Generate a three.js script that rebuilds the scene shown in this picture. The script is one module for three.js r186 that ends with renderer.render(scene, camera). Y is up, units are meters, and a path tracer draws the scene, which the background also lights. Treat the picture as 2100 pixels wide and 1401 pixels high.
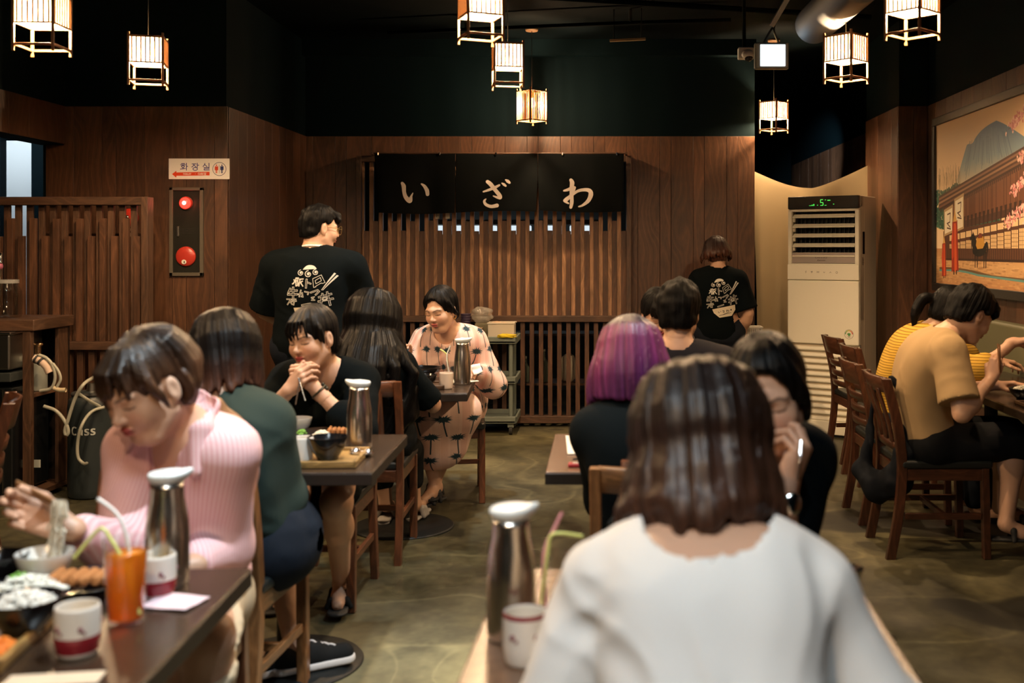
import * as THREE from 'three';
import { RoundedBoxGeometry } from 'three/addons/geometries/RoundedBoxGeometry.js';
import { mergeGeometries } from 'three/addons/utils/BufferGeometryUtils.js';
import { RectAreaLightUniformsLib } from 'three/addons/lights/RectAreaLightUniformsLib.js';

// ---------- camera, light levels, exposure ----------
const F = 2200, CX = 1235, CY = 510, EYE = 1.45;              // focal length in pixels, principal point of the shifted lens, eye height
const scene = new THREE.Scene();
scene.background = new THREE.Color(0x000000);
const FULL_W = 2 * CX, FULL_H = 2 * (1401 - CY);
const camera = new THREE.PerspectiveCamera(2 * Math.atan(FULL_H / 2 / F) * 180 / Math.PI, FULL_W / FULL_H, 0.1, 60);
camera.setViewOffset(FULL_W, FULL_H, 0, FULL_H / 2 - CY, 2100, 1401);
camera.position.set(0, EYE, 0);
camera.lookAt(0, EYE, -10);
camera.focus = 7.4;
camera.userData.fStop = 2.2;
const renderer = new THREE.WebGLRenderer({ antialias: true });
renderer.toneMapping = THREE.LinearToneMapping;
renderer.toneMappingExposure = 1.0;
renderer.shadowMap.enabled = true;
RectAreaLightUniformsLib.init();
const LANTERN = 8.2, COOL = 24, SPOT = 28;                                // lamp strengths
const WARM_COLOR = new THREE.Color(1.0, 0.66, 0.36), COOL_COLOR = new THREE.Color(0.80, 0.93, 1.0);

// ---------- helpers ----------
const V = (x, y, z) => new THREE.Vector3(x, y, z);
const at = (px, py, Z) => V((px - CX) * Z / F, EYE - (py - CY) * Z / F, -Z);   // a point of the photograph at a depth in metres
const PI = Math.PI, R = (d) => d * PI / 180;
const clamp = (x, a = 0, b = 1) => Math.min(b, Math.max(a, x));
const mix = (a, b, t) => a + (b - a) * t;
const sst = (a, b, x) => { const t = clamp((x - a) / (b - a)); return t * t * (3 - 2 * t); };
function rng(seed) { let s = seed >>> 0; return () => { s = (s + 0x6d2b79f5) | 0; let t = Math.imul(s ^ (s >>> 15), 1 | s); t = (t + Math.imul(t ^ (t >>> 7), 61 | t)) ^ t; return ((t ^ (t >>> 14)) >>> 0) / 4294967296; }; }
const hash3 = (x, y, z) => { let h = Math.imul(x, 374761393) ^ Math.imul(y, 668265263) ^ Math.imul(z, 2147483647 ^ 0x5bd1e995); h = Math.imul(h ^ (h >>> 13), 1274126177); return ((h ^ (h >>> 16)) >>> 0) / 4294967296; };
function noise3(x, y, z) {
  const i = Math.floor(x), j = Math.floor(y), k = Math.floor(z); let u = x - i, v = y - j, w = z - k;
  u = u * u * (3 - 2 * u); v = v * v * (3 - 2 * v); w = w * w * (3 - 2 * w);
  const l = (a, b, t) => a + (b - a) * t;
  return l(l(l(hash3(i, j, k), hash3(i + 1, j, k), u), l(hash3(i, j + 1, k), hash3(i + 1, j + 1, k), u), v),
    l(l(hash3(i, j, k + 1), hash3(i + 1, j, k + 1), u), l(hash3(i, j + 1, k + 1), hash3(i + 1, j + 1, k + 1), u), v), w) * 2 - 1;
}
function pnoise(x, y, px, py, s = 0) {                           // tileable value noise, periods in lattice cells
  const i = Math.floor(x), j = Math.floor(y); let u = x - i, v = y - j; u = u * u * (3 - 2 * u); v = v * v * (3 - 2 * v);
  const h = (a, b) => hash3(((a % px) + px) % px, ((b % py) + py) % py, s);
  return mix(mix(h(i, j), h(i + 1, j), u), mix(h(i, j + 1), h(i + 1, j + 1), u), v);
}
const used = {};
const numbered = (n) => { const k = used[n] = (used[n] ?? -1) + 1; return k ? n + '_' + String(k).padStart(3, '0') : n; };
function tag(o, label, category, group) { o.userData.label = label; o.userData.category = category; if (group) o.userData.group = group; return o; }
function thing(name, label, category, pos = [0, 0, 0], turn = 0, group) {
  const o = new THREE.Group(); o.name = numbered(name); scene.add(o);
  if (pos.isVector3) o.position.copy(pos); else o.position.set(...pos);
  o.rotation.y = turn; tag(o, label, category, group); return o;
}
function part(name, geo, mat, parent = scene, pos, rot) {
  const m = new THREE.Mesh(Array.isArray(geo) ? join(geo) : geo, mat); m.name = parent === scene ? numbered(name) : name;
  if (pos) { if (pos.isVector3) m.position.copy(pos); else m.position.set(...pos); }
  if (rot) m.rotation.set(...rot);
  m.castShadow = m.receiveShadow = true; parent.add(m); return m;
}
function struct(name, geo, mat, parent = scene, pos) { const m = part(name, geo, mat, parent, pos); if (parent === scene) m.userData.kind = 'structure'; return m; }
function join(list) {
  return mergeGeometries(list.map((g) => { const n = g.index ? g.toNonIndexed() : g; for (const k of Object.keys(n.attributes)) if (!['position', 'normal', 'uv'].includes(k)) n.deleteAttribute(k); return n; }));
}
function metreUV(g, along = 'y', du = 0, dv = 0) {                // box-projected uv in metres; v runs along the given axis (the grain)
  const p = g.attributes.position, n = g.attributes.normal, uv = new Float32Array(p.count * 2);
  for (let i = 0; i < p.count; i++) {
    const a = [p.getX(i), p.getY(i), p.getZ(i)], m = [Math.abs(n.getX(i)), Math.abs(n.getY(i)), Math.abs(n.getZ(i))];
    const k = m[0] >= m[1] && m[0] >= m[2] ? 0 : m[1] >= m[2] ? 1 : 2, g2 = { x: 0, y: 1, z: 2 }[along];
    let ua, va; if (k === g2) { ua = (k + 1) % 3; va = (k + 2) % 3; } else { va = g2; ua = 3 - k - g2; }
    uv[2 * i] = a[ua] + du; uv[2 * i + 1] = a[va] + dv;
  }
  g.setAttribute('uv', new THREE.BufferAttribute(uv, 2)); return g;
}
let uvSeed = rng(77);
function box(w, h, d, x = 0, y = 0, z = 0, along = 'y', r = 0) {  // box about (x,y,z), rounded edges when r > 0
  const g = r > 0 ? new RoundedBoxGeometry(w, h, d, 1, Math.min(r, w * .49, h * .49, d * .49)) : new THREE.BoxGeometry(w, h, d);
  metreUV(g, along, uvSeed() * 3, uvSeed() * 3); g.translate(x, y, z); return g;
}
const span = (x0, x1, y0, y1, z0, z1, along = 'y', r = 0) => box(x1 - x0, y1 - y0, z1 - z0, (x0 + x1) / 2, (y0 + y1) / 2, (z0 + z1) / 2, along, r);
function bar(a, b, w, d, r = 0.004, along = 'y', roll = 0) {      // square bar from a to b
  const L = a.distanceTo(b), g = r > 0 ? new RoundedBoxGeometry(w, L, d, 1, r) : new THREE.BoxGeometry(w, L, d);
  metreUV(g, 'y', uvSeed() * 3, uvSeed() * 3);
  if (roll) g.rotateY(roll);
  g.applyQuaternion(new THREE.Quaternion().setFromUnitVectors(V(0, 1, 0), b.clone().sub(a).normalize())); g.translate((a.x + b.x) / 2, (a.y + b.y) / 2, (a.z + b.z) / 2); return g;
}
const tube = (pts, r, seg = 24, rad = 8, closed = false) => new THREE.TubeGeometry(new THREE.CatmullRomCurve3(pts.map((p) => p.isVector3 ? p : V(...p)), closed), seg, r, rad, closed);
const lathe = (pts, seg = 40) => new THREE.LatheGeometry(pts.map((p) => new THREE.Vector2(p[0], p[1])), seg);
const cyl = (r0, r1, h, x = 0, y = 0, z = 0, seg = 28) => new THREE.CylinderGeometry(r1, r0, h, seg).translate(x, y, z);
const ball = (r, x = 0, y = 0, z = 0, sx = 1, sy = 1, sz = 1, seg = 20) => new THREE.SphereGeometry(r, seg, Math.max(8, seg * .7 | 0)).scale(sx, sy, sz).translate(x, y, z);
function sheet(fn, nu, nv, thick = 0.003) {                      // a cloth with two faces and a rim: fn(u, v) gives a point
  const P = [], idx = [], uv = [];
  const nrm = (u, v) => { const e = .004, a = fn(Math.min(1, u + e), v).sub(fn(Math.max(0, u - e), v)), b = fn(u, Math.min(1, v + e)).sub(fn(u, Math.max(0, v - e))); return a.cross(b).normalize(); };
  const W = nu + 1, N = W * (nv + 1);
  for (let s = 0; s < 2; s++) for (let j = 0; j <= nv; j++) for (let i = 0; i <= nu; i++) {
    const u = i / nu, v = j / nv, p = fn(u, v).addScaledVector(nrm(u, v), s ? -thick / 2 : thick / 2); P.push(p.x, p.y, p.z); uv.push(u, v);
  }
  for (let j = 0; j < nv; j++) for (let i = 0; i < nu; i++) {
    const a = j * W + i, b = a + 1, c = a + W, d = c + 1; idx.push(a, b, d, a, d, c, N + a, N + d, N + b, N + a, N + c, N + d);
  }
  const rim = []; for (let i = 0; i <= nu; i++) rim.push(i); for (let j = 1; j <= nv; j++) rim.push(j * W + nu); for (let i = nu - 1; i >= 0; i--) rim.push(nv * W + i); for (let j = nv - 1; j > 0; j--) rim.push(j * W);
  for (let i = 0; i < rim.length; i++) { const a = rim[i], b = rim[(i + 1) % rim.length]; idx.push(a, N + a, b, b, N + a, N + b); }
  const g = new THREE.BufferGeometry(); g.setAttribute('position', new THREE.Float32BufferAttribute(P, 3)); g.setAttribute('uv', new THREE.Float32BufferAttribute(uv, 2)); g.setIndex(idx); g.computeVertexNormals(); return g;
}

// ---------- textures ----------
function dataTex(w, h, fn, srgb = true) {
  const d = new Uint8Array(w * h * 4);
  for (let y = 0; y < h; y++) for (let x = 0; x < w; x++) { const c = fn(x / w, y / h), o = (y * w + x) * 4; d[o] = clamp(c[0]) * 255; d[o + 1] = clamp(c[1]) * 255; d[o + 2] = clamp(c[2]) * 255; d[o + 3] = 255; }
  const t = new THREE.DataTexture(d, w, h); t.wrapS = t.wrapT = THREE.RepeatWrapping; t.magFilter = THREE.LinearFilter; t.minFilter = THREE.LinearMipmapLinearFilter; t.generateMipmaps = true;
  if (srgb) t.colorSpace = THREE.SRGBColorSpace; t.needsUpdate = true; return t;
}
function canvasTex(w, h, draw) { const c = document.createElement('canvas'); c.width = w; c.height = h; const x = c.getContext('2d'); draw(x, w, h); const t = new THREE.CanvasTexture(c); t.colorSpace = THREE.SRGBColorSpace; return t; }
const rep = (t, x, y) => { const c = t.clone(); c.repeat.set(x, y); c.needsUpdate = true; return c; };
// oak-like grain, 0.5 m across and 1 m along: cathedral figure, pores, slow tone drift
const grainFn = (u, v) => {
  const warp = pnoise(u * 3, v * 3, 3, 3, 1) * 1.7 + pnoise(u * 6, v * 5, 6, 5, 2) * .6;
  const ring = Math.abs(((u * 9 + warp * 2.1) % 1) - .5) * 2, ring2 = Math.abs(((u * 23 + warp * 5) % 1) - .5) * 2;
  const pore = pnoise(u * 190, v * 14, 190, 14, 3), fine = pnoise(u * 90, v * 30, 90, 30, 4), slow = pnoise(u * 4, v * 2, 4, 2, 5);
  return .56 + .16 * ring * ring + .06 * ring2 + .16 * (pore - .5) + .1 * (fine - .5) + .22 * (slow - .3) - (pore > .8 ? .12 : 0);
};
const GRAIN = dataTex(512, 768, (u, v) => { const g = grainFn(u, v) + .12; return [g, g * .985, g * .96]; });
const GRAIN_BUMP = dataTex(512, 768, (u, v) => { const g = grainFn(u, v); return [g, g, g]; }, false);
const STREAK = dataTex(512, 128, (u, v) => {                     // hair strands: v runs down the strand
  const w = u + .004 * pnoise(u * 20, v * 6, 20, 6, 9); const s = pnoise(w * 170, v * 2, 170, 2, 6) * .5 + pnoise(w * 70, v * 2, 70, 2, 7) * .35 + pnoise(w * 24, v, 24, 1, 8) * .3; const g = .50 + .40 * s; return [g, g, g]; });
const STREAK_BUMP = dataTex(512, 64, (u, v) => { const g = pnoise(u * 150, v * 2, 150, 2, 6) * .6 + pnoise(u * 50, v * 2, 50, 2, 7) * .4; return [g, g, g]; }, false);
const WEAVE = dataTex(128, 128, (u, v) => { const g = .5 + .22 * Math.sin(u * 2 * PI * 24) * Math.sin(v * 2 * PI * 24) + .35 * (pnoise(u * 64, v * 64, 64, 64, 3) - .5); return [g, g, g]; }, false);
const GRAIN_SOFT = dataTex(256, 384, (u, v) => { const g = .74 + .34 * (grainFn(u, v) - .5); return [g, g * .985, g * .96]; });
function wood(r, g, b, rough = .5, bump = .0007, coat = 0, ru = 2, rv = 1) {
  const m = new THREE.MeshPhysicalMaterial({ color: new THREE.Color().setRGB(r, g, b), map: rep(GRAIN, ru, rv), bumpMap: rep(GRAIN_BUMP, ru, rv), bumpScale: bump, roughness: rough, clearcoat: coat, clearcoatRoughness: .25 }); return m;
}
const softGrain = (m) => { m.map = rep(GRAIN_SOFT, 2, 1); return m; };
const plain = (r, g, b, rough = .6, metal = 0, extra = {}) => new THREE.MeshPhysicalMaterial({ color: new THREE.Color().setRGB(r, g, b), roughness: rough, metalness: metal, ...extra });
const M = {
  black: plain(.0009, .0048, .0066, .75, 0, { specularIntensity: .12 }), ceiling: plain(.0005, .0021, .0030, .9, 0, { specularIntensity: .08 }),
  wall: wood(.125, .056, .028, .42, .0012), wallB: wood(.105, .046, .023, .42, .0012), wallC: wood(.145, .066, .034, .42, .0012),
  slat: wood(.135, .060, .031, .5, .0006), slatLight: wood(.46, .25, .135, .5, .0006), rail: wood(.12, .06, .034, .5),
  chair: wood(.17, .060, .026, .34, .0004, .35, 3, 2), chairDark: wood(.10, .036, .018, .34, .0004, .35, 3, 2), chairTan: wood(.30, .135, .050, .35, .0004, .35, 3, 2),
  tableDark: softGrain(wood(.050, .030, .019, .27, .0002, 0, 2, 1)), tableEdge: plain(.012, .008, .006, .4), tableWarm: softGrain(wood(.23, .145, .10, .22, .0002, 0, 2, 1)),
  vinyl: plain(.010, .013, .013, .38), iron: plain(.012, .013, .013, .45, .4), castIron: plain(.012, .014, .014, .5, .3),
  steel: plain(.62, .60, .57, .24, 1), steelDark: plain(.30, .29, .27, .32, 1), chrome: plain(.8, .8, .8, .1, 1),
  lidWhite: plain(.62, .68, .70, .35), porcelain: plain(.66, .64, .60, .22), red: plain(.18, .012, .016, .3), lacquer: plain(.006, .006, .007, .16),
  lanternWood: plain(.20, .085, .026, .6), paper: plain(.60, .50, .36, 1, 0, { transmission: .34, thickness: 0, side: THREE.DoubleSide }),
  bulb: new THREE.MeshStandardMaterial({ color: 0xffffff, emissive: new THREE.Color(1, .78, .5), emissiveIntensity: 22 }),
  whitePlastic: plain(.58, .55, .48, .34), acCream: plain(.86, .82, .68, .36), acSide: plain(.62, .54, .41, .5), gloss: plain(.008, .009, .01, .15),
  graycart: plain(.16, .19, .165, .5), rubber: plain(.02, .02, .02, .7), glass: plain(.95, .95, .95, .04, 0, { transmission: 1, thickness: 0 }),
  canvasCloth: plain(.37, .285, .165, .95), noren: plain(.0055, .008, .009, .9), tubeClear: plain(.55, .55, .47, .35, 0, { transmission: .4, thickness: 0 }),
};

// ---------- the room ----------
const ZB = 8.8, XL = -3.48, XR = 2.43, YW = 2.37, YWR = 2.51, YC = 3.15;   // back wall depth, side walls, wood heights, ceiling
{ // polished concrete floor with trowel clouds, pale wear and a few dark stains
  const X0 = -6, X1 = 3, Z0 = -14, Z1 = 3;
  const stains = [[1.38, -5.70, .42, .22, .06], [1.85, -5.55, .4, .2, -.1], [1.9, -4.2, .5, .25, .2]];
  const N = 1536, tone = (u, v) => {
    const x = X0 + u * (X1 - X0), z = Z1 + v * (Z0 - Z1);
    const w = noise3(x * 2.2, z * 2.2, 3) * .35;
    let c = .5 + .30 * noise3(x * 1.1 + w, z * 1.1, 1.5) + .20 * noise3(x * 3.1 + w * 2, z * 2.4, 4.5) + .13 * noise3(x * 8 + w * 4, z * 5, 7.5) + .07 * noise3(x * 24, z * 24, 2) + .05 * noise3(x * 60, z * 60, 9);
    const swirl = Math.abs(noise3(x * 1.9 + w * 3, z * 1.9, 21)); c += .16 * sst(.10, 0, swirl);
    c += .5 * sst(.42, 0, Math.hypot((x + .60) * .9, (z + 3.72) * .8)) * (.6 + .4 * noise3(x * 9, z * 9, 5));   // worn pale patch in the aisle
    let d = 0; for (const [sx, sz, rx, rz, a] of stains) { const dx = (x - sx) * Math.cos(a) + (z - sz) * Math.sin(a), dz = -(x - sx) * Math.sin(a) + (z - sz) * Math.cos(a); d = Math.max(d, sst(1.12, .92, Math.hypot(dx / rx, dz / rz) + .22 * noise3(x * 5, z * 5, 8))); }
    return [c, d];
  };
  const map = dataTex(N, N, (u, v) => { const [c, d] = tone(u, v); const k = clamp(.08 + .80 * c, .05, 1.1) * (1 - .62 * d); return [k * .69 + .02, k * .655 + .02, k * .485 + .012]; });
  map.wrapS = map.wrapT = THREE.ClampToEdgeWrapping;
  const rough = dataTex(512, 512, (u, v) => { const x = u * 9, z = v * 17; const g = .42 + .22 * noise3(x * 1.3, z * 1.3, 12) + .12 * noise3(x * 6, z * 6, 2); return [g, g, g]; }, false);
  const m = new THREE.MeshPhysicalMaterial({ map, roughnessMap: rough, roughness: 1.05, color: new THREE.Color().setRGB(.62, .62, .62) });
  const g = new THREE.BoxGeometry(X1 - X0, .2, Z1 - Z0); const p = g.attributes.position, uv = g.attributes.uv;
  for (let i = 0; i < p.count; i++) uv.setXY(i, (p.getX(i) / (X1 - X0)) + .5, .5 - p.getZ(i) / (Z1 - Z0));
  struct('floor', g, m, scene, [(X0 + X1) / 2, -.1, (Z0 + Z1) / 2]);
}
struct('ceiling', span(-6, 3, YC, YC + .15, -14, 3), M.ceiling);
const rp = rng(5);
// wood planks over a wall: each its own board with open joints. axis 'x' runs along x facing +z, 'z' runs along z facing +-x
function planks(parent, axis, a0, a1, y0, y1, face, dir, holes = [], step = [.091, .182]) {
  let a = a0, k = 0;
  while (a < a1 - .01) {
    let b = Math.min(a1, a + step[k % step.length]); for (const h of holes) for (const e of [h[0], h[1]]) if (e > a + .004 && e < b) b = e;
    let pieces = [[y0, y1]];
    for (const [h0, h1, hy0, hy1] of holes) if (b > h0 + .005 && a < h1 - .005) pieces = pieces.flatMap(([p, q]) => [[p, Math.min(q, hy0)], [Math.max(p, hy1), q]].filter(([m, n]) => n - m > .01));
    const mat = [M.wall, M.wallB, M.wallC, M.wall][Math.floor(rp() * 4)], t = .012 + rp() * .0015;
    for (const [p, q] of pieces) {
      const g = axis === 'x' ? span(a + .0012, b - .0012, p, q, Math.min(face, face + dir * t), Math.max(face, face + dir * t), 'y', .0018) : span(Math.min(face, face + dir * t), Math.max(face, face + dir * t), p, q, a + .0012, b - .0012, 'y', .0018);
      part('plank', g, mat, parent);
    }
    a = b; k++;
  }
}
{ // back wall with the opening that the slatted screen closes
  const X0 = -2.46, X1 = 1.25, O0 = -1.98, O1 = .20, OT = 2.19, zf = -ZB;
  const w = struct('wall_back', [span(X0, O0, 0, YC, zf - .15, zf), span(O1, X1, 0, YC, zf - .15, zf), span(O0, O1, OT, YC, zf - .15, zf)], M.black);
  planks(w, 'x', X0, X1, 0, YW, zf, 1, [[O0, O1, 0, OT + .02]]);
  part('ledge_beam', span(X0, X1, 3.02, YC, zf, zf + .10), M.black, w);
}
{ // projecting wall on the left with the toilet sign
  const w = struct('wall_left', [span(-3.62, -2.435, 0, YC, -8.95, -6.95)], M.black);
  planks(w, 'x', -3.60, -2.423, 0, YW, -6.95, 1, [], [.182, .182, .091]);
  planks(w, 'z', -8.78, -6.951, 0, YW, -2.435, 1, [], [.182, .182, .182]);
}
{ // header over the side passage
  const w = struct('wall_header', [span(XL - .15, XL, 2.12, YC, -6.94, 1.6), span(XL - .15, XL, 0, 2.12, -3.4, 1.6)], M.black);
  planks(w, 'z', -6.93, 1.5, 2.125, YW, XL, 1, [], [.22, .22]);
  planks(w, 'z', -3.4, 1.5, 0, 2.125, XL, 1, [], [.22, .22]);
}
{ // side passage beyond the header: a dark lobby with a white lit wall
  struct('wall_passage', [span(-6, -3.62, 0, YC, -9.4, -9.25), span(-6.1, -6, 0, YC, -9.4, 1.6), span(-6, -3.62, 2.6, 2.7, -9.25, -3.2), span(-6, -3.63, 0, 2.6, -3.3, -3.15)], M.black);
  struct('door_1', [span(-5.02, -4.80, 0, 2.36, -9.1, -9.04)], plain(.70, .72, .74, .6));
  struct('trim_1', [span(-4.80, -4.70, 0, 2.36, -9.12, -9.02), span(-5.3, -5.02, 0, 2.45, -9.1, -8.95)], M.black);
  const l = thing('ceiling_light', 'white ceiling lamp in the side passage beyond the left partition', 'light', [-4.9, 2.58, -8.35]);
  part('housing', [cyl(.13, .13, .03, 0, 0, 0)], M.whitePlastic, l);
  part('diffuser', [cyl(.11, .09, .02, 0, -.025, 0)], new THREE.MeshStandardMaterial({ color: 0xffffff, emissive: COOL_COLOR, emissiveIntensity: 4 }), l);
  const p = new THREE.PointLight(COOL_COLOR, 2.2); p.position.set(-4.9, 2.48, -8.35); p.castShadow = true; p.shadow.radius = 4; scene.add(p);
}
{ // right wall, column, recess behind
  const w = struct('wall_right', [span(XR, XR + .15, 0, YC, -13.9, 1.6)], M.black);
  planks(w, 'z', -13.7, 1.5, 0, YWR, XR, -1, [], [.16, .16, .24]);
  const c = struct('column', [span(2.212, XR, 0, YC, -8.97, -7.99)], M.black);
  planks(c, 'z', -8.96, -7.991, 0, YWR, 2.212, -1, [], [.2, .2]);
  planks(c, 'x', 2.20, XR - .013, 0, YWR, -7.99, 1, [], [.115, .115]);
  struct('wall_recess', [span(1.1, 3, 0, YC, -13.95, -13.8), span(1.10, 1.25, 0, YC, -13.8, -8.95)], M.black);
  struct('wall_front', [span(-6, 3, 0, YC, 1.6, 1.75)], M.black);
}
{ // kitchen behind the screen
  struct('wall_kitchen', [span(-2.6, 1.1, 0, YC, -11.1, -11), span(-2.7, -2.6, 0, YC, -11, -8.95), span(-2.6, 1.1, 2.5, 2.6, -11, -8.95)], plain(.10, .105, .10, .6));
  const t = thing('strip_light', 'white fluorescent strip in the kitchen seen between the screen slats', 'light', [-.85, 1.635, -10.6]);
  part('housing', [box(1.72, .05, .06, 0, .075, 0, 'x', .005)], M.steelDark, t);
  for (let i = 0; i < 5; i++) part('tube', [box(.30, .085, .035, -.68 + i * .34, 0, 0, 'x', .01)], new THREE.MeshStandardMaterial({ color: 0xffffff, emissive: COOL_COLOR, emissiveIntensity: .9 }), t);
  const p = new THREE.RectAreaLight(COOL_COLOR, 1.2, 1.7, .1); p.position.set(-.85, 1.635, -10.56); p.rotation.y = PI; scene.add(p);   // faces into the room (a RectAreaLight shines along its -z)
}
// ---------- slatted screens ----------
function screen(o, X0, X1, top, rail, bot, pitch, wF, wB, zf, tall, short, lower, matF, matB, posts, dF = .03) {
  const n = Math.round((X1 - X0) / pitch);
  part('top_rail', span(X0 - .03, X1 + .03, top - .05, top, zf - .045, zf + .045, 'x', .004), M.rail, o);
  part('middle_rail', span(X0 - .03, X1 + .03, rail - .05, rail, zf - .05, zf + .06, 'x', .004), M.rail, o);
  part('bottom_rail', span(X0 - .03, X1 + .03, bot, bot + .06, zf - .045, zf + .03, 'x', .004), M.rail, o);
  if (posts) for (const x of [X0 - .02, X1 + .02]) part('post', span(x - .02, x + .02, 0, top, zf - .04, zf + .05, 'y', .003), M.rail, o);
  for (let i = 0; i < n; i++) {
    const x = X0 + (i + .5) * pitch, jit = (rp() - .5) * .004;
    part('slat', span(x - pitch / 2 - wB / 2 + jit, x - pitch / 2 + wB / 2 + jit, rail, top - .05, zf - .026, zf + (dF < .02 ? .002 : -.004), 'y', .0015), matB, o);
    const hy = i % 2 ? tall : short;
    part('slat', span(x - wF / 2 + jit, x + wF / 2 + jit, rail, hy + (rp() - .5) * .006, zf, zf + dF, 'y', .0015), matF, o);
    if (lower) part('slat', span(x - lower / 2, x + lower / 2, bot + .06, rail - .05, zf - .015, zf + .018, 'y', .0015), M.slat, o);
  }
}
{
  const o = thing('slatted_screen', 'tall dark wooden slatted screen behind the black hanging curtain on the back wall', 'screen', [0, 0, 0]);
  screen(o, -1.955, .195, 2.205, .905, .03, .0747, .040, .034, -8.745, 1.675, 1.595, .036, M.slat, M.slatLight, true, .011);
  part('backing', span(-1.99, .2, .98, 1.50, -8.83, -8.815), M.rail, o);
  const p = thing('slatted_screen', 'low dark wooden slatted partition at the left in front of the side passage', 'screen', [0, 0, 0]);
  screen(p, -4.42, -2.80, 1.765, .885, .03, .0705, .036, .036, -6.56, 1.635, 1.525, .037, M.slat, M.rail, true);
}
{ // noren: one cloth with two slits, three hanging flaps
  const o = thing('noren_curtain', 'black cloth curtain with three white brush characters hung across the screen', 'curtain', [0, 0, 0]);
  const S = 1 / 248, x0 = (782 - CX) * S, yT = EYE + (510 - 321) * S, zc = -8.60;
  const stroke = (c, pts) => {      // brush stroke: [x, y, radius] joined smoothly
    const f = (a, b, p, q, t) => .5 * (2 * b + (p - a) * t + (2 * a - 5 * b + 4 * p - q) * t * t + (3 * b - a - 3 * p + q) * t * t * t);
    for (let i = 0; i < pts.length - 1; i++) { const a = pts[Math.max(0, i - 1)], b = pts[i], p = pts[i + 1], q = pts[Math.min(pts.length - 1, i + 2)];
      for (let t = 0; t <= 1; t += .02) { c.beginPath(); c.arc(f(a[0], b[0], p[0], q[0], t), f(a[1], b[1], p[1], q[1], t), Math.max(.5, mix(b[2], p[2], t)), 0, 7); c.fill(); } }
  };
  const tex = canvasTex(2048, 512, (c, w, h) => {
    c.fillStyle = '#06090a'; c.fillRect(0, 0, w, h);
    const kx = w / 496, ky = h / 118; c.save(); c.scale(kx, ky); c.translate(820 - 782, 360 - 321); c.scale(.2, .2); c.fillStyle = '#cfc3bb';
    stroke(c, [[88, 100, 14], [103, 130, 21], [108, 190, 18], [125, 240, 20], [162, 272, 25], [178, 230, 10], [194, 196, 3]]); stroke(c, [[276, 106, 6], [305, 128, 15], [330, 170, 20], [336, 210, 17]]);
    stroke(c, [[893, 184, 7], [940, 168, 12], [1000, 145, 14], [1052, 118, 10]]); stroke(c, [[934, 84, 17], [965, 110, 21], [1005, 160, 19], [1050, 215, 20], [1060, 242, 17], [1030, 240, 12], [990, 225, 5]]);
    stroke(c, [[918, 256, 5], [902, 280, 12], [920, 312, 15], [970, 330, 16], [1028, 320, 19]]); stroke(c, [[1076, 98, 5], [1098, 112, 13], [1116, 126, 9]]); stroke(c, [[1114, 66, 6], [1136, 80, 16], [1154, 95, 11]]);
    stroke(c, [[1764, 68, 16], [1776, 95, 22], [1770, 150, 20], [1770, 220, 19], [1772, 290, 18], [1762, 340, 14]]); stroke(c, [[1694, 174, 8], [1730, 165, 14], [1780, 145, 18], [1804, 142, 10]]);
    stroke(c, [[1804, 145, 9], [1770, 215, 16], [1720, 260, 20], [1702, 276, 13], [1740, 300, 8]]); stroke(c, [[1770, 225, 9], [1830, 178, 14], [1900, 164, 16], [1950, 175, 20], [1962, 215, 23], [1935, 275, 19], [1880, 318, 11], [1840, 332, 6]]);
    c.restore();
  });
  const mat = new THREE.MeshPhysicalMaterial({ map: tex, roughness: .95, bumpMap: rep(WEAVE, 60, 14), bumpScale: .0004, specularIntensity: .2 });
  const e = [[782, 943, 0, 1], [944, 1106.5, 1, 2], [1107.5, 1278, 2, 3]];
  e.forEach(([a, b], k) => {
    const g = sheet((u, v) => {
      let px = mix(a, b, u); const open = Math.max(0, (v - .45) / .55);
      if (k === 0 && u < .5) px += 9 * v * (1 - 2 * u); if (k === 1 && u > .5) px -= 3.4 * open * (u - .5) * 2; if (k === 2 && u < .5) px += 3.6 * open * (1 - 2 * u); if (k === 0 && u > .5) px -= 1.2 * open;
      const gx = (px - 782) / 496, yb = 438 + 3 * Math.sin(gx * 9) - (k === 2 ? 3 : 0), sag = 1.6 * Math.sin(gx * 3 * PI) ** 2;
      return V((px - CX) * S, EYE + (510 - mix(321 + sag, yb, v)) * S, zc + .012 * Math.sin(gx * 22) * (.3 + v) + .006 * Math.sin(gx * 51) * v);
    }, 40, 20, .0025);
    const uv = g.attributes.uv, p = g.attributes.position; for (let i = 0; i < uv.count; i++) uv.setXY(i, clamp((p.getX(i) - x0) / (496 * S), .002, .998), clamp(1 - (yT - p.getY(i)) / (118 * S), .002, .998));
    part('flap', g, mat, o);
  });
  part('rod', [tube([[x0 - .03, yT + .003, zc - .012], [x0 + 2.03, yT + .003, zc - .012]], .008, 4, 8)], M.rail, o);
  for (const px of [790, 912, 1024, 1156, 1264]) part('clip', [box(.012, .022, .02, (px - CX) * S, yT - .002, zc, 'y', .002)], M.chrome, o);
  for (const x of [x0 - .02, x0 + 2.02]) part('bracket', [box(.02, .02, .13, x, yT + .003, zc - .06, 'z', .002)], M.rail, o);
  const s1 = thing('paper_tag', 'small white paper tag stuck to a slat under the curtain, left of two', 'paper', at(897, 441, 8.70)); part('sheet', [box(.033, .062, .002)], plain(.52, .5, .42, .8), s1); part('print', [box(.006, .04, .001, -.005, 0, .0016), box(.003, .03, .001, .006, .004, .0016)], plain(.1, .09, .08), s1);
  const s2 = thing('paper_tag', 'small blank cream paper tag on a slat under the curtain, right of two', 'paper', at(918, 441, 8.70)); part('sheet', [box(.034, .06, .002)], plain(.52, .5, .42, .8), s2);
}
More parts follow.
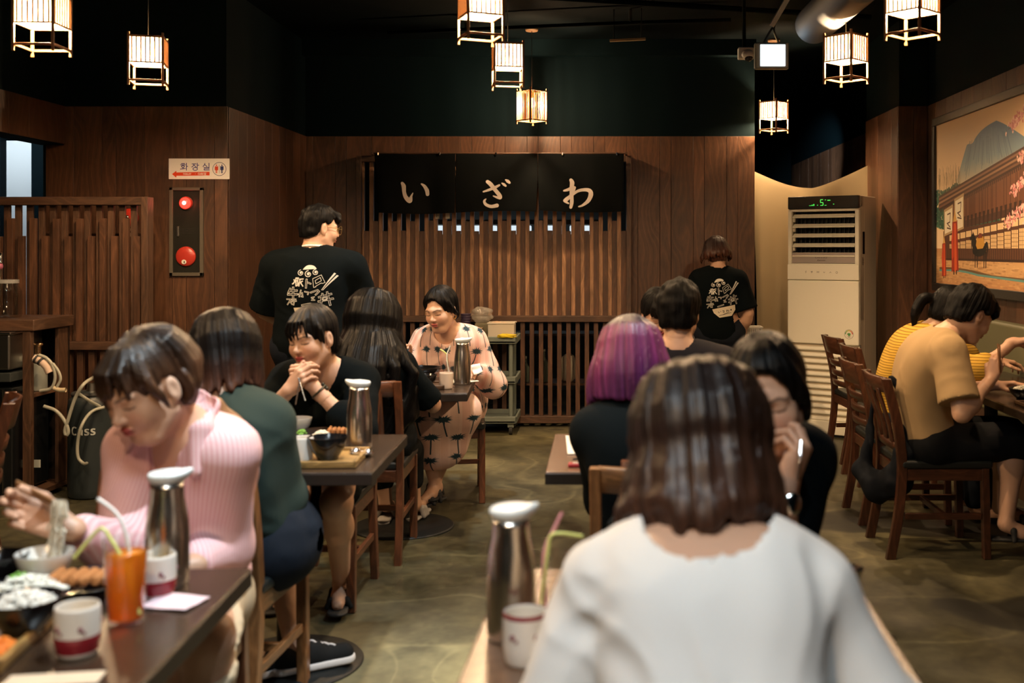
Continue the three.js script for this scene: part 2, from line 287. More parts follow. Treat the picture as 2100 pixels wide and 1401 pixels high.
// ---------- canvas curtain over the opening at the right ----------
{
  const x0 = 1.235, x1 = 2.36;
  const g = sheet((u, v) => {
    const x = mix(x0, x1, u), px = CX + x * F / 8.9; let top = px < 1665 ? mix(350, 386, Math.sin(clamp((px - 1543) / 122) * PI / 2)) : mix(386, 318, Math.pow(clamp((px - 1665) / 155), 1.25));
    const y0 = EYE + (510 - top) * 8.9 / F, y = mix(y0, .16, v);
    return V(x + (u < .08 ? .06 * Math.sin(v * 2.2) * (1 - u / .08) * .8 : 0), y, -8.90 + .030 * Math.sin(u * 15 + v * 2) * (.25 + .75 * v) + .012 * Math.sin(u * 37 - v * 3) * v);
  }, 60, 40, .003);
  const o = thing('canvas_curtain', 'beige canvas sheet with a sagging top edge hung behind the air conditioner', 'curtain', [0, 0, 0]);
  part('sheet', g, Object.assign(M.canvasCloth, { bumpMap: rep(WEAVE, 40, 60), bumpScale: .0006 }), o);
  part('cord', [tube([[1.2, 2.10, -8.89], [1.255, 2.09, -8.9], [1.28, 2.07, -8.9]], .005, 12, 6)], M.rubber, o);
}
// ---------- lanterns ----------
function lanternProto(full) {
  const o = new THREE.Group(), w = .0875, h = .245, b = .011;
  for (const [x, z] of [[-1, -1], [1, -1], [-1, 1], [1, 1]]) part('post', [box(b, h + .028, b, x * (w - b / 2), h / 2, z * (w - b / 2), 'y', .0015)], M.lanternWood, o);
  for (let s = 0; s < 4; s++) {
    const G = (g) => g.rotateY(s * PI / 2);
    for (const [y, t] of full ? [[.012, .009], [h - .006, .009]] : [[.014, .010], [.106, .007], [h - .006, .010]]) part('rail', [G(box(2 * w - 2 * b, t, .009, 0, y, w - b / 2, 'x', .001))], M.lanternWood, o);
    const y0 = full ? .016 : .11, n = full ? 9 : 7;
    for (let i = 0; i < n; i++) part('slat', [G(box(full ? .007 : .0062, h - .01 - y0, .005, -w + b + (i + .5) * (2 * w - 2 * b) / n, (y0 + h - .01) / 2, w - .004, 'y', 0))], M.lanternWood, o);
    if (!full) part('paper', [G(new THREE.PlaneGeometry(2 * w - b, h - .012 - y0).translate(0, (y0 + h - .01) / 2, w - .008))], M.paper, o);
  }
  part('bulb', [lathe([[0, -.03], [.016, -.026], [.026, -.010], [.028, .006], [.022, .024], [.014, .036], [.013, .05], [0, .05]], 20).translate(0, full ? .14 : .135, 0)], M.bulb, o);
  part('socket', [cyl(.015, .015, .045, 0, full ? .21 : .205, 0, 16), box(2 * w - .02, .006, .01, 0, h - .012, 0, 'x')], M.lanternWood, o);
  return o;
}
const lanternA = lanternProto(false), lanternB = lanternProto(true);
function lantern(x, y, Z, deg, label, full = false) {
  const o = (full ? lanternB : lanternA).clone(); o.name = numbered('pendant_lantern'); tag(o, label, 'lantern', 'square wooden pendant lanterns');
  o.position.set(x, y, -Z); o.rotation.y = R(deg); scene.add(o);
  part('cord', [cyl(.0022, .0022, YC - y - .25, 0, .235 + (YC - y - .25) / 2, 0, 8)], M.rubber, o);
  part('ceiling_rose', [lathe([[0, -.022], [.045, -.022], [.05, -.012], [.05, 0], [0, 0]], 24).translate(0, YC - y, 0)], plain(.22, .12, .06, .5), o);
  const p = new THREE.PointLight(WARM_COLOR, LANTERN); p.position.set(x, y + (full ? .14 : .135), -Z); p.castShadow = true; p.shadow.radius = 1.2; scene.add(p);
}
lantern(-2.39, 2.295, 4.58, 2, 'paper lantern at the far left, cut by the top of the photo');
lantern(-2.357, 2.30, 5.57, 14, 'whole paper lantern at the left with the black wall behind');
lantern(-.556, 2.405, 4.91, 23, 'largest lantern of the middle row, cut by the top edge');
lantern(-.546, 2.385, 6.20, 10, 'second lantern of the middle row, hanging just below the largest one');
lantern(-.544, 2.425, 8.28, 44, 'small lantern of open slats with a bare bulb close to the back wall', true);
lantern(1.345, 2.365, 4.65, 43, 'paper lantern at the top right, cut by the top edge');
lantern(1.30, 2.34, 5.72, 45, 'whole paper lantern at the right with the column behind');
lantern(1.395, 2.40, 8.72, 45, 'smallest paper lantern, hanging in front of the dark opening at the right');
for (const [x, Z, w, i] of [[-2.4, 2.9, 'left'], [-.55, 3.3, 'middle'], [-.55, .2, 'middle']].map((q, i) => [...q, i])) lantern(x, 2.38, Z, 20, w === 'middle' ? (i === 1 ? 'first lantern of the middle row above the picture' : 'lantern of the middle row nearest to the camera, above the picture') : 'next lantern of the left row, hanging above the picture');
{ // the cool white ceiling panel over the front tables, out of the picture like the front lanterns
  for (const [x, z] of [[-.55, -.7]]) {
    const o = thing('ceiling_light', 'square white ceiling panel over the front tables', 'light', [x, YC - .03, z]);
    part('frame', [box(.64, .04, .64, 0, 0, 0, 'x', .004)], M.whitePlastic, o);
    part('diffuser', [box(.58, .01, .58, 0, -.022, 0)], new THREE.MeshStandardMaterial({ color: 0xffffff, emissive: COOL_COLOR, emissiveIntensity: 2.5 }), o);
    const l = new THREE.RectAreaLight(COOL_COLOR, COOL, .56, .56); l.position.set(x, YC - .07, z); l.rotation.x = -PI / 2; scene.add(l);
  }
}
{ // cool track spots over the tables, above the picture
  for (const [x, z, tx, tz, k, w] of [[-.30, -2.2, -.85, -2.65, 1.0, 'front left table'], [.1, -.45, .05, -1.5, .3, 'front right table'], [-.55, -3.9, -1.0, -4.3, .55, 'second left table'], [.55, -3.1, .15, -3.4, .55, 'purple haired woman'], [-.7, -5.6, -.98, -6.0, .55, 'third left table']]) {
    const o = thing('track_spotlight', 'black track spotlight under the ceiling over the ' + w, 'spotlight', [x, 2.98, z]);
    part('can', [lathe([[.030, .09], [.038, .085], [.045, -.05], [.042, -.05], [.038, .03], [0, .03]], 28)], M.iron, o); part('stem', [cyl(.012, .012, .09, 0, .125, 0, 12)], M.iron, o);
    part('lens', [cyl(.038, .038, .006, 0, -.035, 0)], new THREE.MeshStandardMaterial({ color: 0xffffff, emissive: COOL_COLOR, emissiveIntensity: 8 }), o);
    const l = new THREE.SpotLight(COOL_COLOR, SPOT * k, 0, R(33), .8); l.position.set(x, 2.93, z); l.target.position.set(tx, .9, tz); l.castShadow = true; l.shadow.radius = 2.5; scene.add(l, l.target);
  }
}
{ // flood lamp and dome camera at the upper right
  const o = thing('flood_lamp', 'white square flood lamp facing the room at the upper right', 'lamp', at(1583, 114, 6.4));
  part('housing', [box(.205, .158, .05, 0, 0, -.02, 'x', .01)], plain(.10, .11, .11, .35), o);
  part('lens', [box(.150, .130, .012, .004, 0, .008, 'x', .004)], new THREE.MeshStandardMaterial({ color: 0xffffff, emissive: COOL_COLOR, emissiveIntensity: 1.15 }), o);
  part('bracket', [tube([[-.05, .07, -.03], [0, .16, -.05], [.03, .2, -.08]], .007, 10, 6), tube([[.05, .07, -.03], [.02, .16, -.05], [.03, .2, -.08]], .007, 10, 6)], M.steelDark, o);
  part('track', [bar(V(.0, .18, -.02), V(.18, .50, .18), .03, .025, .003)], M.steelDark, o);
  const l = new THREE.RectAreaLight(COOL_COLOR, 7, .15, .13); l.position.copy(at(1583, 114, 6.4)).add(V(.004, 0, .02)); l.rotation.y = PI; l.rotation.x = 0; scene.add(l);
  const s = thing('spotlight', 'small ceiling spot shining on the wall behind the canvas sheet', 'lamp', [1.30, 2.94, -9.5]);
  part('can', [cyl(.05, .06, .12, 0, 0, 0)], M.iron, s); part('arm', [box(.02, .16, .02, 0, .12, 0)], M.iron, s);
  part('lens', [cyl(.045, .045, .01, 0, -.063, 0)], new THREE.MeshStandardMaterial({ color: 0xffffff, emissive: COOL_COLOR, emissiveIntensity: 6 }), s);
  const sp = new THREE.SpotLight(COOL_COLOR, 34, 0, R(17), .6); sp.position.set(1.30, 2.85, -9.5); sp.target.position.set(2.43, 2.22, -11.9); sp.castShadow = true; scene.add(sp, sp.target);
  const c = thing('dome_camera', 'white dome security camera beside the flood lamp', 'camera', at(1530, 112, 6.9));
  part('base', [box(.10, .075, .06, 0, .01, -.02, 'x', .008)], plain(.86, .85, .82, .4), c); part('collar', [ball(.042, .01, -.005, .02, 1, .8, 1)], plain(.86, .85, .82, .4), c); part('dome', [ball(.028, .012, -.022, .03)], M.gloss, c);
  part('stem', [cyl(.012, .012, .42, -.01, .24, -.02, 12)], M.ceiling, c);
}
{ // ceiling services, mostly lost in the dark
  const d = thing('flexible_duct', 'silver ribbed flexible duct running up under the ceiling at the top right', 'duct', [0, 0, 0]);
  const pts = [], a = at(1668, 52, 6.3), b = at(1768, -40, 5.2), n = 44; const dir = b.clone().sub(a);
  const prof = []; for (let i = 0; i <= n * 2; i++) prof.push([.105 + (i % 2 ? .006 : 0), i / (2 * n) * dir.length()]);
  const g = lathe([[0, 0], ...prof, [0, dir.length()]], 28); g.applyQuaternion(new THREE.Quaternion().setFromUnitVectors(V(0, 1, 0), dir.clone().normalize())); g.translate(a.x, a.y, a.z);
  part('hose', g, plain(.09, .095, .10, .6, .25), d);
  const k = thing('ceiling_conduit', 'thin dark conduit pipes running below the ceiling', 'pipe', [0, 0, 0]);
  part('pipe', [tube([[-1.6, 3.06, -8.0], [.2, 3.05, -7.6], [.9, 3.05, -7.5]], .014, 20, 8)], M.ceiling, k); part('pipe', [tube([[-.9, 3.10, -6.9], [1.9, 3.09, -7.6]], .02, 8, 8)], M.ceiling, k);
  part('clip', [cyl(.012, .012, .09, -1.0, 3.10, -7.88, 10), cyl(.012, .012, .09, .2, 3.1, -7.6, 10)], M.steelDark, k);
  const t = thing('fluorescent_rail', 'slim pale rail under the dark ceiling near the back wall', 'rail', [.18, 2.93, -7.6], R(-14)); part('rail', [box(.26, .018, .02, 0, 0, 0, 'x', .003)], plain(.3, .22, .12, .5), t); part('stem', [cyl(.004, .004, .22, -.1, .11, 0, 8), cyl(.004, .004, .22, .1, .11, 0, 8)], M.iron, t);
}

// ---------- things on the walls ----------
{ // toilet sign
  const tex = canvasTex(1024, 352, (c, w, h) => {
    c.fillStyle = '#fbf7f0'; c.fillRect(0, 0, w, h); c.lineCap = c.lineJoin = 'round';
    const kx = w / 650, ky = h / 222; c.save(); c.scale(kx, ky); c.translate(-68, -80);
    const L = (...p) => { c.beginPath(); c.moveTo(p[0], p[1]); for (let i = 2; i < p.length; i += 2) c.lineTo(p[i], p[i + 1]); c.stroke(); };
    c.strokeStyle = '#4a4785'; c.lineWidth = 8;
    L(205, 134, 238, 134); L(196, 148, 246, 148); c.beginPath(); c.ellipse(221, 165, 15, 10, 0, 0, 7); c.stroke(); L(221, 177, 221, 188); L(194, 194, 246, 188); L(258, 130, 258, 206); L(258, 164, 270, 164);
    L(318, 138, 360, 138); L(340, 140, 334, 156, 316, 172); L(340, 152, 360, 170); L(374, 130, 374, 176); L(374, 152, 390, 152); c.beginPath(); c.ellipse(352, 192, 24, 15, 0, 0, 7); c.stroke();
    L(456, 132, 450, 150, 436, 166); L(455, 146, 478, 166); L(500, 130, 500, 170); L(446, 176, 500, 176, 500, 188, 448, 190, 448, 204, 504, 202);
    c.fillStyle = '#e8502e'; c.beginPath(); c.moveTo(104, 248); c.lineTo(150, 212); c.lineTo(150, 230); c.lineTo(506, 223); c.lineTo(506, 262); c.lineTo(150, 266); c.lineTo(150, 286); c.fill();
    c.fillStyle = '#f6efe4'; c.font = 'bold 27px sans-serif'; c.textBaseline = 'middle'; c.fillText('TOILET', 220, 247); c.beginPath(); c.arc(354, 245, 3, 0, 7); c.fill();
    c.strokeStyle = '#f6efe4'; c.lineWidth = 3.2;
    L(390, 233, 380, 245); L(385, 240, 385, 259); L(396, 232, 396, 254, 406, 256, 407, 250); L(408, 238, 396, 246);
    L(414, 233, 414, 256); L(421, 233, 421, 256); L(411, 240, 424, 240); L(411, 247, 424, 247); L(428, 236, 440, 236); L(429, 236, 428, 257); L(432, 242, 440, 242); L(432, 256, 440, 256); L(436, 238, 436, 256);
    L(446, 238, 446, 234, 470, 234, 470, 238); L(450, 240, 467, 240); L(458, 241, 451, 247, 466, 247); L(449, 252, 467, 252); L(458, 247, 458, 258); L(446, 258, 471, 258);
    c.strokeStyle = '#454466'; c.lineWidth = 5; c.beginPath(); c.arc(611, 193, 71, 0, 7); c.stroke(); c.lineWidth = 3; L(610, 148, 610, 238);
    const man = (x, col, skirt) => { c.fillStyle = c.strokeStyle = col; c.beginPath(); c.arc(x, 152, 7, 0, 7); c.fill(); c.lineWidth = 7; L(x - 14, 166, x - 15, 200); L(x + 14, 166, x + 15, 200); c.beginPath(); if (skirt) { c.moveTo(x - 9, 164); c.lineTo(x + 9, 164); c.lineTo(x + 18, 206); c.lineTo(x - 18, 206); } else c.rect(x - 11, 163, 22, 42); c.fill(); L(x - 5, 205, x - 5, 236); L(x + 5, 205, x + 5, 236); };
    man(580, '#dd4f33', true); man(638, '#3c4576', false); c.restore();
  });
  const s = 1 / 316.5, o = thing('toilet_sign', 'white sign with blue lettering, a red arrow and man and woman figures', 'sign', [(410.5 - CX) * s, EYE + (510 - 346.8) * s, -6.932]);
  part('plate', [box(124.5 * s, 42.5 * s, .008, 0, 0, -.004, 'x', .003)], plain(.72, .68, .60, .4), o);
  const g = new THREE.PlaneGeometry(124 * s, 42 * s).translate(0, 0, .0006); part('print', g, new THREE.MeshPhysicalMaterial({ map: tex, roughness: .25 }), o);
}
{ // fire alarm panel
  const s = 1 / 316.5, X = (px) => (px - 386) * s, Y = (py) => (475 - py) * s, o = thing('fire_alarm_panel', 'tall steel framed alarm panel with a lit red lamp and a red bell', 'alarm panel', [(386 - CX) * s, EYE + (510 - 475) * s, -6.935]);
  const fr = (x0, x1, y0, y1) => span(X(x0), X(x1), Y(y1), Y(y0), -.005, .018, 'y', .002);
  part('frame', [fr(351, 358, 385, 566), fr(413, 420, 385, 566), fr(351, 420, 385, 391), fr(351, 420, 559, 566)], plain(.15, .13, .10, .35, .45), o);
  part('plate', [span(X(358), X(413), Y(559), Y(391), -.004, .006, 'y', .001)], plain(.06, .06, .05, .3, .8), o);
  part('bezel', [cyl(.044, .040, .02, 0, 0, 0).rotateX(PI / 2).translate(X(384.5), Y(417), .014)], plain(.55, .05, .035, .3), o);
  part('lamp', [ball(.036, X(384.5), Y(417), .022, 1, 1, .6)], new THREE.MeshPhysicalMaterial({ color: 0xaa2018, emissive: new THREE.Color(1, .10, .06), emissiveIntensity: 1.1, roughness: .2 }), o);
  part('lamp_core', [ball(.014, X(384.5), Y(417), .040, 1, 1, .5)], new THREE.MeshStandardMaterial({ color: 0xffeeee, emissive: new THREE.Color(1, .8, .75), emissiveIntensity: 1.5 }), o);
  const p = new THREE.PointLight(new THREE.Color(1, .12, .08), .035); p.position.copy(o.position).add(V(X(384.5), Y(417), .06)); scene.add(p);
  part('bell', lathe([[0, .026], [.03, .025], [.056, .019], [.064, .01], [.065, 0], [0, 0]], 40).rotateX(PI / 2).translate(X(384.5), Y(526), .006), plain(.42, .035, .022, .3), o);
  part('key_cover', [cyl(.015, .015, .006).rotateX(PI / 2).translate(X(383), Y(537), .030)], plain(.7, .68, .62, .4), o); part('keyhole', [box(.006, .014, .002, X(384), Y(537.5), .034)], M.rubber, o);
  part('catch', [box(.016, .068, .012, X(368), Y(475), .01, 'y', .004)], M.steelDark, o);
  for (let r = 0; r < 3; r++) part('speaker_hole_row', [0, 1, 2, 3, 4, 5, 6].map((i) => cyl(.0025, .0025, .001, 0, 0, 0, 8).rotateX(PI / 2).translate(X(378 + i * 4), Y(470 + r * 4), .0066)), M.rubber, o);
  const e = thing('fire_bell', 'small red fire bell behind the top of the left partition', 'bell', at(266, 446, 6.9));
  part('gong', lathe([[0, .035], [.03, .033], [.055, .02], [.06, 0], [0, 0]], 28).rotateX(PI / 2), plain(.5, .03, .015, .3), e); part('hub', [ball(.014, 0, 0, .035)], M.steel, e);
  part('box', [box(.07, .05, .03, -.005, -.10, 0, 'x', .003)], M.rubber, e); part('notice', [box(.036, .018, .004, 0, -.08, .016), box(.036, .026, .004, 0, -.112, .016)], plain(.66, .6, .5, .6), e);
}
{ // the framed print
  const tex = canvasTex(2048, 1024, (c, w, h) => {
    const r = rng(11), P = (x, y) => [x, y]; const poly = (col, ...p) => { c.fillStyle = col; c.beginPath(); for (let i = 0; i < p.length; i += 2) c.lineTo(p[i], p[i + 1]); c.closePath(); c.fill(); };
    let g = c.createLinearGradient(0, 0, 0, 480); g.addColorStop(0, '#e2bd90'); g.addColorStop(1, '#efd0a6'); c.fillStyle = g; c.fillRect(0, 0, w, h);
    g = c.createLinearGradient(0, 110, 0, 440); g.addColorStop(0, '#56718f'); g.addColorStop(.5, '#8299a1'); g.addColorStop(1, '#e6cda6'); c.fillStyle = g;
    c.beginPath(); c.moveTo(300, 440); c.bezierCurveTo(400, 350, 470, 240, 530, 180); c.bezierCurveTo(580, 170, 600, 200, 650, 160); c.bezierCurveTo(740, 110, 860, 100, 960, 92); c.bezierCurveTo(1120, 130, 1400, 260, 1800, 430); c.fill();
    c.globalAlpha = .30; for (let i = 0; i < 60; i++) { const x = 540 + r() * 560, y = 120 + r() * 60 + Math.abs(x - 900) * .12; c.strokeStyle = r() > .5 ? '#38506f' : '#6d8799'; c.lineWidth = 3 + r() * 9; c.beginPath(); c.moveTo(x, y); c.quadraticCurveTo(x + (x - 860) * .1, y + 60, x + (x - 860) * .32 + r() * 20, y + 120 + r() * 60); c.stroke(); } c.globalAlpha = 1;
    for (let i = 0; i < 2600; i++) { const x = r() * 1000, y = 415 + Math.sin(x * .013) * 18 + x * .02 + r() * 240; c.fillStyle = ['#37604e', '#2d5344', '#44705a', '#2a4a3c'][i % 4]; c.beginPath(); c.ellipse(x, y, 6 + r() * 9, 5 + r() * 8, 0, 0, 7); c.fill(); }
    c.strokeStyle = '#8b7450'; c.lineWidth = 2.5; for (let i = 0; i < 46; i++) { const x = 10 + r() * 420, q = r() * 60; c.beginPath(); c.moveTo(x, 440); c.quadraticCurveTo(x + 4, 380, x + r() * 30 - 15, 330 - q); c.moveTo(x, 400); c.lineTo(x + 24 * (r() - .5), 350 - q * .6); c.stroke(); }
    g = c.createLinearGradient(0, 820, 0, 1024); g.addColorStop(0, '#b98a5c'); g.addColorStop(.4, '#cfa471'); g.addColorStop(1, '#b8865a'); c.fillStyle = g; c.fillRect(0, 800, w, 224);
    for (let i = 0; i < 500; i++) { c.fillStyle = ['rgba(120,80,50,.25)', 'rgba(225,185,130,.3)'][i % 2]; c.beginPath(); c.ellipse(r() * w, 850 + r() * 170, 10 + r() * 40, 2 + r() * 4, 0, 0, 7); c.fill(); }
    const ry = (x) => 462 - (x - 60) * .152, my = (x) => 655 - (x - 200) * .075;       // roof line and the eaves of the ground floor
    poly('#6f4631', 110, ry(110) + 50, w, ry(w), w, my(w), 200, my(200));
    for (let x = 240; x < w; x += 17) { poly(r() > .5 ? '#5d3827' : '#7b5039', x, my(x) - 10, x + 9, my(x) - 10, x + 9, ry(x) + 110, x, ry(x) + 110); }
    for (let k = 0; k < 7; k++) poly(['#4d3024', '#8d664d', '#4a2d20', '#a0795a', '#52352a', '#7b563f', '#3f281e'][k], 50, ry(50) + k * 13, w, ry(w) + k * 13, w, ry(w) + k * 13 + 14, 50, ry(50) + k * 13 + 14);
    for (let x = 70; x < w; x += 26) poly('#3a251b', x, ry(x) + 92, x + 12, ry(x) + 90, x + 12, ry(x) + 108, x, ry(x) + 110);
    poly('#52352a', 200, my(200), w, my(w), w, my(w) + 46, 200, my(200) + 40); for (let x = 230; x < w; x += 60) poly('#3a251b', x, my(x) - 26, x + 34, my(x) - 28, x + 18, my(x) + 56, x + 4, my(x) + 56);
    poly('#5a3a2c', 130, 690, w, 600, w, 880, 130, 862);
    for (let i = 0; i < 20; i++) { const x = 240 + i * 92, y = my(x) + 62; poly('#e8c695', x, y + 40, x + 80, y + 36, x + 80, y, x, y + 4); poly('#e0bd8a', x, 800, x + 80, 800, x + 80, y + 56, x, y + 58); c.fillStyle = '#6b4834'; for (const q of [20, 40, 60]) c.fillRect(x + q, y + 58, 2.5, 800 - y - 58); for (let q = y + 76; q < 798; q += 22) c.fillRect(x, q, 80, 2); c.fillStyle = '#452c21'; c.fillRect(x - 9, y - 8, 8, 820 - y); }
    for (let i = 0; i < 130; i++) { c.fillStyle = i % 2 ? '#4b2f25' : '#64432f'; c.fillRect(150 + i * 15, 804, 13, 62); }
    poly('#3a2720', 130, 862, w, 858, w, 874, 130, 874);
    for (const [x, y, q] of [[150, 560, 150], [330, 500, 190]]) { poly('#b99c72', x - 8, y - 6, x + 150, y - 36, x + 150, y + q - 10, x - 8, y + q + 14); poly('#efe2c6', x + 8, y + 8, x + 136, y - 14, x + 136, y + q - 22, x + 8, y + q - 2); c.strokeStyle = '#5b4032'; c.lineWidth = 8; c.beginPath(); c.moveTo(x + 50, y + 26); c.lineTo(x + 104, y + 18); c.lineTo(x + 96, y + 74); c.lineTo(x + 50, y + 82); c.lineTo(x + 104, y + 108); c.moveTo(x + 44, y + 110); c.lineTo(x + 112, y + 118); c.stroke(); }
    c.strokeStyle = '#6b5238'; c.lineWidth = 16; c.beginPath(); c.moveTo(60, 928); c.bezierCurveTo(400, 920, 620, 935, 900, 958); c.lineTo(w, 975); c.stroke(); c.strokeStyle = '#5d9491'; c.lineWidth = 12; c.beginPath(); c.moveTo(60, 940); c.bezierCurveTo(300, 936, 420, 930, 700, 955); c.lineTo(w, 990); c.stroke();
    for (const [x, y, k] of [[330, 800, 1.25], [140, 880, .85]]) { poly('#9c2f1e', x - 34 * k, y - 130 * k, x + 34 * k, y - 140 * k, x + 52 * k, y + 110 * k, x - 44 * k, y + 116 * k); poly('#d4572c', x - 12 * k, y - 124 * k, x + 16 * k, y - 126 * k, x + 30 * k, y + 112 * k, x - 4 * k, y + 116 * k); poly('#c8452a', x - 46 * k, y - 40 * k, x - 24 * k, y - 120 * k, x - 14 * k, y + 40 * k, x - 40 * k, y + 60 * k); poly('#dba95c', x - 22 * k, y - 132 * k, x + 2 * k, y - 196 * k, x + 28 * k, y - 134 * k); c.fillStyle = '#3a241b'; c.fillRect(x - 18 * k, y + 108 * k, 13 * k, 22 * k); c.fillRect(x + 16 * k, y + 106 * k, 13 * k, 22 * k); }
    c.fillStyle = '#1a1715'; c.beginPath(); c.ellipse(720, 805, 105, 42, -.06, 0, 7); c.fill(); c.beginPath(); c.moveTo(640, 830); c.quadraticCurveTo(600, 790, 606, 742); c.lineTo(584, 756); c.lineTo(576, 738); c.lineTo(618, 712); c.lineTo(624, 700); c.lineTo(640, 716); c.quadraticCurveTo(668, 740, 690, 772); c.fill(); c.beginPath(); c.moveTo(800, 775); c.quadraticCurveTo(846, 740, 850, 800); c.lineTo(838, 850); c.lineTo(830, 800); c.fill();
    for (const x of [648, 680, 778, 806]) { c.beginPath(); c.moveTo(x, 820); c.lineTo(x + 20, 820); c.lineTo(x + 15, 880); c.lineTo(x + 14, 912); c.lineTo(x + 3, 912); c.lineTo(x + 4, 870); c.fill(); } poly('#c9953f', 668, 782, 684, 736, 780, 730, 796, 778, 770, 800, 690, 804); poly('#7c3c2a', 696, 742, 716, 712, 750, 712, 766, 738);
    for (let b = 0; b < 7; b++) { const bx = [1180, 1320, 1230, 1380, 1120, 1500, 1700][b], by = [120, 300, 460, 600, 640, 200, 500][b]; c.strokeStyle = '#6b4a3a'; c.lineWidth = 5; c.beginPath(); c.moveTo(bx + 220, by - 60); c.quadraticCurveTo(bx + 90, by - 10, bx - 60, by + 40); c.stroke(); for (let i = 0; i < 120; i++) { const t = r(), x = bx + 220 - 280 * t + (r() - .5) * 70, y = by - 60 + 100 * t + (r() - .5) * 60; c.fillStyle = ['#e2a09a', '#f1c8ba', '#cf7d7c'][i % 3]; c.beginPath(); c.ellipse(x, y, 5 + r() * 8, 4 + r() * 6, r() * 3, 0, 7); c.fill(); } }
  });
  const Za = 7.70, L = 2.5, y0 = 1.205, y1 = 2.33, o = thing('framed_print', 'large framed landscape print of a blue mountain and an old wooden inn', 'picture', [XR - .016, 0, 0]);
  part('frame', [span(-.035, 0, y0 - .055, y0, -Za - .05, -Za + L + .05, 'z', .004), span(-.035, 0, y1, y1 + .055, -Za - .05, -Za + L + .05, 'z', .004), span(-.035, 0, y0, y1, -Za - .05, -Za, 'y', .004), span(-.035, 0, y0, y1, -Za + L, -Za + L + .05, 'y', .004)], plain(.014, .013, .012, .35), o);
  part('print', [new THREE.PlaneGeometry(L, y1 - y0).rotateY(-PI / 2).translate(-.016, (y0 + y1) / 2, -Za + L / 2)], new THREE.MeshPhysicalMaterial({ map: tex, roughness: .45 }), o);
  part('backing_board', [span(-.014, 0, y0, y1, -Za, -Za + L)], M.rubber, o);
}
{ // floor-standing air conditioner
  const o = thing('air_conditioner', 'tall cream floor standing air conditioner with a black display and louvres', 'air conditioner', [1.70, 0, -8.265], R(-33.1));
  const w = .575, h = 1.855, d = .40, x = (px) => (px - 1693) / 150 * w, y = (py) => (904 - py) / 499 * h;  // outline read off its own front
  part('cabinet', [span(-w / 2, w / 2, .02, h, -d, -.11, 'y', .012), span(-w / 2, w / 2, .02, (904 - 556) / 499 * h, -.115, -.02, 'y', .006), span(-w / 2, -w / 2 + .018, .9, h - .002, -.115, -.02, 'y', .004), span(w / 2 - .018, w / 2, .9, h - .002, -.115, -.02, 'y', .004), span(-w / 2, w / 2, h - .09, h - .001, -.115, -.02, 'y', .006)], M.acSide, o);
  part('plinth', [span(-w / 2 + .02, w / 2 - .02, 0, .025, -d + .02, -.03)], M.rubber, o);
  part('display_panel', [span(-w / 2, w / 2, h - .096, h, -.03, .008, 'x', .006)], M.gloss, o);
  const led = plain(.02, .3, .04, .4); led.emissive.setRGB(.10, 1, .12); led.emissiveIntensity = .9;
  const S = (x0, y0, ww, hh) => box(ww, hh, .001, x0, h - .05 + y0, .009);
  part('display_digits', [S(-.006, .022, .022, .005), S(-.016, .011, .005, .020), S(-.006, 0, .022, .005), S(.005, -.011, .005, .018), S(-.006, -.022, .022, .005), S(.024, .020, .008, .005), S(.025, -.022, .016, .004), S(.052, .016, .024, .006), S(.09, -.014, .008, .006), S(-.04, -.02, .008, .005)], led, o);
  part('signal_bars', [S(-.10, -.022, .018, .004), S(-.083, -.020, .012, .008), S(-.07, -.017, .01, .014)], Object.assign(led.clone(), { emissiveIntensity: .7 }), o);
  const gy0 = y(545), gy1 = h - .10;
  part('grille_frame', [span(-w / 2, -w / 2 + .032, gy0 - .012, gy1, -.03, .004, 'y', .006), span(w / 2 - .032, w / 2, gy0 - .012, gy1, -.03, .004, 'y', .006), span(-w / 2, w / 2, gy1 - .018, gy1, -.03, .004, 'x', .006), span(-w / 2, w / 2, gy0 - .012, gy0, -.03, .004, 'x', .004)], M.acCream, o);
  part('grille_recess', [span(-w / 2 + .02, w / 2 - .02, gy0, gy1 - .01, -.109, -.102)], M.rubber, o);
  for (let i = 0; i < 14; i++) part('fin', [span(-w / 2 + .05 + i * .035, -w / 2 + .056 + i * .035, y(523), gy1 - .02, -.088, -.06)], M.iron, o);
  for (let i = 0; i < 5; i++) { const yy = gy1 - .052 - i * .0755; part('louvre', [box(w - .07, .010, .052, 0, 0, 0, 'x', .004).rotateX(.5).translate(0, yy, -.02)], M.acCream, o); part('louvre_clip', [box(.012, .03, .03, -w / 2 + .042, yy - .03, -.03, 'x', .002)], M.acCream, o); }
  part('name_plate', [span(-w / 2 + .032, w / 2 - .032, gy0 + .002, y(522), -.03, -.004, 'x', .002)], plain(.38, .33, .30, .35, .3), o);
  const np = canvasTex(512, 128, (c, W, H) => { c.fillStyle = '#3a2f2a'; c.textAlign = 'center'; c.font = 'italic 58px serif'; c.fillText('Carrier', 256, 66); c.font = 'bold italic 28px serif'; c.fillText('Klarento', 256, 106); });
  part('name_print', [new THREE.PlaneGeometry(.27, .0675).translate(-.015, (gy0 + y(522)) / 2, -.0032)], new THREE.MeshPhysicalMaterial({ map: np, transparent: true, alphaTest: .4, roughness: .5 }), o);
  part('front_panel', [span(-w / 2 - .002, w / 2 + .002, y(712), y(580), -.03, .010, 'y', .010)], M.acCream, o);
  part('control_strip', [span(-w / 2 - .002, w / 2 + .002, y(579), y(547), -.03, .010, 'x', .006)], M.acCream, o);
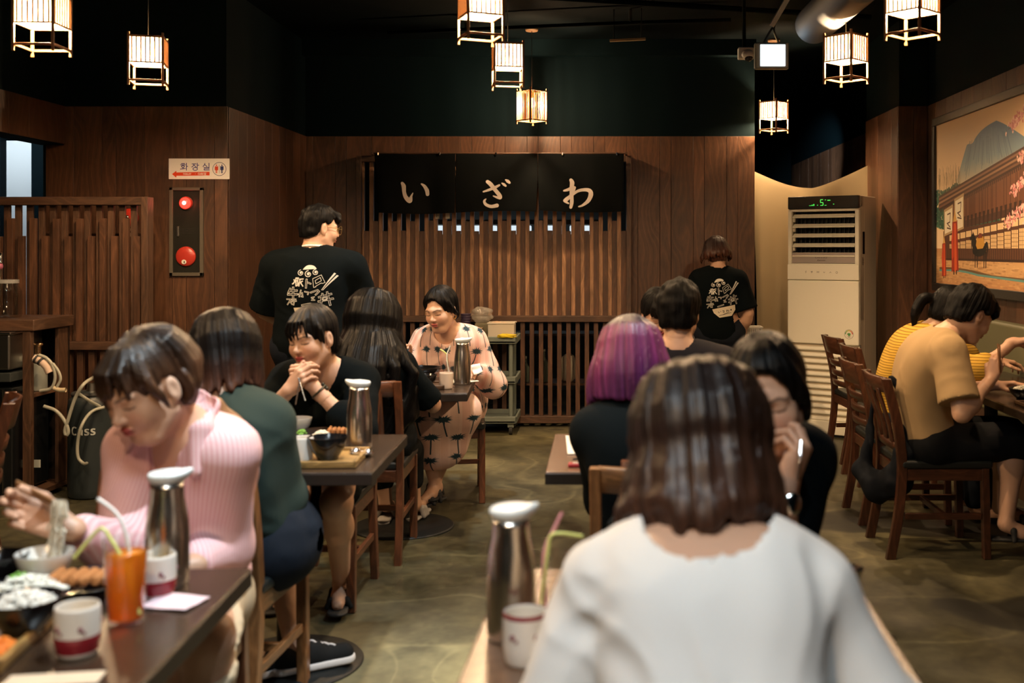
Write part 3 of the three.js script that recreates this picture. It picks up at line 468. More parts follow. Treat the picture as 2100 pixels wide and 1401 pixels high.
  const bt = canvasTex(512, 64, (c) => { c.strokeStyle = '#8d8473'; c.lineWidth = 4; for (let i = 0; i < 6; i++) { const X = 40 + i * 86; c.beginPath(); if (i === 5) c.arc(X, 32, 12, 0, 7); else if (i === 0) { c.moveTo(X, 46); c.lineTo(X, 18); c.lineTo(X + 14, 18); c.moveTo(X, 32); c.lineTo(X + 12, 32); } else if (i === 1) { c.rect(X - 10, 20, 20, 12); c.moveTo(X, 20); c.lineTo(X, 46); } else if (i === 2) { c.moveTo(X - 12, 44); c.lineTo(X - 12, 20); c.lineTo(X, 34); c.lineTo(X + 12, 20); c.lineTo(X + 12, 44); } else { const s = i === 3 ? 1 : -1; c.moveTo(X - 12, 32 - 8 * s); c.lineTo(X, 32 + 8 * s); c.lineTo(X + 12, 32 - 8 * s); } c.stroke(); } });
  part('button_print', [new THREE.PlaneGeometry(.30, .0375).translate(-.01, y(563), .0108)], new THREE.MeshPhysicalMaterial({ map: bt, transparent: true, alphaTest: .35, roughness: .5 }), o);
  const es = canvasTex(128, 128, (c) => { c.fillStyle = '#e8e2d2'; c.beginPath(); c.arc(64, 64, 60, 0, 7); c.fill(); ['#3d8a3c', '#8fb33a', '#d9b83a', '#d97a30', '#c23a2a'].forEach((k, i) => { c.strokeStyle = k; c.lineWidth = 13; c.beginPath(); c.arc(64, 64, 50, PI + i * PI / 5, PI + (i + 1) * PI / 5 - .05); c.stroke(); }); c.fillStyle = '#4d8d4a'; c.beginPath(); c.ellipse(64, 62, 24, 15, 0, 0, 7); c.fill(); c.fillRect(52, 70, 30, 18); c.fillStyle = '#7a7464'; c.fillRect(48, 96, 34, 8); });
  part('energy_sticker', [new THREE.CircleGeometry(.036, 28).translate(w / 2 - .075, y(689), .0108)], new THREE.MeshPhysicalMaterial({ map: es, roughness: .5 }), o);
  part('lower_panel', [span(-w / 2, w / 2, .025, y(711), -.05, -.022)], M.rubber, o);
  for (let i = 0; i < 12; i++) part('lower_slat', [box(w, .034, .03, 0, 0, 0, 'x', .012).rotateX(-.25).translate(0, y(722) - i * .0488, -.008)], M.acCream, o);
  part('kick_plate', [span(-w / 2 - .001, w / 2 + .001, .022, y(870), -.03, .008, 'x', .008)], M.acCream, o);
  part('side_handle', [box(.004, .17, .045, w / 2 + .001, y(502), -.10, 'y', .002)], M.gloss, o);
  part('side_edge', [span(w / 2 - .004, w / 2 + .003, .03, h - .01, -.034, -.030)], plain(.3, .26, .2), o);
  const stx = canvasTex(64, 64, (c) => { c.fillStyle = '#6d6350'; for (let i = 0; i < 9; i++) c.fillRect(6, 6 + i * 6, 30 + (i * 7) % 22, 2); }); part('side_label', [new THREE.PlaneGeometry(.05, .07).rotateY(PI / 2).translate(w / 2 + .0022, y(540), -.085)], new THREE.MeshPhysicalMaterial({ map: stx, transparent: true, alphaTest: .3 }), o);
}
// ---------- utility cart and what stands on it ----------
{
  const Z = 8.33, x1 = (1060 - CX) * Z / F, x0 = x1 - .62, o = thing('utility_cart', 'grey plastic three shelf utility cart beside the screen', 'cart', [(x0 + x1) / 2, 0, -Z - .2]);
  const w = .62, d = .42, ys = [.745, .435, .125];
  ys.forEach((y) => { const rim = (a, b, c2, e) => span(a, b, y - .035, y + .022, c2, e, 'x', .008); part('shelf', [span(-w / 2 + .01, w / 2 - .01, y - .03, y - .012, -d / 2, d / 2, 'x', .004), rim(-w / 2, w / 2, d / 2 - .018, d / 2), rim(-w / 2, w / 2, -d / 2, -d / 2 + .018), rim(-w / 2, -w / 2 + .018, -d / 2, d / 2), rim(w / 2 - .018, w / 2, -d / 2, d / 2)], M.graycart, o); });
  for (const [sx, sz] of [[-1, -1], [1, -1], [-1, 1], [1, 1]]) {
    part('post', [cyl(.017, .017, .68, sx * (w / 2 - .05), .425, sz * (d / 2 - .045), 16)], M.graycart, o);
    const k = part('caster', [box(.05, .045, .045, sx * (w / 2 - .05), .078, sz * (d / 2 - .045), 'y', .006)], M.graycart, o); part('wheel', [cyl(.036, .036, .024, 0, 0, 0, 24).rotateZ(PI / 2).translate(sx * (w / 2 - .05), .036, sz * (d / 2 - .045))], M.rubber, k);
  }
  const top = .767, put = (px) => (px - CX) * Z / F;
  const b = thing('storage_box', 'white translucent plastic box on the cart top beside the yellow cloth', 'box', [put(1026), top - .03, -Z - .14]);
  const bw = .20, bh = .128; part('tub', [span(-bw / 2, bw / 2, 0, .005, -.07, .07, 'x', .002), box(bw, bh, .006, 0, bh / 2, .075, 'x', .002), box(bw, bh, .006, 0, bh / 2, -.075, 'x', .002), box(.006, bh, .156, -bw / 2, bh / 2, 0, 'y', .002), box(.006, bh, .156, bw / 2, bh / 2, 0, 'y', .002), box(bw + .02, .012, .012, 0, bh, .08, 'x', .003), box(bw + .02, .012, .012, 0, bh, -.08, 'x', .003), box(.012, .012, .17, bw / 2, bh, 0, 'x', .003), box(.012, .012, .17, -bw / 2, bh, 0, 'x', .003)], plain(.62, .56, .47, .4), b);
  part('contents', [box(.17, .07, .13, 0, .045, 0, 'x', .02), ball(.03, -.04, .12, 0, 1.5, .7, 1), ball(.025, .02, .118, .02, 1.4, .7, 1)], plain(.55, .38, .26, .8), b);
  const y = thing('cleaning_cloth', 'crumpled yellow cloth on the cart top corner', 'cloth', [put(1040), top + .004, -Z + .0]);
  const cg = new THREE.SphereGeometry(.06, 28, 16); { const p = cg.attributes.position; for (let i = 0; i < p.count; i++) { const n = noise3(p.getX(i) * 40, p.getY(i) * 40, p.getZ(i) * 40) * .35 + 1; p.setXYZ(i, p.getX(i) * n * 1.2, Math.max(-.012, p.getY(i) * n * .28), p.getZ(i) * n * .6); } cg.computeVertexNormals(); } part('cloth', cg, plain(.62, .47, .02, .9), y);
  const q = thing('storage_tin', 'olive square tin holding a clear plastic bag on the cart', 'tin', [put(985), top - .03, -Z - .21]); part('tin', [box(.125, .12, .11, 0, .06, 0, 'y', .006)], plain(.16, .14, .08, .5), q);
  const bag = new THREE.SphereGeometry(.085, 30, 20); { const p = bag.attributes.position; for (let i = 0; i < p.count; i++) { const n = 1 + noise3(p.getX(i) * 30, p.getY(i) * 30, p.getZ(i) * 30) * .22; p.setXYZ(i, p.getX(i) * n, p.getY(i) * n * .8 + Math.abs(p.getX(i)) * .2, p.getZ(i) * n * .6); } bag.computeVertexNormals(); }
  const bg = thing('plastic_bag', 'clear crinkled plastic bag standing out of the olive tin', 'bag', [put(983), top + .145, -Z - .21]); part('film', bag, plain(.75, .72, .66, .12, 0, { transmission: .75, thickness: 0 }), bg);
  const cb = thing('cardboard_box', 'small open brown cardboard box on the cart top behind the seated woman', 'box', [put(966), top - .03, -Z - .08]); part('carton', [box(.16, .09, .12, 0, .045, 0, 'x', .002)], plain(.045, .03, .02, .8), cb); part('flap', [box(.15, .003, .07, .01, .094, .035, 'x').rotateX(.06)], plain(.34, .22, .12, .8), cb);
  const pc = thing('cup_stack', 'tall stack of dark purple plastic cups on the cart', 'cups', [put(948), top - .03, -Z - .22]); for (let i = 0; i < 8; i++) part('cup', [cyl(.036, .04, .045, 0, .03 + i * .02, 0, 24), new THREE.TorusGeometry(.04, .003, 8, 24).rotateX(PI / 2).translate(0, .052 + i * .02, 0)], plain(.05, .035, .07, .35), pc);
}
// ---------- kitchen odds and ends behind the lower slats ----------
{
  const o = thing('storage_shelf', 'dark shelf behind the lower slats of the screen', 'shelf', [-.25, 0, -9.25]); part('board', [box(1.3, .02, .34, 0, .30, 0, 'x', .002)], M.rail, o); part('board', [box(1.3, .02, .34, 0, .72, 0, 'x', .002)], M.rail, o); for (const x of [-.64, .64]) part('side', [box(.02, .85, .34, x, .425, 0, 'y', .002)], M.rail, o);
  const bagG = ball(.1, 0, 0, 0, .8, 1.3, .7, 24); { const p = bagG.attributes.position; for (let i = 0; i < p.count; i++) { const n = 1 + .14 * noise3(p.getX(i) * 25, p.getY(i) * 25, p.getZ(i) * 25); p.setXYZ(i, p.getX(i) * n, Math.max(-.115, p.getY(i) * n), p.getZ(i) * n); } bagG.computeVertexNormals(); }
  const b = thing('paper_sack', 'cream sack standing behind the lower slats', 'sack', [-.29, .425, -9.2]); part('sack', bagG, plain(.50, .44, .34, .8), b);
  [[-.50, .26, 'first bottle left of the cream sack behind the slats'], [-.66, .20, 'second bottle left of the cream sack behind the slats']].forEach(([x, h, l]) => { const t = thing('bottle', l, 'bottle', [x, .31, -9.2]); part('body', lathe([[0, 0], [.035, 0], [.036, h * .6], [.014, h * .8], [.014, h], [0, h]], 24), plain(.12, .14, .11, .2), t); part('cap', [cyl(.015, .015, .02, 0, h + .008, 0, 16)], M.whitePlastic, t); });
}
// ---------- drinks station at the left ----------
{
  const o = thing('bar_counter', 'dark wooden open cabinet with a thick top at the far left', 'counter', [0, 0, 0]);
  part('top', [span(-4.3, -3.20, .985, 1.05, -6.50, -6.04, 'x', .006)], M.rail, o); part('side_panel', [span(-3.245, -3.225, .06, .985, -6.48, -6.36, 'y', .003)], M.rail, o); part('post', [span(-3.27, -3.225, 0, .985, -6.09, -6.05, 'y', .003)], M.rail, o); part('bottom_board', [span(-4.3, -3.225, .03, .06, -6.48, -6.05, 'x', .003)], M.rail, o); part('shelf', [span(-3.70, -3.24, .60, .625, -6.46, -6.08, 'x', .003)], M.rail, o); part('back_panel', [span(-4.3, -3.225, .06, .985, -6.495, -6.475)], M.tableEdge, o);
  const f = thing('beer_cooler', 'black beer cooler with a steel top in the cabinet at the left edge', 'cooler', [-3.60, 0, -6.02]);
  part('body', [box(.60, .60, .40, 0, .37, -.18, 'y', .008)], M.gloss, f); part('steel_box', [box(.58, .20, .36, 0, .87, -.15, 'x', .012)], M.steelDark, f); part('lid', [box(.60, .012, .38, 0, .976, -.15, 'x', .003)], M.steel, f); part('ledge', [box(.60, .05, .42, 0, .73, -.17, 'x', .004)], plain(.03, .035, .035, .4), f); part('label', [box(.14, .045, .003, .12, .655, .022)], plain(.5, .52, .5, .5), f); part('door_edge', [box(.006, .58, .01, .25, .37, .022)], M.steelDark, f); for (const x of [-.26, .26]) part('foot', [cyl(.02, .02, .07, x, .035, -.1, 12)], M.rubber, f);
  const c = thing('gas_bottle', 'small silver gas bottle with a brass valve in the cabinet', 'gas bottle', at(78, 745, 6.22).setY(.625)); part('bottle', lathe([[0, 0], [.045, 0], [.05, .01], [.05, .17], [.035, .20], [.015, .215], [0, .215]], 28), plain(.34, .36, .33, .4, .5), c); part('valve', [cyl(.016, .016, .05, 0, .235, 0, 14), ball(.022, 0, .27, 0, 1.3, .7, 1)], plain(.7, .45, .25, .25, 1), c);
  const h = thing('beer_hose', 'looping pale plastic hoses hanging between the cabinet and the black keg', 'hose', [0, 0, 0]);
  const T = (pts, r) => tube(pts.map(([x, y, z]) => at(x, y, z ?? 6.05)), r, 60, 8);
  part('hose', T([[82, 802], [105, 796], [113, 775], [108, 750], [96, 735], [80, 728]], .009), M.tubeClear, h); part('hose', T([[116, 795], [124, 778], [120, 762], [108, 745]], .008), M.tubeClear, h);
  part('hose', T([[90, 833], [115, 843], [135, 868], [140, 888], [136, 893], [133, 885], [140, 860], [155, 815], [170, 790], [192, 774, 6.2]], .010), M.tubeClear, h);
  part('hose', T([[214, 835, 6.2], [190, 843, 6.15], [168, 872], [159, 910], [161, 940], [170, 950], [178, 950, 6.15]], .009), M.tubeClear, h); part('hose', T([[158, 805], [180, 820, 6.1], [205, 834, 6.2]], .009), M.tubeClear, h);
  part('foam_sleeve', T([[70, 735], [82, 740], [95, 752], [102, 765]], .022), plain(.55, .42, .34, .8), h); part('band', T([[73, 736], [77, 738]], .026), M.rubber, h); part('band', T([[82, 740], [86, 743]], .026), M.rubber, h); part('connector', T([[110, 796], [122, 800], [135, 800]], .013), plain(.5, .42, .28, .4), h);
  const k = thing('beer_keg', 'dark grey beer keg with white lettering on the floor behind the pink shirt', 'keg', [(188 - CX) * 6.3 / F, 0, -6.3]);
  part('body', lathe([[0, 0], [.115, 0], [.128, .012], [.13, .05], [.128, .30], [.13, .52], [.125, .565], [.10, .60], [.04, .615], [0, .615]], 48), plain(.020, .027, .030, .4), k); part('handle_ring', [new THREE.TorusGeometry(.10, .012, 10, 36).rotateX(PI / 2).translate(0, .60, 0)], M.rubber, k); part('valve', [cyl(.03, .025, .05, 0, .635, 0, 20)], M.steelDark, k);
  const kt = canvasTex(256, 128, (c2) => { c2.fillStyle = '#b9bdb8'; c2.font = 'bold 88px sans-serif'; c2.fillText('Cass', 20, 96); });
  part('lettering', [new THREE.CylinderGeometry(.1315, .1315, .10, 30, 1, true, -.62, 1.5).translate(0, .40, 0)], new THREE.MeshPhysicalMaterial({ map: kt, transparent: true, alphaTest: .4, roughness: .4 }), k);
  const j = thing('glass_jar', 'clear glass jar standing on the dark counter at the left edge', 'jar', at(14, 651, 6.2)); part('jar', lathe([[0, .003], [.075, .003], [.078, .02], [.078, .15], [.06, .185], [.06, .20], [.057, .20], [.057, .183], [.074, .15], [.074, .02], [0, .008]], 40), plain(.9, .9, .88, .06, 0, { transmission: 1, thickness: 0 }), j); part('lid', [cyl(.064, .064, .02, 0, .208, 0)], plain(.6, .6, .58, .3, 0, { transmission: .6, thickness: 0 }), j);
  const fc = thing('tap_fitting', 'chrome tap fitting cut off by the left edge above the jar', 'tap', at(-2, 560, 6.3)); part('column', [cyl(.018, .022, .26, 0, -.01, 0, 16)], M.chrome, fc); part('spout', [tube([[0, .10, 0], [.02, .11, .02], [.025, .06, .03]], .009, 12, 8), ball(.018, .01, .075, .02)], M.chrome, fc); part('knob', [ball(.022, .012, .04, .02)], plain(.35, .10, .16, .4), fc);
  const v = thing('paper_note', 'small white note stuck inside the dark cabinet', 'note', at(76, 951, 6.2)); part('sheet', [box(.04, .045, .002)], plain(.5, .52, .46, .8), v);
}
{ // white basket on a low stand by the waitress
  const o = thing('serving_stand', 'low dark stand beside the waitress carrying the white basket', 'stand', [1.17, 0, -8.42]); part('top', [box(.36, .03, .34, 0, .66, 0, 'x', .004)], M.rail, o); for (const [x, z] of [[-1, -1], [1, -1], [-1, 1], [1, 1]]) part('leg', [box(.03, .645, .03, x * .16, .3225, z * .15, 'y', .003)], M.rail, o);
  const b = thing('plastic_basket', 'white perforated plastic basket on the low stand by the waitress', 'basket', at(1543, 692, 8.35).setY(.675)); const w = .13, h = .165, list = [];
  part('floor', [box(w * .8, .006, w * .8, 0, .003, 0)], M.whitePlastic, b);
  for (let s = 0; s < 4; s++) { for (let i = 0; i < 8; i++) list.push(box(.005, h, .004, -w / 2 + .008 + i * (w - .016) / 7, h / 2, w / 2, 'y').rotateY(s * PI / 2)); for (let i = 0; i < 7; i++) list.push(box(w, .005, .004, 0, .012 + i * .022, w / 2, 'x').rotateY(s * PI / 2)); list.push(box(w + .014, .014, .012, 0, h, w / 2 + .003, 'x', .003).rotateY(s * PI / 2)); }
  part('mesh_side', list, M.whitePlastic, b);
}
// ---------- chairs ----------
function chairProto(wood, ladder) {                           // seat front towards +z, origin on the floor under the seat
  const o = new THREE.Group(), w = .42, hw = .19, zr = -.20, zf = .20, top = .84;
  const post = (s) => { const P = [[0, 0, zr - .055], [0, .2, zr - .018], [0, .43, zr], [0, .62, zr - .02], [0, top, zr - .075]]; const sh = new THREE.Shape(); const c = new THREE.CatmullRomCurve3(P.map((p) => V(...p))); const pts = c.getPoints(16); sh.moveTo(pts[0].z - .018, pts[0].y); for (const p of pts) sh.lineTo(p.z - .019, p.y); for (const p of [...pts].reverse()) sh.lineTo(p.z + .019, p.y); const g = new THREE.ExtrudeGeometry(sh, { depth: .026, bevelEnabled: true, bevelSize: .003, bevelThickness: .003, bevelSegments: 1, curveSegments: 4 }); g.rotateY(-PI / 2); g.translate(s * hw + .013, 0, 0); return metreUV(g, 'y', s, 0); };
  for (const s of [-1, 1]) { part('rear_leg', post(s), wood, o); part('front_leg', [bar(V(s * hw, 0, zf - .005), V(s * hw, .425, zf - .015), .036, .036, .005)], wood, o); part('side_rail', [box(.022, .055, .36, s * hw, .395, 0, 'z', .003)], wood, o); part('side_stretcher', [box(.018, .03, .36, s * hw, .20, -.01, 'z', .003)], wood, o); }
  part('front_rail', [box(.35, .055, .022, 0, .395, zf - .015, 'x', .003)], wood, o); part('rear_rail', [box(.35, .055, .022, 0, .395, zr, 'x', .003)], wood, o); part('cross_stretcher', [box(.36, .026, .02, 0, .20, .0, 'x', .003)], wood, o);
  part('seat', [box(w, .042, .43, 0, .442, .008, 'x', .016)], M.vinyl, o);
  const curve = (y0, y1, bow, z0, t) => { const g = sheet((u, v) => { const x = (u - .5) * (2 * hw - .012), y = mix(y0, y1, v); const zz = y > .62 ? mix(zr - .02, zr - .075, (y - .62) / (top - .62)) : mix(zr, zr - .02, (y - .43) / .19); return V(x, y, zz - bow * (1 - 4 * (u - .5) ** 2) + z0); }, 10, 2, t); return metreUV(g, 'x', y0, y1); };
  if (ladder) { part('top_rail', curve(.735, .845, .035, 0, .02), wood, o); for (const y of [.665, .595, .525]) part('rung', curve(y - .018, y + .018, .03, 0, .016), wood, o); }
  else { part('top_rail', curve(.775, .845, .03, 0, .022), wood, o); part('lower_rail', curve(.50, .535, .012, 0, .018), wood, o); for (const x of [-.10, 0, .10]) { const sl = sheet((u, v) => { const y = mix(.52, .79, v), b = .028 * (1 - 4 * (x / .38) ** 2) * v + .01, zz = y > .62 ? mix(zr - .02, zr - .075, (y - .62) / (top - .62)) : mix(zr, zr - .02, (y - .43) / .19); return V(x + (u - .5) * .045, y, zz - b); }, 2, 6, .012); part('back_slat', metreUV(sl, 'y', x, 0), wood, o); } }
  return o;
}
const chairKinds = { red: chairProto(M.chair, false), tan: chairProto(M.chairTan, false), dark: chairProto(M.chairDark, true), darkSlat: chairProto(M.chairDark, false) };
function chair(kind, x, z, deg, label, group) { const o = chairKinds[kind].clone(); o.name = numbered('dining_chair'); tag(o, label, 'chair', group); o.position.set(x, 0, z); o.rotation.y = R(deg); scene.add(o); return o; }
// back-to-back rows: turn 180 faces away from the camera
chair('red', -1.16, -2.70, 3, 'chair of the woman in the pink shirt, mostly hidden behind her');
chair('tan', -1.195, -3.38, 176, 'brown wooden chair of the woman in dark green, with her navy skirt over its seat');
chair('red', -1.19, -4.47, 0, 'chair of the woman in black with clasped hands, only its legs showing under the table');
chair('red', -1.13, -5.17, 181, 'red-brown slatted chair of the woman with the longest straight black hair');
chair('red', -.90, -6.28, 8, 'chair of the woman in the palm print dress, by the grey cart');
chair('tan', .18, -3.24, 178, 'orange-brown chair of the purple haired woman');
chair('tan', .14, -1.40, 180, 'chair of the woman in the white blouse, hidden under her');
chair('red', .26, -2.80, 0, 'chair of the woman lifting a spoon, hidden behind the brown haired woman');
chair('dark', .33, -4.75, 180, 'chair of the man in dark grey with his back turned, hidden behind the purple hair');
chair('dark', .29, -6.00, 0, 'chair of the person half hidden beyond the man in dark grey');
chair('darkSlat', 1.60, -5.20, 90, 'dark chair of the man in tan with the black bag on its back');
chair('dark', 1.62, -5.82, 90, 'third ladder-back chair of the right row');
chair('dark', 1.82, -6.72, 92, 'empty ladder-back chair second from the air conditioner');
chair('dark', 1.86, -7.42, 94, 'empty ladder-back chair nearest to the air conditioner');
chair('dark', -2.66, -4.25, -62, 'dark red chair cut off by the left edge of the photo');
// ---------- tables ----------
function table(x, z, deg, w, d, label, mat, disc = true) {
  const o = thing('dining_table', label, 'table', [x, 0, z], R(deg), 'square pedestal tables');
  const top = part('tabletop', [box(w, .042, d, 0, .719, 0, 'x', .003)], mat, o); part('edge_band', [box(w + .004, .036, d + .004, 0, .717, 0, 'x', .002)], M.tableEdge, o);
  part('column', [cyl(.035, .035, .66, 0, .36, 0, 24)], M.iron, o); part('spider', [box(.5, .018, .05, 0, .688, 0, 'x', .004), box(.05, .018, .5, 0, .688, 0, 'z', .004)], M.iron, o);
  part('base', lathe([[0, .045], [.05, .045], [.07, .03], [.19, .022], [.225, .020], [.235, .012], [.255, .012], [.262, .004], [.262, 0], [0, 0]], 56), M.castIron, o);
  return o;
}
table(-1.125, -2.02, 2.5, .72, .70, 'front left table laid with a pitcher and a glass of orange drink', M.tableDark);
table(-1.10, -3.745, 1.2, .72, .70, 'second table on the left, between the dark green top and the clasped hands', M.tableDark);
table(-1.035, -5.59, 3.5, .70, .68, 'third table on the left, in front of the palm print dress', M.tableDark);
table(.152, -2.02, -2, .76, .70, 'front right table half hidden by the white blouse', M.tableWarm);
table(.185, -3.76, 0, .73, .70, 'table in front of the purple haired woman with a white paper on it', M.tableWarm);
table(.33, -5.36, 0, .66, .70, 'table hidden behind the purple hair and the man in dark grey', M.tableDark);
{
  const o = thing('counter_table', 'dark narrow table against the right wall with black bowls on it', 'table', [0, 0, 0]); part('tabletop', [span(1.83, 2.33, .70, .74, -6.2, -4.4, 'z', .004)], M.tableDark, o); part('edge_band', [span(1.826, 2.30, .702, .737, -6.2, -4.4, 'z', .002)], M.tableEdge, o);
  for (const z of [-5.85, -4.75]) { part('column', [cyl(.035, .035, .67, 2.12, .355, z, 20)], M.iron, o); part('base', [cyl(.20, .20, .02, 2.12, .01, z, 40)], M.castIron, o); }
  const p = thing('padded_panel', 'olive padded backrest panel along the right wall below the print', 'panel', [0, 0, 0]); for (let i = 0; i < 3; i++) part('cushion', [span(2.335, 2.415, .46, 1.02, -6.72 + i * .86, -5.87 + i * .86, 'y', .025)], plain(.105, .10, .05, .55), p);
}
// ---------- tableware ----------
const SURF = .741;
const onTop = (px, py, dy = 0) => { const Z = F * (EYE - SURF) / (py - CY); return at(px, py, Z).setY(SURF + dy); };   // where a base at this pixel stands on a table top
function pitcher(p, turn, label) {
  const o = thing('water_pitcher', label, 'pitcher', p, R(turn), 'steel water pitchers');
  part('body', lathe([[0, .001], [.040, .001], [.0435, .006], [.0445, .03], [.0445, .105], [.043, .135], [.038, .165], [.0345, .185], [.0335, .205], [.034, .222], [0, .222]], 48), M.steel, o);
  const lid = lathe([[0, .240], [.030, .240], [.0375, .2385], [.0395, .234], [.0385, .229], [.0355, .223], [.033, .218], [0, .218]], 48); { const q = lid.attributes.position; for (let i = 0; i < q.count; i++) { const x = q.getX(i), y = q.getY(i), z = q.getZ(i); if (y > .222) { const k = sst(.015, .041, x) * (1 - sst(0, .016, Math.abs(z))); q.setXYZ(i, x + k * .012, y + k * .005, z); q.setY(i, q.getY(i) + x * .05); } } lid.computeVertexNormals(); }
  part('lid', lid, M.lidWhite, o); part('lid_button', [ball(.012, 0, .2405, 0, 1, .3, 1)], M.lidWhite, o); part('base_ring', [cyl(.0415, .0415, .004, 0, .002, 0, 40)], M.steelDark, o); return o;
}
pitcher(onTop(343, 1200), 20, 'steel water pitcher with a white lid in front of the pink shirt');
pitcher(onTop(737, 919), 180, 'steel water pitcher on the second left table beside the clasped hands');
pitcher(onTop(948, 788), 0, 'smallest looking steel pitcher, in front of the palm print dress');
pitcher(onTop(1048, 1308), 10, 'steel water pitcher beside the woman in the white blouse');
function teacup(p, label, body, band, s = 1, deco = true) {
  const o = thing('teacup', label, 'cup', p, 0); o.scale.setScalar(s);
  part('cup', lathe([[0, .004], [.028, .004], [.028, 0], [.031, 0], [.034, .006], [.0375, .03], [.0375, .08], [.0360, .0855], [.0340, .086], [.0335, .08], [.0330, .02], [.02, .012], [0, .012]], 44), body, o);
  if (band) part('glaze_band', lathe([[.0345, .008], [.0379, .024], [.0381, .036], [.0376, .0365]], 44), band, o);
  part('tea', [cyl(.033, .033, .002, 0, .062, 0, 32)], plain(.30, .20, .08, .1), o);
  if (deco) for (const a of [-.5, .55, 2.2]) part('flower_mark', [ball(.0055, Math.sin(a) * .0375, .052, Math.cos(a) * .0375, 1, 1, .35, 10), ball(.0035, Math.sin(a + .18) * .0375, .046, Math.cos(a + .18) * .0375, 1, 1, .4, 8)], plain(.20, .07, .09, .4), o);
  return o;
}
const bandRed = plain(.20, .012, .02, .25);
teacup(onTop(159, 1341), 'white cup with a dark red base, nearest on the front left table', M.porcelain, bandRed, 1);
teacup(onTop(322, 1222), 'white cup with a red base behind the orange drink', M.porcelain, bandRed, 1);
{ const c = teacup(onTop(1077, 1358), 'white cup with a red rim beside the white blouse', M.porcelain, null, 1.02); part('rim_band', lathe([[.0372, .078], [.0378, .081], [.0368, .0865], [.0358, .087]], 44), bandRed, c); }
teacup(onTop(620, 948), 'pale cup beside the arm of the woman in dark green', M.porcelain, null, .98, false);
teacup(onTop(915, 797), 'pale cup at the front of the third left table beside the straw glass', plain(.60, .50, .42, .3), null, .95, false);
teacup(onTop(846, 793), 'small pale cup at the left of the black bowl on the third left table', plain(.60, .48, .38, .3), null, .8, false);
function glass(p, h, r, label, drink, straws) {
  const o = thing('drinking_glass', label, 'glass', p);
  part('glass', lathe([[0, .002], [r * .80, .002], [r * .82, .006], [r, h], [r - .0018, h], [r * .80 - .002, .010], [0, .010]], 44), M.glass, o);
  if (drink) part('drink', lathe([[0, .0105], [r * .80 - .0024, .0105], [mix(r * .8, r, .83) - .0024, h * .83], [0, h * .83]], 44), drink, o);
  straws.forEach(([m, pts]) => part('straw', [tube(pts, .0034, 24, 10)], m, o)); return o;
}
const strawWhite = plain(.72, .74, .74, .4), strawGreen = plain(.62, .68, .22, .4), strawPink = plain(.70, .32, .36, .4), orangeDrink = plain(1, .36, .015, .25, 0, { transmission: .5, thickness: 0 });
glass(onTop(258, 1277), .160, .041, 'tall glass of orange drink with a yellow and a white bent straw', orangeDrink, [[strawWhite, [[.02, .02, 0], [.006, .14, 0], [-.005, .185, 0], [-.012, .199, 0], [-.026, .215, 0], [-.052, .236, .004]]], [strawGreen, [[.03, .02, .01], [-.005, .13, .012], [-.030, .172, .012], [-.037, .183, .012], [-.047, .178, .012], [-.088, .128, .02]]]]);
glass(onTop(1128, 1298), .150, .036, 'nearly empty glass with a pink and a green straw half hidden by the white blouse', null, [[strawPink, [[-.005, .02, 0], [-.012, .13, 0], [-.006, .165, 0], [.002, .18, 0], [.022, .222, 0]]], [strawGreen, [[-.02, .02, .01], [-.004, .15, .01], [.002, .182, .01], [.012, .186, .01], [.06, .178, .0]]]]);
glass(onTop(927, 793), .13, .034, 'empty glass with a yellow and a white straw on the third left table', null, [[strawGreen, [[-.012, .02, 0], [-.026, .14, 0], [-.028, .165, 0], [-.036, .175, 0], [-.062, .192, 0]]], [strawWhite, [[-.004, .02, .006], [-.026, .14, .006], [-.024, .17, .006], [-.018, .185, .006], [-.008, .21, .006]]]]);
function bowl(p, r, h, label, mat, fill, name = 'bowl') { const o = thing(name, label, 'bowl', p); part('bowl', lathe([[0, .004], [r * .45, .004], [r * .46, 0], [r * .52, 0], [r * .54, .008], [r * .86, h * .55], [r, h], [r - .004, h + .001], [r * .82, h * .6], [r * .4, .016], [0, .014]], 48), mat, o); if (fill) fill(o, r, h); return o; }
function plate(p, r, label, mat, deg = 0, sx = 1) { const o = thing('plate', label, 'plate', p, R(deg)); part('plate', lathe([[0, .004], [r * .6, .004], [r * .62, 0], [r * .66, .002], [r * .9, .012], [r, .018], [r - .003, .020], [r * .66, .009], [0, .008]], 48).scale(sx, 1, 1), mat, o); return o; }
const rf = rng(31);
function crumbs(n, w, d, h, sz, long = 1) { const l = []; for (let i = 0; i < n; i++) { const a = rf() * 7, q = Math.sqrt(rf()); const g = new THREE.IcosahedronGeometry(sz * (.7 + rf() * .6), 0).scale(1, .8, long); g.rotateY(rf() * 7); g.rotateZ(rf() - .5); g.translate(Math.cos(a) * q * w, h * (1 - q * q) * (.5 + .5 * rf()), Math.sin(a) * q * d); l.push(metreUV(g)); } return l; }
const riceMat = plain(.66, .66, .62, .6), cutletMat = plain(.33, .13, .035, .8), noodleMat = plain(.70, .66, .54, .4), greens = plain(.16, .36, .05, .6), salad = plain(.55, .58, .40, .6);
function food(p, label, name, mat, n, w, d, h, sz, long, cat = 'food') { const o = thing(name, label, cat, p); const m = part(name === 'cutlet' ? 'crust' : 'heap', crumbs(n, w, d, h, sz, long), mat, o); m.userData.kind = 'stuff'; return o; }
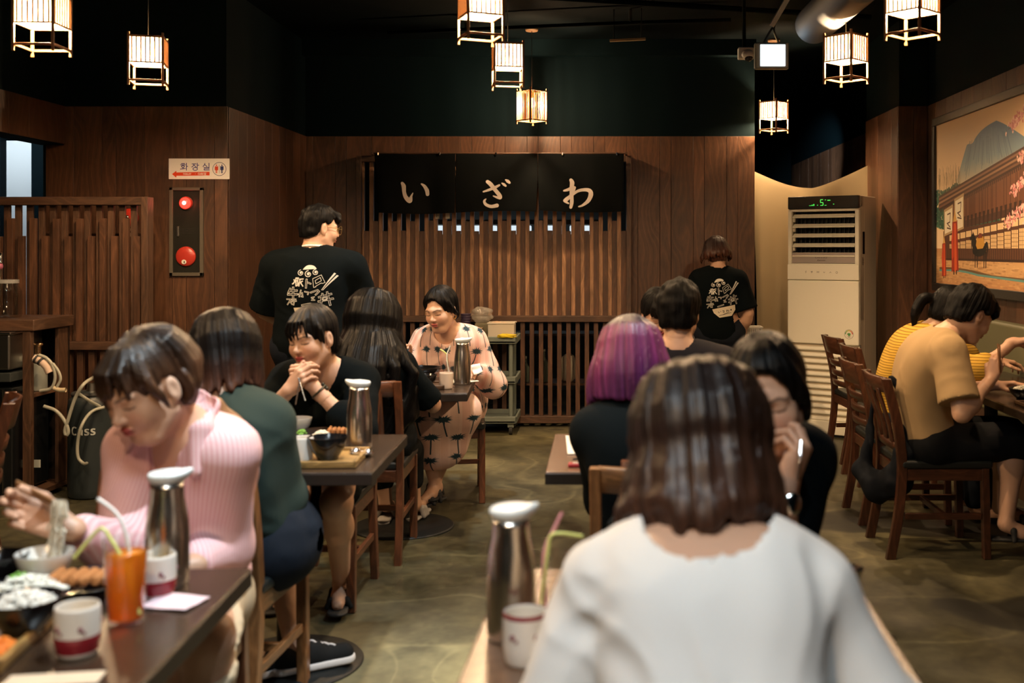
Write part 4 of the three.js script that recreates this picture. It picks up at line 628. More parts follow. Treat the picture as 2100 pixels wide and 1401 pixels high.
function cutlet(p, deg, label, L = .15) { const o = thing('cutlet', label, 'food', p, R(deg)); for (let i = 0; i < 6; i++) { const g = new RoundedBoxGeometry(L / 6 - .002, .024, .075, 3, .010); const q = g.attributes.position; for (let k = 0; k < q.count; k++) { const n = noise3(q.getX(k) * 160 + i * 9, q.getY(k) * 160, q.getZ(k) * 160) * .0022; q.setXYZ(k, q.getX(k), q.getY(k) + n, q.getZ(k) + n); } g.computeVertexNormals(); g.translate(-L / 2 + (i + .5) * L / 6, .013, (i % 2) * .004); part('slice', metreUV(g), cutletMat, o); } return o; }
function tray(p, w, d, deg, label, mat) { const o = thing('serving_tray', label, 'tray', p, R(deg)); part('board', [box(w, .010, d, 0, .006, 0, 'x', .002)], mat, o); part('rim', [box(w, .020, .012, 0, .012, d / 2 - .006, 'x', .003), box(w, .020, .012, 0, .012, -d / 2 + .006, 'x', .003), box(.012, .020, d, w / 2 - .006, .012, 0, 'z', .003), box(.012, .020, d, -w / 2 + .006, .012, 0, 'z', .003)], mat, o); return o; }
const trayWood = wood(.50, .30, .10, .4, .0003, .2, 4, 2), trayDark = wood(.10, .055, .03, .4, .0003, .2, 4, 2);
function napkin(p, w, d, deg, label, mat, rise = 1) { const o = thing('paper_napkin', label, 'napkin', p, R(deg)); part('sheet', sheet((u, v) => V((u - .5) * w, .003 + rise * (.004 * Math.sin(u * 5 + v * 3) + .003 * Math.sin(v * 9)) + rise * .003, (v - .5) * d), 12, 12, .002), mat, o); return o; }
const napCream = plain(.66, .58, .44, .85);
{ // front left table: white noodle bowl, black bowls, cutlet plate
  const T = V(-1.22, SURF, -1.93);
  tray(T.clone().add(V(-.01, 0, .02)), .42, .31, 8, 'wooden serving tray with a pale front rim on the front left table', trayWood);
  const Y = SURF + .012, onTray = (px, py) => { const Z = F * (EYE - Y) / (py - CY); return at(px, py, Z).setY(Y); };
  bowl(onTray(92, 1193), .058, .062, 'white noodle bowl under the lifted noodles', M.porcelain, (o, r, h) => { part('broth', [cyl(r * .84, r * .84, .002, 0, h * .62, 0, 36)], plain(.5, .42, .28, .1), o); const l = []; for (let i = 0; i < 12; i++) { const a = rf() * 7; l.push(tube([[Math.cos(a) * .03, h * .64, Math.sin(a) * .03], [Math.cos(a + 1) * .025, h * .68, Math.sin(a + 1) * .025], [Math.cos(a + 2.2) * .035, h * .65, Math.sin(a + 2.2) * .03]], .002, 10, 5)); } part('noodles', l, noodleMat, o).userData.kind = 'stuff'; });
  const k = bowl(onTray(48, 1296), .068, .062, 'black lacquer bowl heaped with rice, nearest on the front left table', M.lacquer, null); food(k.position.clone().setY(Y + .045), 'white rice heaped in the nearest black bowl', 'rice', riceMat, 260, .055, .055, .03, .0042, 1.9);
  const pl = plate(onTray(60, 1226), .10, 'shallow black plate of shredded salad behind the rice bowl', M.lacquer, 0, 1.1); food(pl.position.clone().add(V(0, .012, 0)), 'white shredded cabbage on the shallow black plate', 'cabbage', plain(.68, .69, .63, .6), 260, .075, .05, .032, .0038, 3); food(pl.position.clone().add(V(-.03, .03, -.02)), 'bright green garnish on the shredded cabbage', 'garnish', greens, 40, .018, .014, .014, .005, 1.4);
  const p2 = plate(onTray(178, 1206), .095, 'black plate with the sliced cutlet behind the orange drink', M.lacquer, 0, 1.1); cutlet(p2.position.clone().add(V(-.005, .010, 0)), 4, 'sliced breaded cutlet on the black plate behind the orange drink', .135);
  bowl(onTray(-8, 1196), .062, .058, 'black bowl cut off by the left edge of the photo', M.lacquer, null); food(onTray(4, 1332).add(V(0, 0, 0)), 'orange pickle heap at the lower left edge', 'pickles', plain(.75, .20, .02, .5), 60, .022, .022, .018, .006, 1.3);
  napkin(onTop(360, 1238), .10, .085, -12, 'pink and white paper napkin beside the steel pitcher on the front left table', plain(.58, .45, .50, .8), .25);
  const c = thing('card', 'pale card at the bottom edge of the front left table', 'card', onTop(110, 1396), R(8)); part('sheet', [box(.15, .003, .05, 0, .0016, 0, 'x', .001)], plain(.6, .5, .38, .7), c);
  const L = thing('lifted_noodles', 'pale noodles hanging from the chopsticks over the white bowl', 'noodles', [0, 0, 0]); const l = []; for (let i = 0; i < 40; i++) { const a = rf(), b = rf() - .5, d = rf() - .5, z = 2.235 + (rf() - .5) * .04, e = 1080 + rf() * 80; l.push(tube([at(104 + a * 36, 1050 + rf() * 16, z), at(106 + a * 30, 1022 + rf() * 12, z), at(112 + a * 24, 1040, z), at(112 + a * 18 + b * 10, 1062, z), at(106 + a * 24 + d * 14, mix(1062, e, .5), z), at(104 + a * 24 + b * 24, e, z)], .0019, 20, 5)); } const m = part('strands', l, noodleMat, L); m.userData.kind = 'stuff';
}
{ // second left table
  tray(onTop(640, 945, 0), .34, .26, 2, 'light wooden tray on the second left table', trayWood); const Y = SURF + .012, q = (px, py) => at(px, py, F * (EYE - Y) / (py - CY)).setY(Y);
  bowl(q(672, 942), .066, .075, 'black soup bowl at the front of the light tray', M.lacquer, (o, r, h) => part('soup', [cyl(r * .8, r * .8, .002, 0, h * .6, 0, 36)], plain(.16, .08, .03, .1), o));
  bowl(onTop(612, 888), .052, .058, 'pale bowl in front of the clasped hands', M.porcelain, null); const pl = plate(onTop(663, 897), .12, 'dark plate with cutlet and salad on the second left table', plain(.02, .014, .012, .3), 0, 1.05); pl.position.y += 0;
  cutlet(pl.position.clone().add(V(.062, .010, -.02)), 6, 'golden cutlet on the dark plate beside the pitcher', .10); food(pl.position.clone().add(V(0, .012, .02)), 'cream salad on the dark plate', 'salad', plain(.66, .62, .5, .6), 90, .03, .022, .018, .005, 1.6); food(pl.position.clone().add(V(-.085, .012, -.01)), 'green garnish on the dark plate', 'garnish', greens, 36, .018, .014, .016, .005, 1.4);
  const s = thing('spoon_dish', 'small shiny steel condiment dish at the right edge of the second left table', 'dish', onTop(742, 936)); part('dish', lathe([[0, .004], [.03, .002], [.04, .012], [.042, .014], [.038, .013], [.028, .006], [0, .006]], 32), M.chrome, s); part('lid', [ball(.020, -.022, .018, 0, 1, .6, 1), ball(.016, .022, .016, .004, 1, .7, 1)], M.chrome, s);
}
{ // third left table
  tray(onTop(862, 795), .26, .2, 3, 'small wooden tray with a black bowl on the third left table', trayDark); const Y = SURF + .012, q = (px, py) => at(px, py, F * (EYE - Y) / (py - CY)).setY(Y);
  bowl(q(872, 792), .062, .058, 'black bowl on the small tray of the third left table', M.lacquer, null); const p = bowl(onTop(868, 772), .105, .05, 'wide black bowl in front of the palm print dress', M.lacquer, null); part('stand', [cyl(.05, .06, .03, 0, .01, 0, 28)], M.lacquer, p);
  napkin(onTop(951, 785), .15, .10, 12, 'crumpled cream napkin at the front of the third left table', napCream);
}
{ // tables on the right
  const tex = canvasTex(256, 512, (c) => { c.fillStyle = '#d8cfc0'; c.fillRect(0, 0, 256, 512); c.fillStyle = '#2a2420'; for (let i = 0; i < 16; i++) c.fillRect(226, 24 + i * 30, 20, 12 + (i * 7) % 10); });
  const m = thing('menu_sheet', 'white paper menu on the table beside the purple haired woman', 'paper', onTop(1183, 913), R(3)); part('sheet', [box(.075, .003, .36, 0, .002, 0, 'z', .001)], plain(.66, .6, .52, .8), m); part('print', [new THREE.PlaneGeometry(.073, .355).rotateX(-PI / 2).translate(0, .0042, 0)], new THREE.MeshPhysicalMaterial({ map: tex, roughness: .8 }), m);
  const b = thing('tissue_packet', 'small red and white packet in front of the white menu', 'packet', onTop(1192, 957), R(-2)); part('packet', [box(.085, .012, .032, 0, .006, 0, 'x', .004)], plain(.34, .02, .03, .4), b); part('label', [box(.055, .001, .02, 0, .0126, 0)], plain(.7, .66, .6, .5), b); part('top_card', [box(.05, .004, .02, -.004, .022, -.012, 'x', .001), box(.004, .016, .004, -.004, .014, -.012)], M.lacquer, b);
  const r = thing('steel_cup', 'small shiny steel cup by the right arm of the white blouse', 'cup', V(.515, SURF, -2.26)); part('cup', lathe([[0, .002], [.022, .002], [.03, .02], [.036, .036], [.034, .036], [.028, .02], [0, .006]], 36), M.chrome, r);
  bowl(V(1.98, SURF, -5.02), .075, .055, 'black bowl with pale noodles at the right edge', M.lacquer, null); food(V(1.98, SURF + .042, -5.02), 'heap of pale noodles in the bowl at the right edge', 'noodles', noodleMat, 160, .06, .06, .028, .005, 2.2);
  bowl(V(2.03, SURF, -4.80), .07, .05, 'second black bowl at the right edge, nearer, with golden topping', M.lacquer, null); food(V(2.03, SURF + .038, -4.80), 'golden fried topping in the nearer bowl at the right edge', 'fritters', plain(.5, .24, .05, .7), 90, .055, .055, .025, .008, 1.3);
  tray(V(2.02, SURF, -4.72), .30, .30, 0, 'dark tray under the nearer bowl at the right edge', trayDark).position.y = SURF - .0005; const n = thing('menu_stand', 'white upright menu card at the right edge behind the bowls', 'menu', V(2.10, SURF, -5.05), R(-30)); part('card', [box(.09, .17, .006, 0, .085, 0, 'y', .002)], plain(.62, .6, .58, .5), n); part('foot', [box(.09, .01, .05, 0, .005, 0, 'x', .002)], plain(.6, .6, .58, .5), n); part('print', [box(.05, .006, .001, 0, .13, .0036), box(.06, .006, .001, 0, .11, .0036), box(.04, .02, .001, .01, .06, .0036)], plain(.35, .12, .05), n);
}

// ---------- people: smooth distance fields, meshed ----------
const smin = (a, b, k) => { const h = k - Math.abs(a - b); return h <= 0 ? (a < b ? a : b) : (a < b ? a : b) - h * h * .25 / k; };
const smax = (a, b, k) => -smin(-a, -b, k);
class Field {                                                  // list of primitives joined by a smooth minimum
  constructor() { this.p = []; this.cuts = []; this.post = null; }
  cap(a, b, ra, rb = ra, k = .02) { const d = b.clone().sub(a); this.p.push([0, a.x, a.y, a.z, d.x, d.y, d.z, 1 / Math.max(1e-9, d.lengthSq()), ra, rb, k]); return this; }
  chain(pts, rs, k = .02) { for (let i = 0; i < pts.length - 1; i++) this.cap(pts[i], pts[i + 1], rs[i], rs[i + 1], k); return this; }
  strand(pts, rs, k = .02) { const s = new Field(); s.chain(pts, rs, 0); const q = new Array(12).fill(0); q[0] = 2; q[1] = s.p; q[10] = k; const [lo, hi] = s.bounds(0); for (let i = 0; i < 3; i++) q[2 + i] = (lo[i] + hi[i]) / 2; q[5] = Math.hypot(hi[0] - lo[0], hi[1] - lo[1], hi[2] - lo[2]) / 2; this.p.push(q); return this; }   // one lock: its own pieces meet without a bulge
  ell(c, r, k = .02, m = null) { const e = m ? m.elements : null; this.p.push([1, c.x, c.y, c.z, r[0], r[1], r[2], 0, 0, 0, k, e ? [e[0], e[1], e[2], e[4], e[5], e[6], e[8], e[9], e[10]] : null]); return this; }
  cut(fn, k = .004) { this.cuts.push([fn, k]); return this; }      // keeps what lies where fn < 0
  d(x, y, z) {
    let r = 1e3;
    for (const q of this.p) {
      if (q[0] === 2) { const far = Math.hypot(x - q[2], y - q[3], z - q[4]) - q[5]; if (far > .045) { if (far < r) r = far; continue; } let m = 1e3; for (const s of q[1]) { const px = x - s[1], py = y - s[2], pz = z - s[3]; let h = (px * s[4] + py * s[5] + pz * s[6]) * s[7]; h = h < 0 ? 0 : h > 1 ? 1 : h; const ax = px - h * s[4], ay = py - h * s[5], az = pz - h * s[6], d = Math.sqrt(ax * ax + ay * ay + az * az) - s[8] - (s[9] - s[8]) * h; if (d < m) m = d; } r = smin(r, m, q[10]); continue; }
      const px = x - q[1], py = y - q[2], pz = z - q[3]; let d;
      if (q[0] === 0) { let h = (px * q[4] + py * q[5] + pz * q[6]) * q[7]; h = h < 0 ? 0 : h > 1 ? 1 : h; const ax = px - h * q[4], ay = py - h * q[5], az = pz - h * q[6]; d = Math.sqrt(ax * ax + ay * ay + az * az) - q[8] - (q[9] - q[8]) * h; }
      else { let ax = px, ay = py, az = pz; const m = q[11]; if (m) { ax = m[0] * px + m[1] * py + m[2] * pz; ay = m[3] * px + m[4] * py + m[5] * pz; az = m[6] * px + m[7] * py + m[8] * pz; } const a = ax / q[4], b = ay / q[5], c = az / q[6], k0 = Math.sqrt(a * a + b * b + c * c), a2 = a / q[4], b2 = b / q[5], c2 = c / q[6], k1 = Math.sqrt(a2 * a2 + b2 * b2 + c2 * c2); d = k1 > 1e-9 ? k0 * (k0 - 1) / k1 : -Math.min(q[4], q[5], q[6]); }
      r = q[10] < 0 ? smax(r, -d, -q[10]) : smin(r, d, q[10]);      // a negative blend carves
    }
    if (this.post) r = this.post(r, x, y, z);
    for (const [f, k] of this.cuts) r = smax(r, f(x, y, z), k);
    return r;
  }
  bounds(pad) { const lo = [9, 9, 9], hi = [-9, -9, -9]; for (const q of this.p.flatMap((q) => q[0] === 2 ? q[1] : [q])) { if (q[10] < 0) continue; const pts = q[0] === 0 ? [[q[1], q[2], q[3], q[8]], [q[1] + q[4], q[2] + q[5], q[3] + q[6], q[9]]] : [[q[1], q[2], q[3], Math.max(q[4], q[5], q[6])]]; for (const p of pts) for (let i = 0; i < 3; i++) { lo[i] = Math.min(lo[i], p[i] - p[3] - pad); hi[i] = Math.max(hi[i], p[i] + p[3] + pad); } } return [lo, hi]; }
}
function nets(f, cell, { lo, hi, uv, color, pad = .03 } = {}) {     // surface nets over a field, empty blocks skipped
  if (!lo) [lo, hi] = f.bounds(pad);
  const n = [0, 1, 2].map((i) => Math.ceil((hi[i] - lo[i]) / cell) + 2), [nx, ny, nz] = n, S = new Float32Array(nx * ny * nz), B = 6;
  for (let bz = 0; bz < nz; bz += B) for (let by = 0; by < ny; by += B) for (let bx = 0; bx < nx; bx += B) {
    const ex = Math.min(nx, bx + B), ey = Math.min(ny, by + B), ez = Math.min(nz, bz + B);
    const c = f.d(lo[0] + (bx + B / 2 - .5) * cell, lo[1] + (by + B / 2 - .5) * cell, lo[2] + (bz + B / 2 - .5) * cell), far = Math.abs(c) > B * cell * 1.15 + .02;
    for (let z = bz; z < ez; z++) for (let y = by; y < ey; y++) for (let x = bx; x < ex; x++) S[x + nx * (y + ny * z)] = far ? c : f.d(lo[0] + x * cell, lo[1] + y * cell, lo[2] + z * cell);
  }
  const id = new Int32Array(nx * ny * nz).fill(-1), P = [], idx = [], E = [[0, 1], [2, 3], [4, 5], [6, 7], [0, 2], [1, 3], [4, 6], [5, 7], [0, 4], [1, 5], [2, 6], [3, 7]], off = [0, 1, nx, nx + 1, nx * ny, nx * ny + 1, nx * ny + nx, nx * ny + nx + 1];
  for (let z = 0; z < nz - 1; z++) for (let y = 0; y < ny - 1; y++) for (let x = 0; x < nx - 1; x++) {
    const o = x + nx * (y + ny * z); let m = 0; for (let i = 0; i < 8; i++) if (S[o + off[i]] < 0) m |= 1 << i; if (m === 0 || m === 255) continue;
    let sx = 0, sy = 0, sz = 0, c = 0; for (const [a, b] of E) { if (((m >> a) & 1) === ((m >> b) & 1)) continue; const va = S[o + off[a]], t = va / (va - S[o + off[b]]); sx += mix(a & 1, b & 1, t); sy += mix((a >> 1) & 1, (b >> 1) & 1, t); sz += mix(a >> 2, b >> 2, t); c++; }
    id[o] = P.length / 3; P.push(lo[0] + (x + sx / c) * cell, lo[1] + (y + sy / c) * cell, lo[2] + (z + sz / c) * cell);
  }
  const quad = (a, b, c, d, flip) => { if (a < 0 || b < 0 || c < 0 || d < 0) return; if (flip) idx.push(a, c, b, a, d, c); else idx.push(a, b, c, a, c, d); };
  for (let z = 1; z < nz - 1; z++) for (let y = 1; y < ny - 1; y++) for (let x = 1; x < nx - 1; x++) {
    const o = x + nx * (y + ny * z), s = S[o] < 0;
    if (s !== S[o + 1] < 0) quad(id[o - nx - nx * ny], id[o - nx * ny], id[o], id[o - nx], !s);
    if (s !== S[o + nx] < 0) quad(id[o - 1 - nx * ny], id[o - 1], id[o], id[o - nx * ny], !s);
    if (s !== S[o + nx * ny] < 0) quad(id[o - 1 - nx], id[o - nx], id[o], id[o - 1], !s);
  }
  const g = new THREE.BufferGeometry(); g.setAttribute('position', new THREE.Float32BufferAttribute(P, 3)); g.setIndex(idx); g.computeVertexNormals();
  const N = P.length / 3;
  if (uv) { const u = new Float32Array(N * 2); for (let i = 0; i < N; i++) { const q = uv(P[3 * i], P[3 * i + 1], P[3 * i + 2]); u[2 * i] = q[0]; u[2 * i + 1] = q[1]; }
    if (uv.wrap) {                                             // split the triangles that cross the seam of a cylindrical uv
      const pos = Array.from(P), nor = Array.from(g.attributes.normal.array), U = Array.from(u), ix = idx.slice(); for (let t = 0; t < ix.length; t += 3) { const q = [0, 1, 2].map((k) => U[2 * ix[t + k]]), mx = Math.max(...q); if (mx - Math.min(...q) > uv.wrap / 2) for (let k = 0; k < 3; k++) if (mx - q[k] > uv.wrap / 2) { const o = ix[t + k], m = pos.length / 3; pos.push(pos[3 * o], pos[3 * o + 1], pos[3 * o + 2]); nor.push(nor[3 * o], nor[3 * o + 1], nor[3 * o + 2]); U.push(U[2 * o] + uv.wrap, U[2 * o + 1]); ix[t + k] = m; } }
      g.setAttribute('position', new THREE.Float32BufferAttribute(pos, 3)); g.setAttribute('normal', new THREE.Float32BufferAttribute(nor, 3)); g.setAttribute('uv', new THREE.Float32BufferAttribute(U, 2)); g.setIndex(ix);
    } else g.setAttribute('uv', new THREE.BufferAttribute(u, 2)); }
  if (color) { const q = g.attributes.position, M2 = q.count, c = new Float32Array(M2 * 3); for (let i = 0; i < M2; i++) { const k = color(q.getX(i), q.getY(i), q.getZ(i)); c.set(k, 3 * i); } g.setAttribute('color', new THREE.BufferAttribute(c, 3)); }
  return g;
}
const merge2 = (list) => { for (const g of list) { if (g.attributes.uv) g.deleteAttribute('uv'); } return mergeGeometries(list); };
const SKIN = [.56, .335, .225];
const skinMat = new THREE.MeshPhysicalMaterial({ vertexColors: true, roughness: .48, sheen: .15 });
const lerp3 = (a, b, t) => [mix(a[0], b[0], t), mix(a[1], b[1], t), mix(a[2], b[2], t)];
const dseg = (x, y, z, a, b) => { const dx = b[0] - a[0], dy = b[1] - a[1], dz = b[2] - a[2]; const h = clamp(((x - a[0]) * dx + (y - a[1]) * dy + (z - a[2]) * dz) / (dx * dx + dy * dy + dz * dz)); return Math.hypot(x - a[0] - h * dx, y - a[1] - h * dy, z - a[2] - h * dz); };
// head in its own axes: y up, z forward, origin between the ears
function headField(man) {
  const f = new Field(), j = man ? 1.05 : 1;
  f.ell(V(0, .034, -.018), [.074, .086, .094], .02).ell(V(0, -.032, .022), [.058 * j, .078, .068], .035).cap(V(-.012, -.100, .056), V(.012, -.100, .056), .017 * j, .017 * j, .03);
  for (const s of [-1, 1]) f.ell(V(s * .036, -.030, .056), [.027, .027, .026], .03).cap(V(s * .050, -.055, .0), V(s * .028, -.096, .045), .020 * j, .016, .03).cap(V(s * .008, .020, .083), V(s * .042, .020, .070), .010, .008, .022);
  f.ell(V(-.031, .001, .100), [.017, .009, .014], -.012).ell(V(.031, .001, .100), [.017, .009, .014], -.012);
  for (const s of [-1, 1]) f.ell(V(s * .031, .0015, .0725), [.0155, .0115, .0125], .005);
  f.cap(V(0, .010, .086), V(0, -.026, .102), .0065, .0095, .012).cap(V(0, -.029, .103), V(0, -.030, .100), .0105, .0105, .006); for (const s of [-1, 1]) f.ell(V(s * .0115, -.032, .094), [.0075, .007, .009], .005);
  f.ell(V(0, -.0565, .0895), [.021, .0058, .0105], .005).ell(V(0, -.0665, .0875), [.018, .0066, .0105], .004).ell(V(0, -.0615, .104), [.024, .0011, .011], -.002).ell(V(0, -.077, .099), [.014, .004, .008], -.008);
  for (const s of [-1, 1]) { f.ell(V(s * .078, -.006, -.010), [.009, .031, .018], .006); f.ell(V(s * .0875, -.002, -.005), [.006, .018, .009], -.004); f.ell(V(s * .074, -.034, -.004), [.006, .008, .007], .006); }
  return f;
}
function faceColor(x, y, z, o) {
  let c = SKIN; const n = 1 + .05 * noise3(x * 60, y * 60, z * 60); c = [c[0] * n, c[1] * n, c[2] * n];
  if (z < .03) return c;
  const lip = Math.min(Math.hypot(x / .021, (y + .0565) / .0066, (z - .092) / .016), Math.hypot(x / .018, (y + .0668) / .0076, (z - .09) / .016));
  c = lerp3(c, o.lips || [.36, .07, .065], sst(1.12, .86, lip)); c = lerp3(c, [.10, .03, .03], sst(.0020, .0008, Math.abs(y + .0615)) * sst(.022, .016, Math.abs(x)) * (z > .08 ? 1 : 0));
  const ax = Math.abs(x); c = lerp3(c, [.62, .24, .17], .25 * sst(.025, .008, Math.hypot(ax - .038, y + .028)));
  const brow = dseg(ax, y, 0, [.013, .0185, 0], [.034, .0245, 0]), brow2 = dseg(ax, y, 0, [.034, .0245, 0], [.050, .0185, 0]); c = lerp3(c, [.035, .022, .016], .85 * sst(.0042, .0022, Math.min(brow, brow2)));
  const ly = -.0045 - 18 * (ax - .031) ** 2 * -.35; const lash = Math.abs(y - (-.0062 + 14 * (ax - .031) ** 2)); c = lerp3(c, [.012, .009, .008], .95 * sst(.0026, .0012, lash) * sst(.0175, .0145, Math.abs(ax - .031)));
  const crease = Math.abs(y - (.0085 - 12 * (ax - .031) ** 2)); c = lerp3(c, [.30, .16, .10], .5 * sst(.0018, .0006, crease) * sst(.016, .012, Math.abs(ax - .031)));
  c = lerp3(c, [.12, .05, .035], .8 * sst(.0040, .0022, Math.hypot(ax - .0062, y + .0385)) * (z > .085 ? 1 : 0));
  return c;
}
// hand in its own axes: wrist at the origin, +y along the fingers, +z out of the palm; m = 1 right, -1 left
function handPrims(f, T, m, curl, thumb, k = 1) {
  const W = (x, y, z) => V(x * m * k, y * k, z * k).applyMatrix4(T);
  const K = [[.027, .090, .0], [.009, .095, -.002], [-.010, .090, -.001], [-.027, .080, .002]], L = [[.041, .026, .020], [.046, .029, .021], [.043, .027, .020], [.034, .021, .018]], r = [.0090, .0092, .0087, .0076].map((q) => q * k);
  f.cap(W(0, -.02, 0), W(0, .01, 0), .024 * k, .023 * k, .012);
  for (let i = 0; i < 4; i++) { f.cap(W(K[i][0] * .45, .012, 0), W(...K[i]), .0165 * k, r[i] * 1.22, .010); }
  f.cap(W(.014, .018, .010), W(.030, .045, .014), .017 * k, .013 * k, .012).cap(W(-.018, .02, .010), W(-.024, .06, .009), .014 * k, .011 * k, .012);
  for (let i = 0; i < 4; i++) { const c = Array.isArray(curl[i]) ? curl[i] : [curl[i] * .9, curl[i] * 1.1, curl[i] * .7]; let p = K[i].slice(), a = 0; const sp = (1.5 - i) * .05; for (let s = 0; s < 3; s++) { a += c[s]; const q = [p[0] + Math.sin(sp) * L[i][s] * Math.cos(a), p[1] + Math.cos(a) * L[i][s], p[2] + Math.sin(a) * L[i][s]]; f.cap(W(...p), W(...q), r[i] * (1.05 - s * .10), r[i] * (.95 - s * .10), s ? .003 : .005); p = q; } }
  const t0 = [.026, .032, .012], d1 = thumb[0], d2 = thumb[1]; const nrm = (v) => { const l = Math.hypot(...v); return v.map((q) => q / l); }; const a = nrm(d1), b = nrm(d2); const t1 = t0.map((q, i) => q + a[i] * .040), t2 = t1.map((q, i) => q + b[i] * .031), t3 = t2.map((q, i) => q + nrm(b.map((w, j) => w + (j === 1 ? .15 : 0)))[i] * .022);
  f.cap(W(...t0), W(...t1), .0135 * k, .0108 * k, .008).cap(W(...t1), W(...t2), .0108 * k, .0095 * k, .004).cap(W(...t2), W(...t3), .0097 * k, .0078 * k, .003);
}
const POSE = {
  relaxed: [[.35, .4, .5, .55], [[.7, .6, .35], [.45, .85, .25]]], flat: [[.12, .12, .14, .18], [[.8, .55, .2], [.6, .8, .1]]],
  fist: [[1.25, 1.3, 1.35, 1.4], [[.35, .65, .65], [-.5, .7, .5]]], pinch: [[[.75, .75, .35], [.85, .8, .4], [1.05, 1.0, .5], [1.15, 1.1, .5]], [[.45, .65, .65], [.05, .8, .62]]],
  clasp: [[[.55, .75, .4], [.6, .8, .4], [.65, .8, .4], [.65, .8, .4]], [[.5, .8, .3], [.2, .95, .25]]],
};
function limb(S, W, l1, l2, pole) { const d = W.clone().sub(S), L = Math.min(d.length(), (l1 + l2) * .995), u = d.normalize(), a = (l1 * l1 - l2 * l2 + L * L) / (2 * L), h = Math.sqrt(Math.max(0, l1 * l1 - a * a)); const q = pole.clone().addScaledVector(u, -pole.dot(u)).normalize(); return [S.clone().addScaledVector(u, a).addScaledVector(q, h), S.clone().addScaledVector(u, L)]; }
const basis = (y, z) => { const Y = y.clone().normalize(), Z = z.clone().addScaledVector(Y, -z.dot(Y)).normalize(), X = Y.clone().cross(Z); return new THREE.Matrix4().makeBasis(X, Y, Z); };

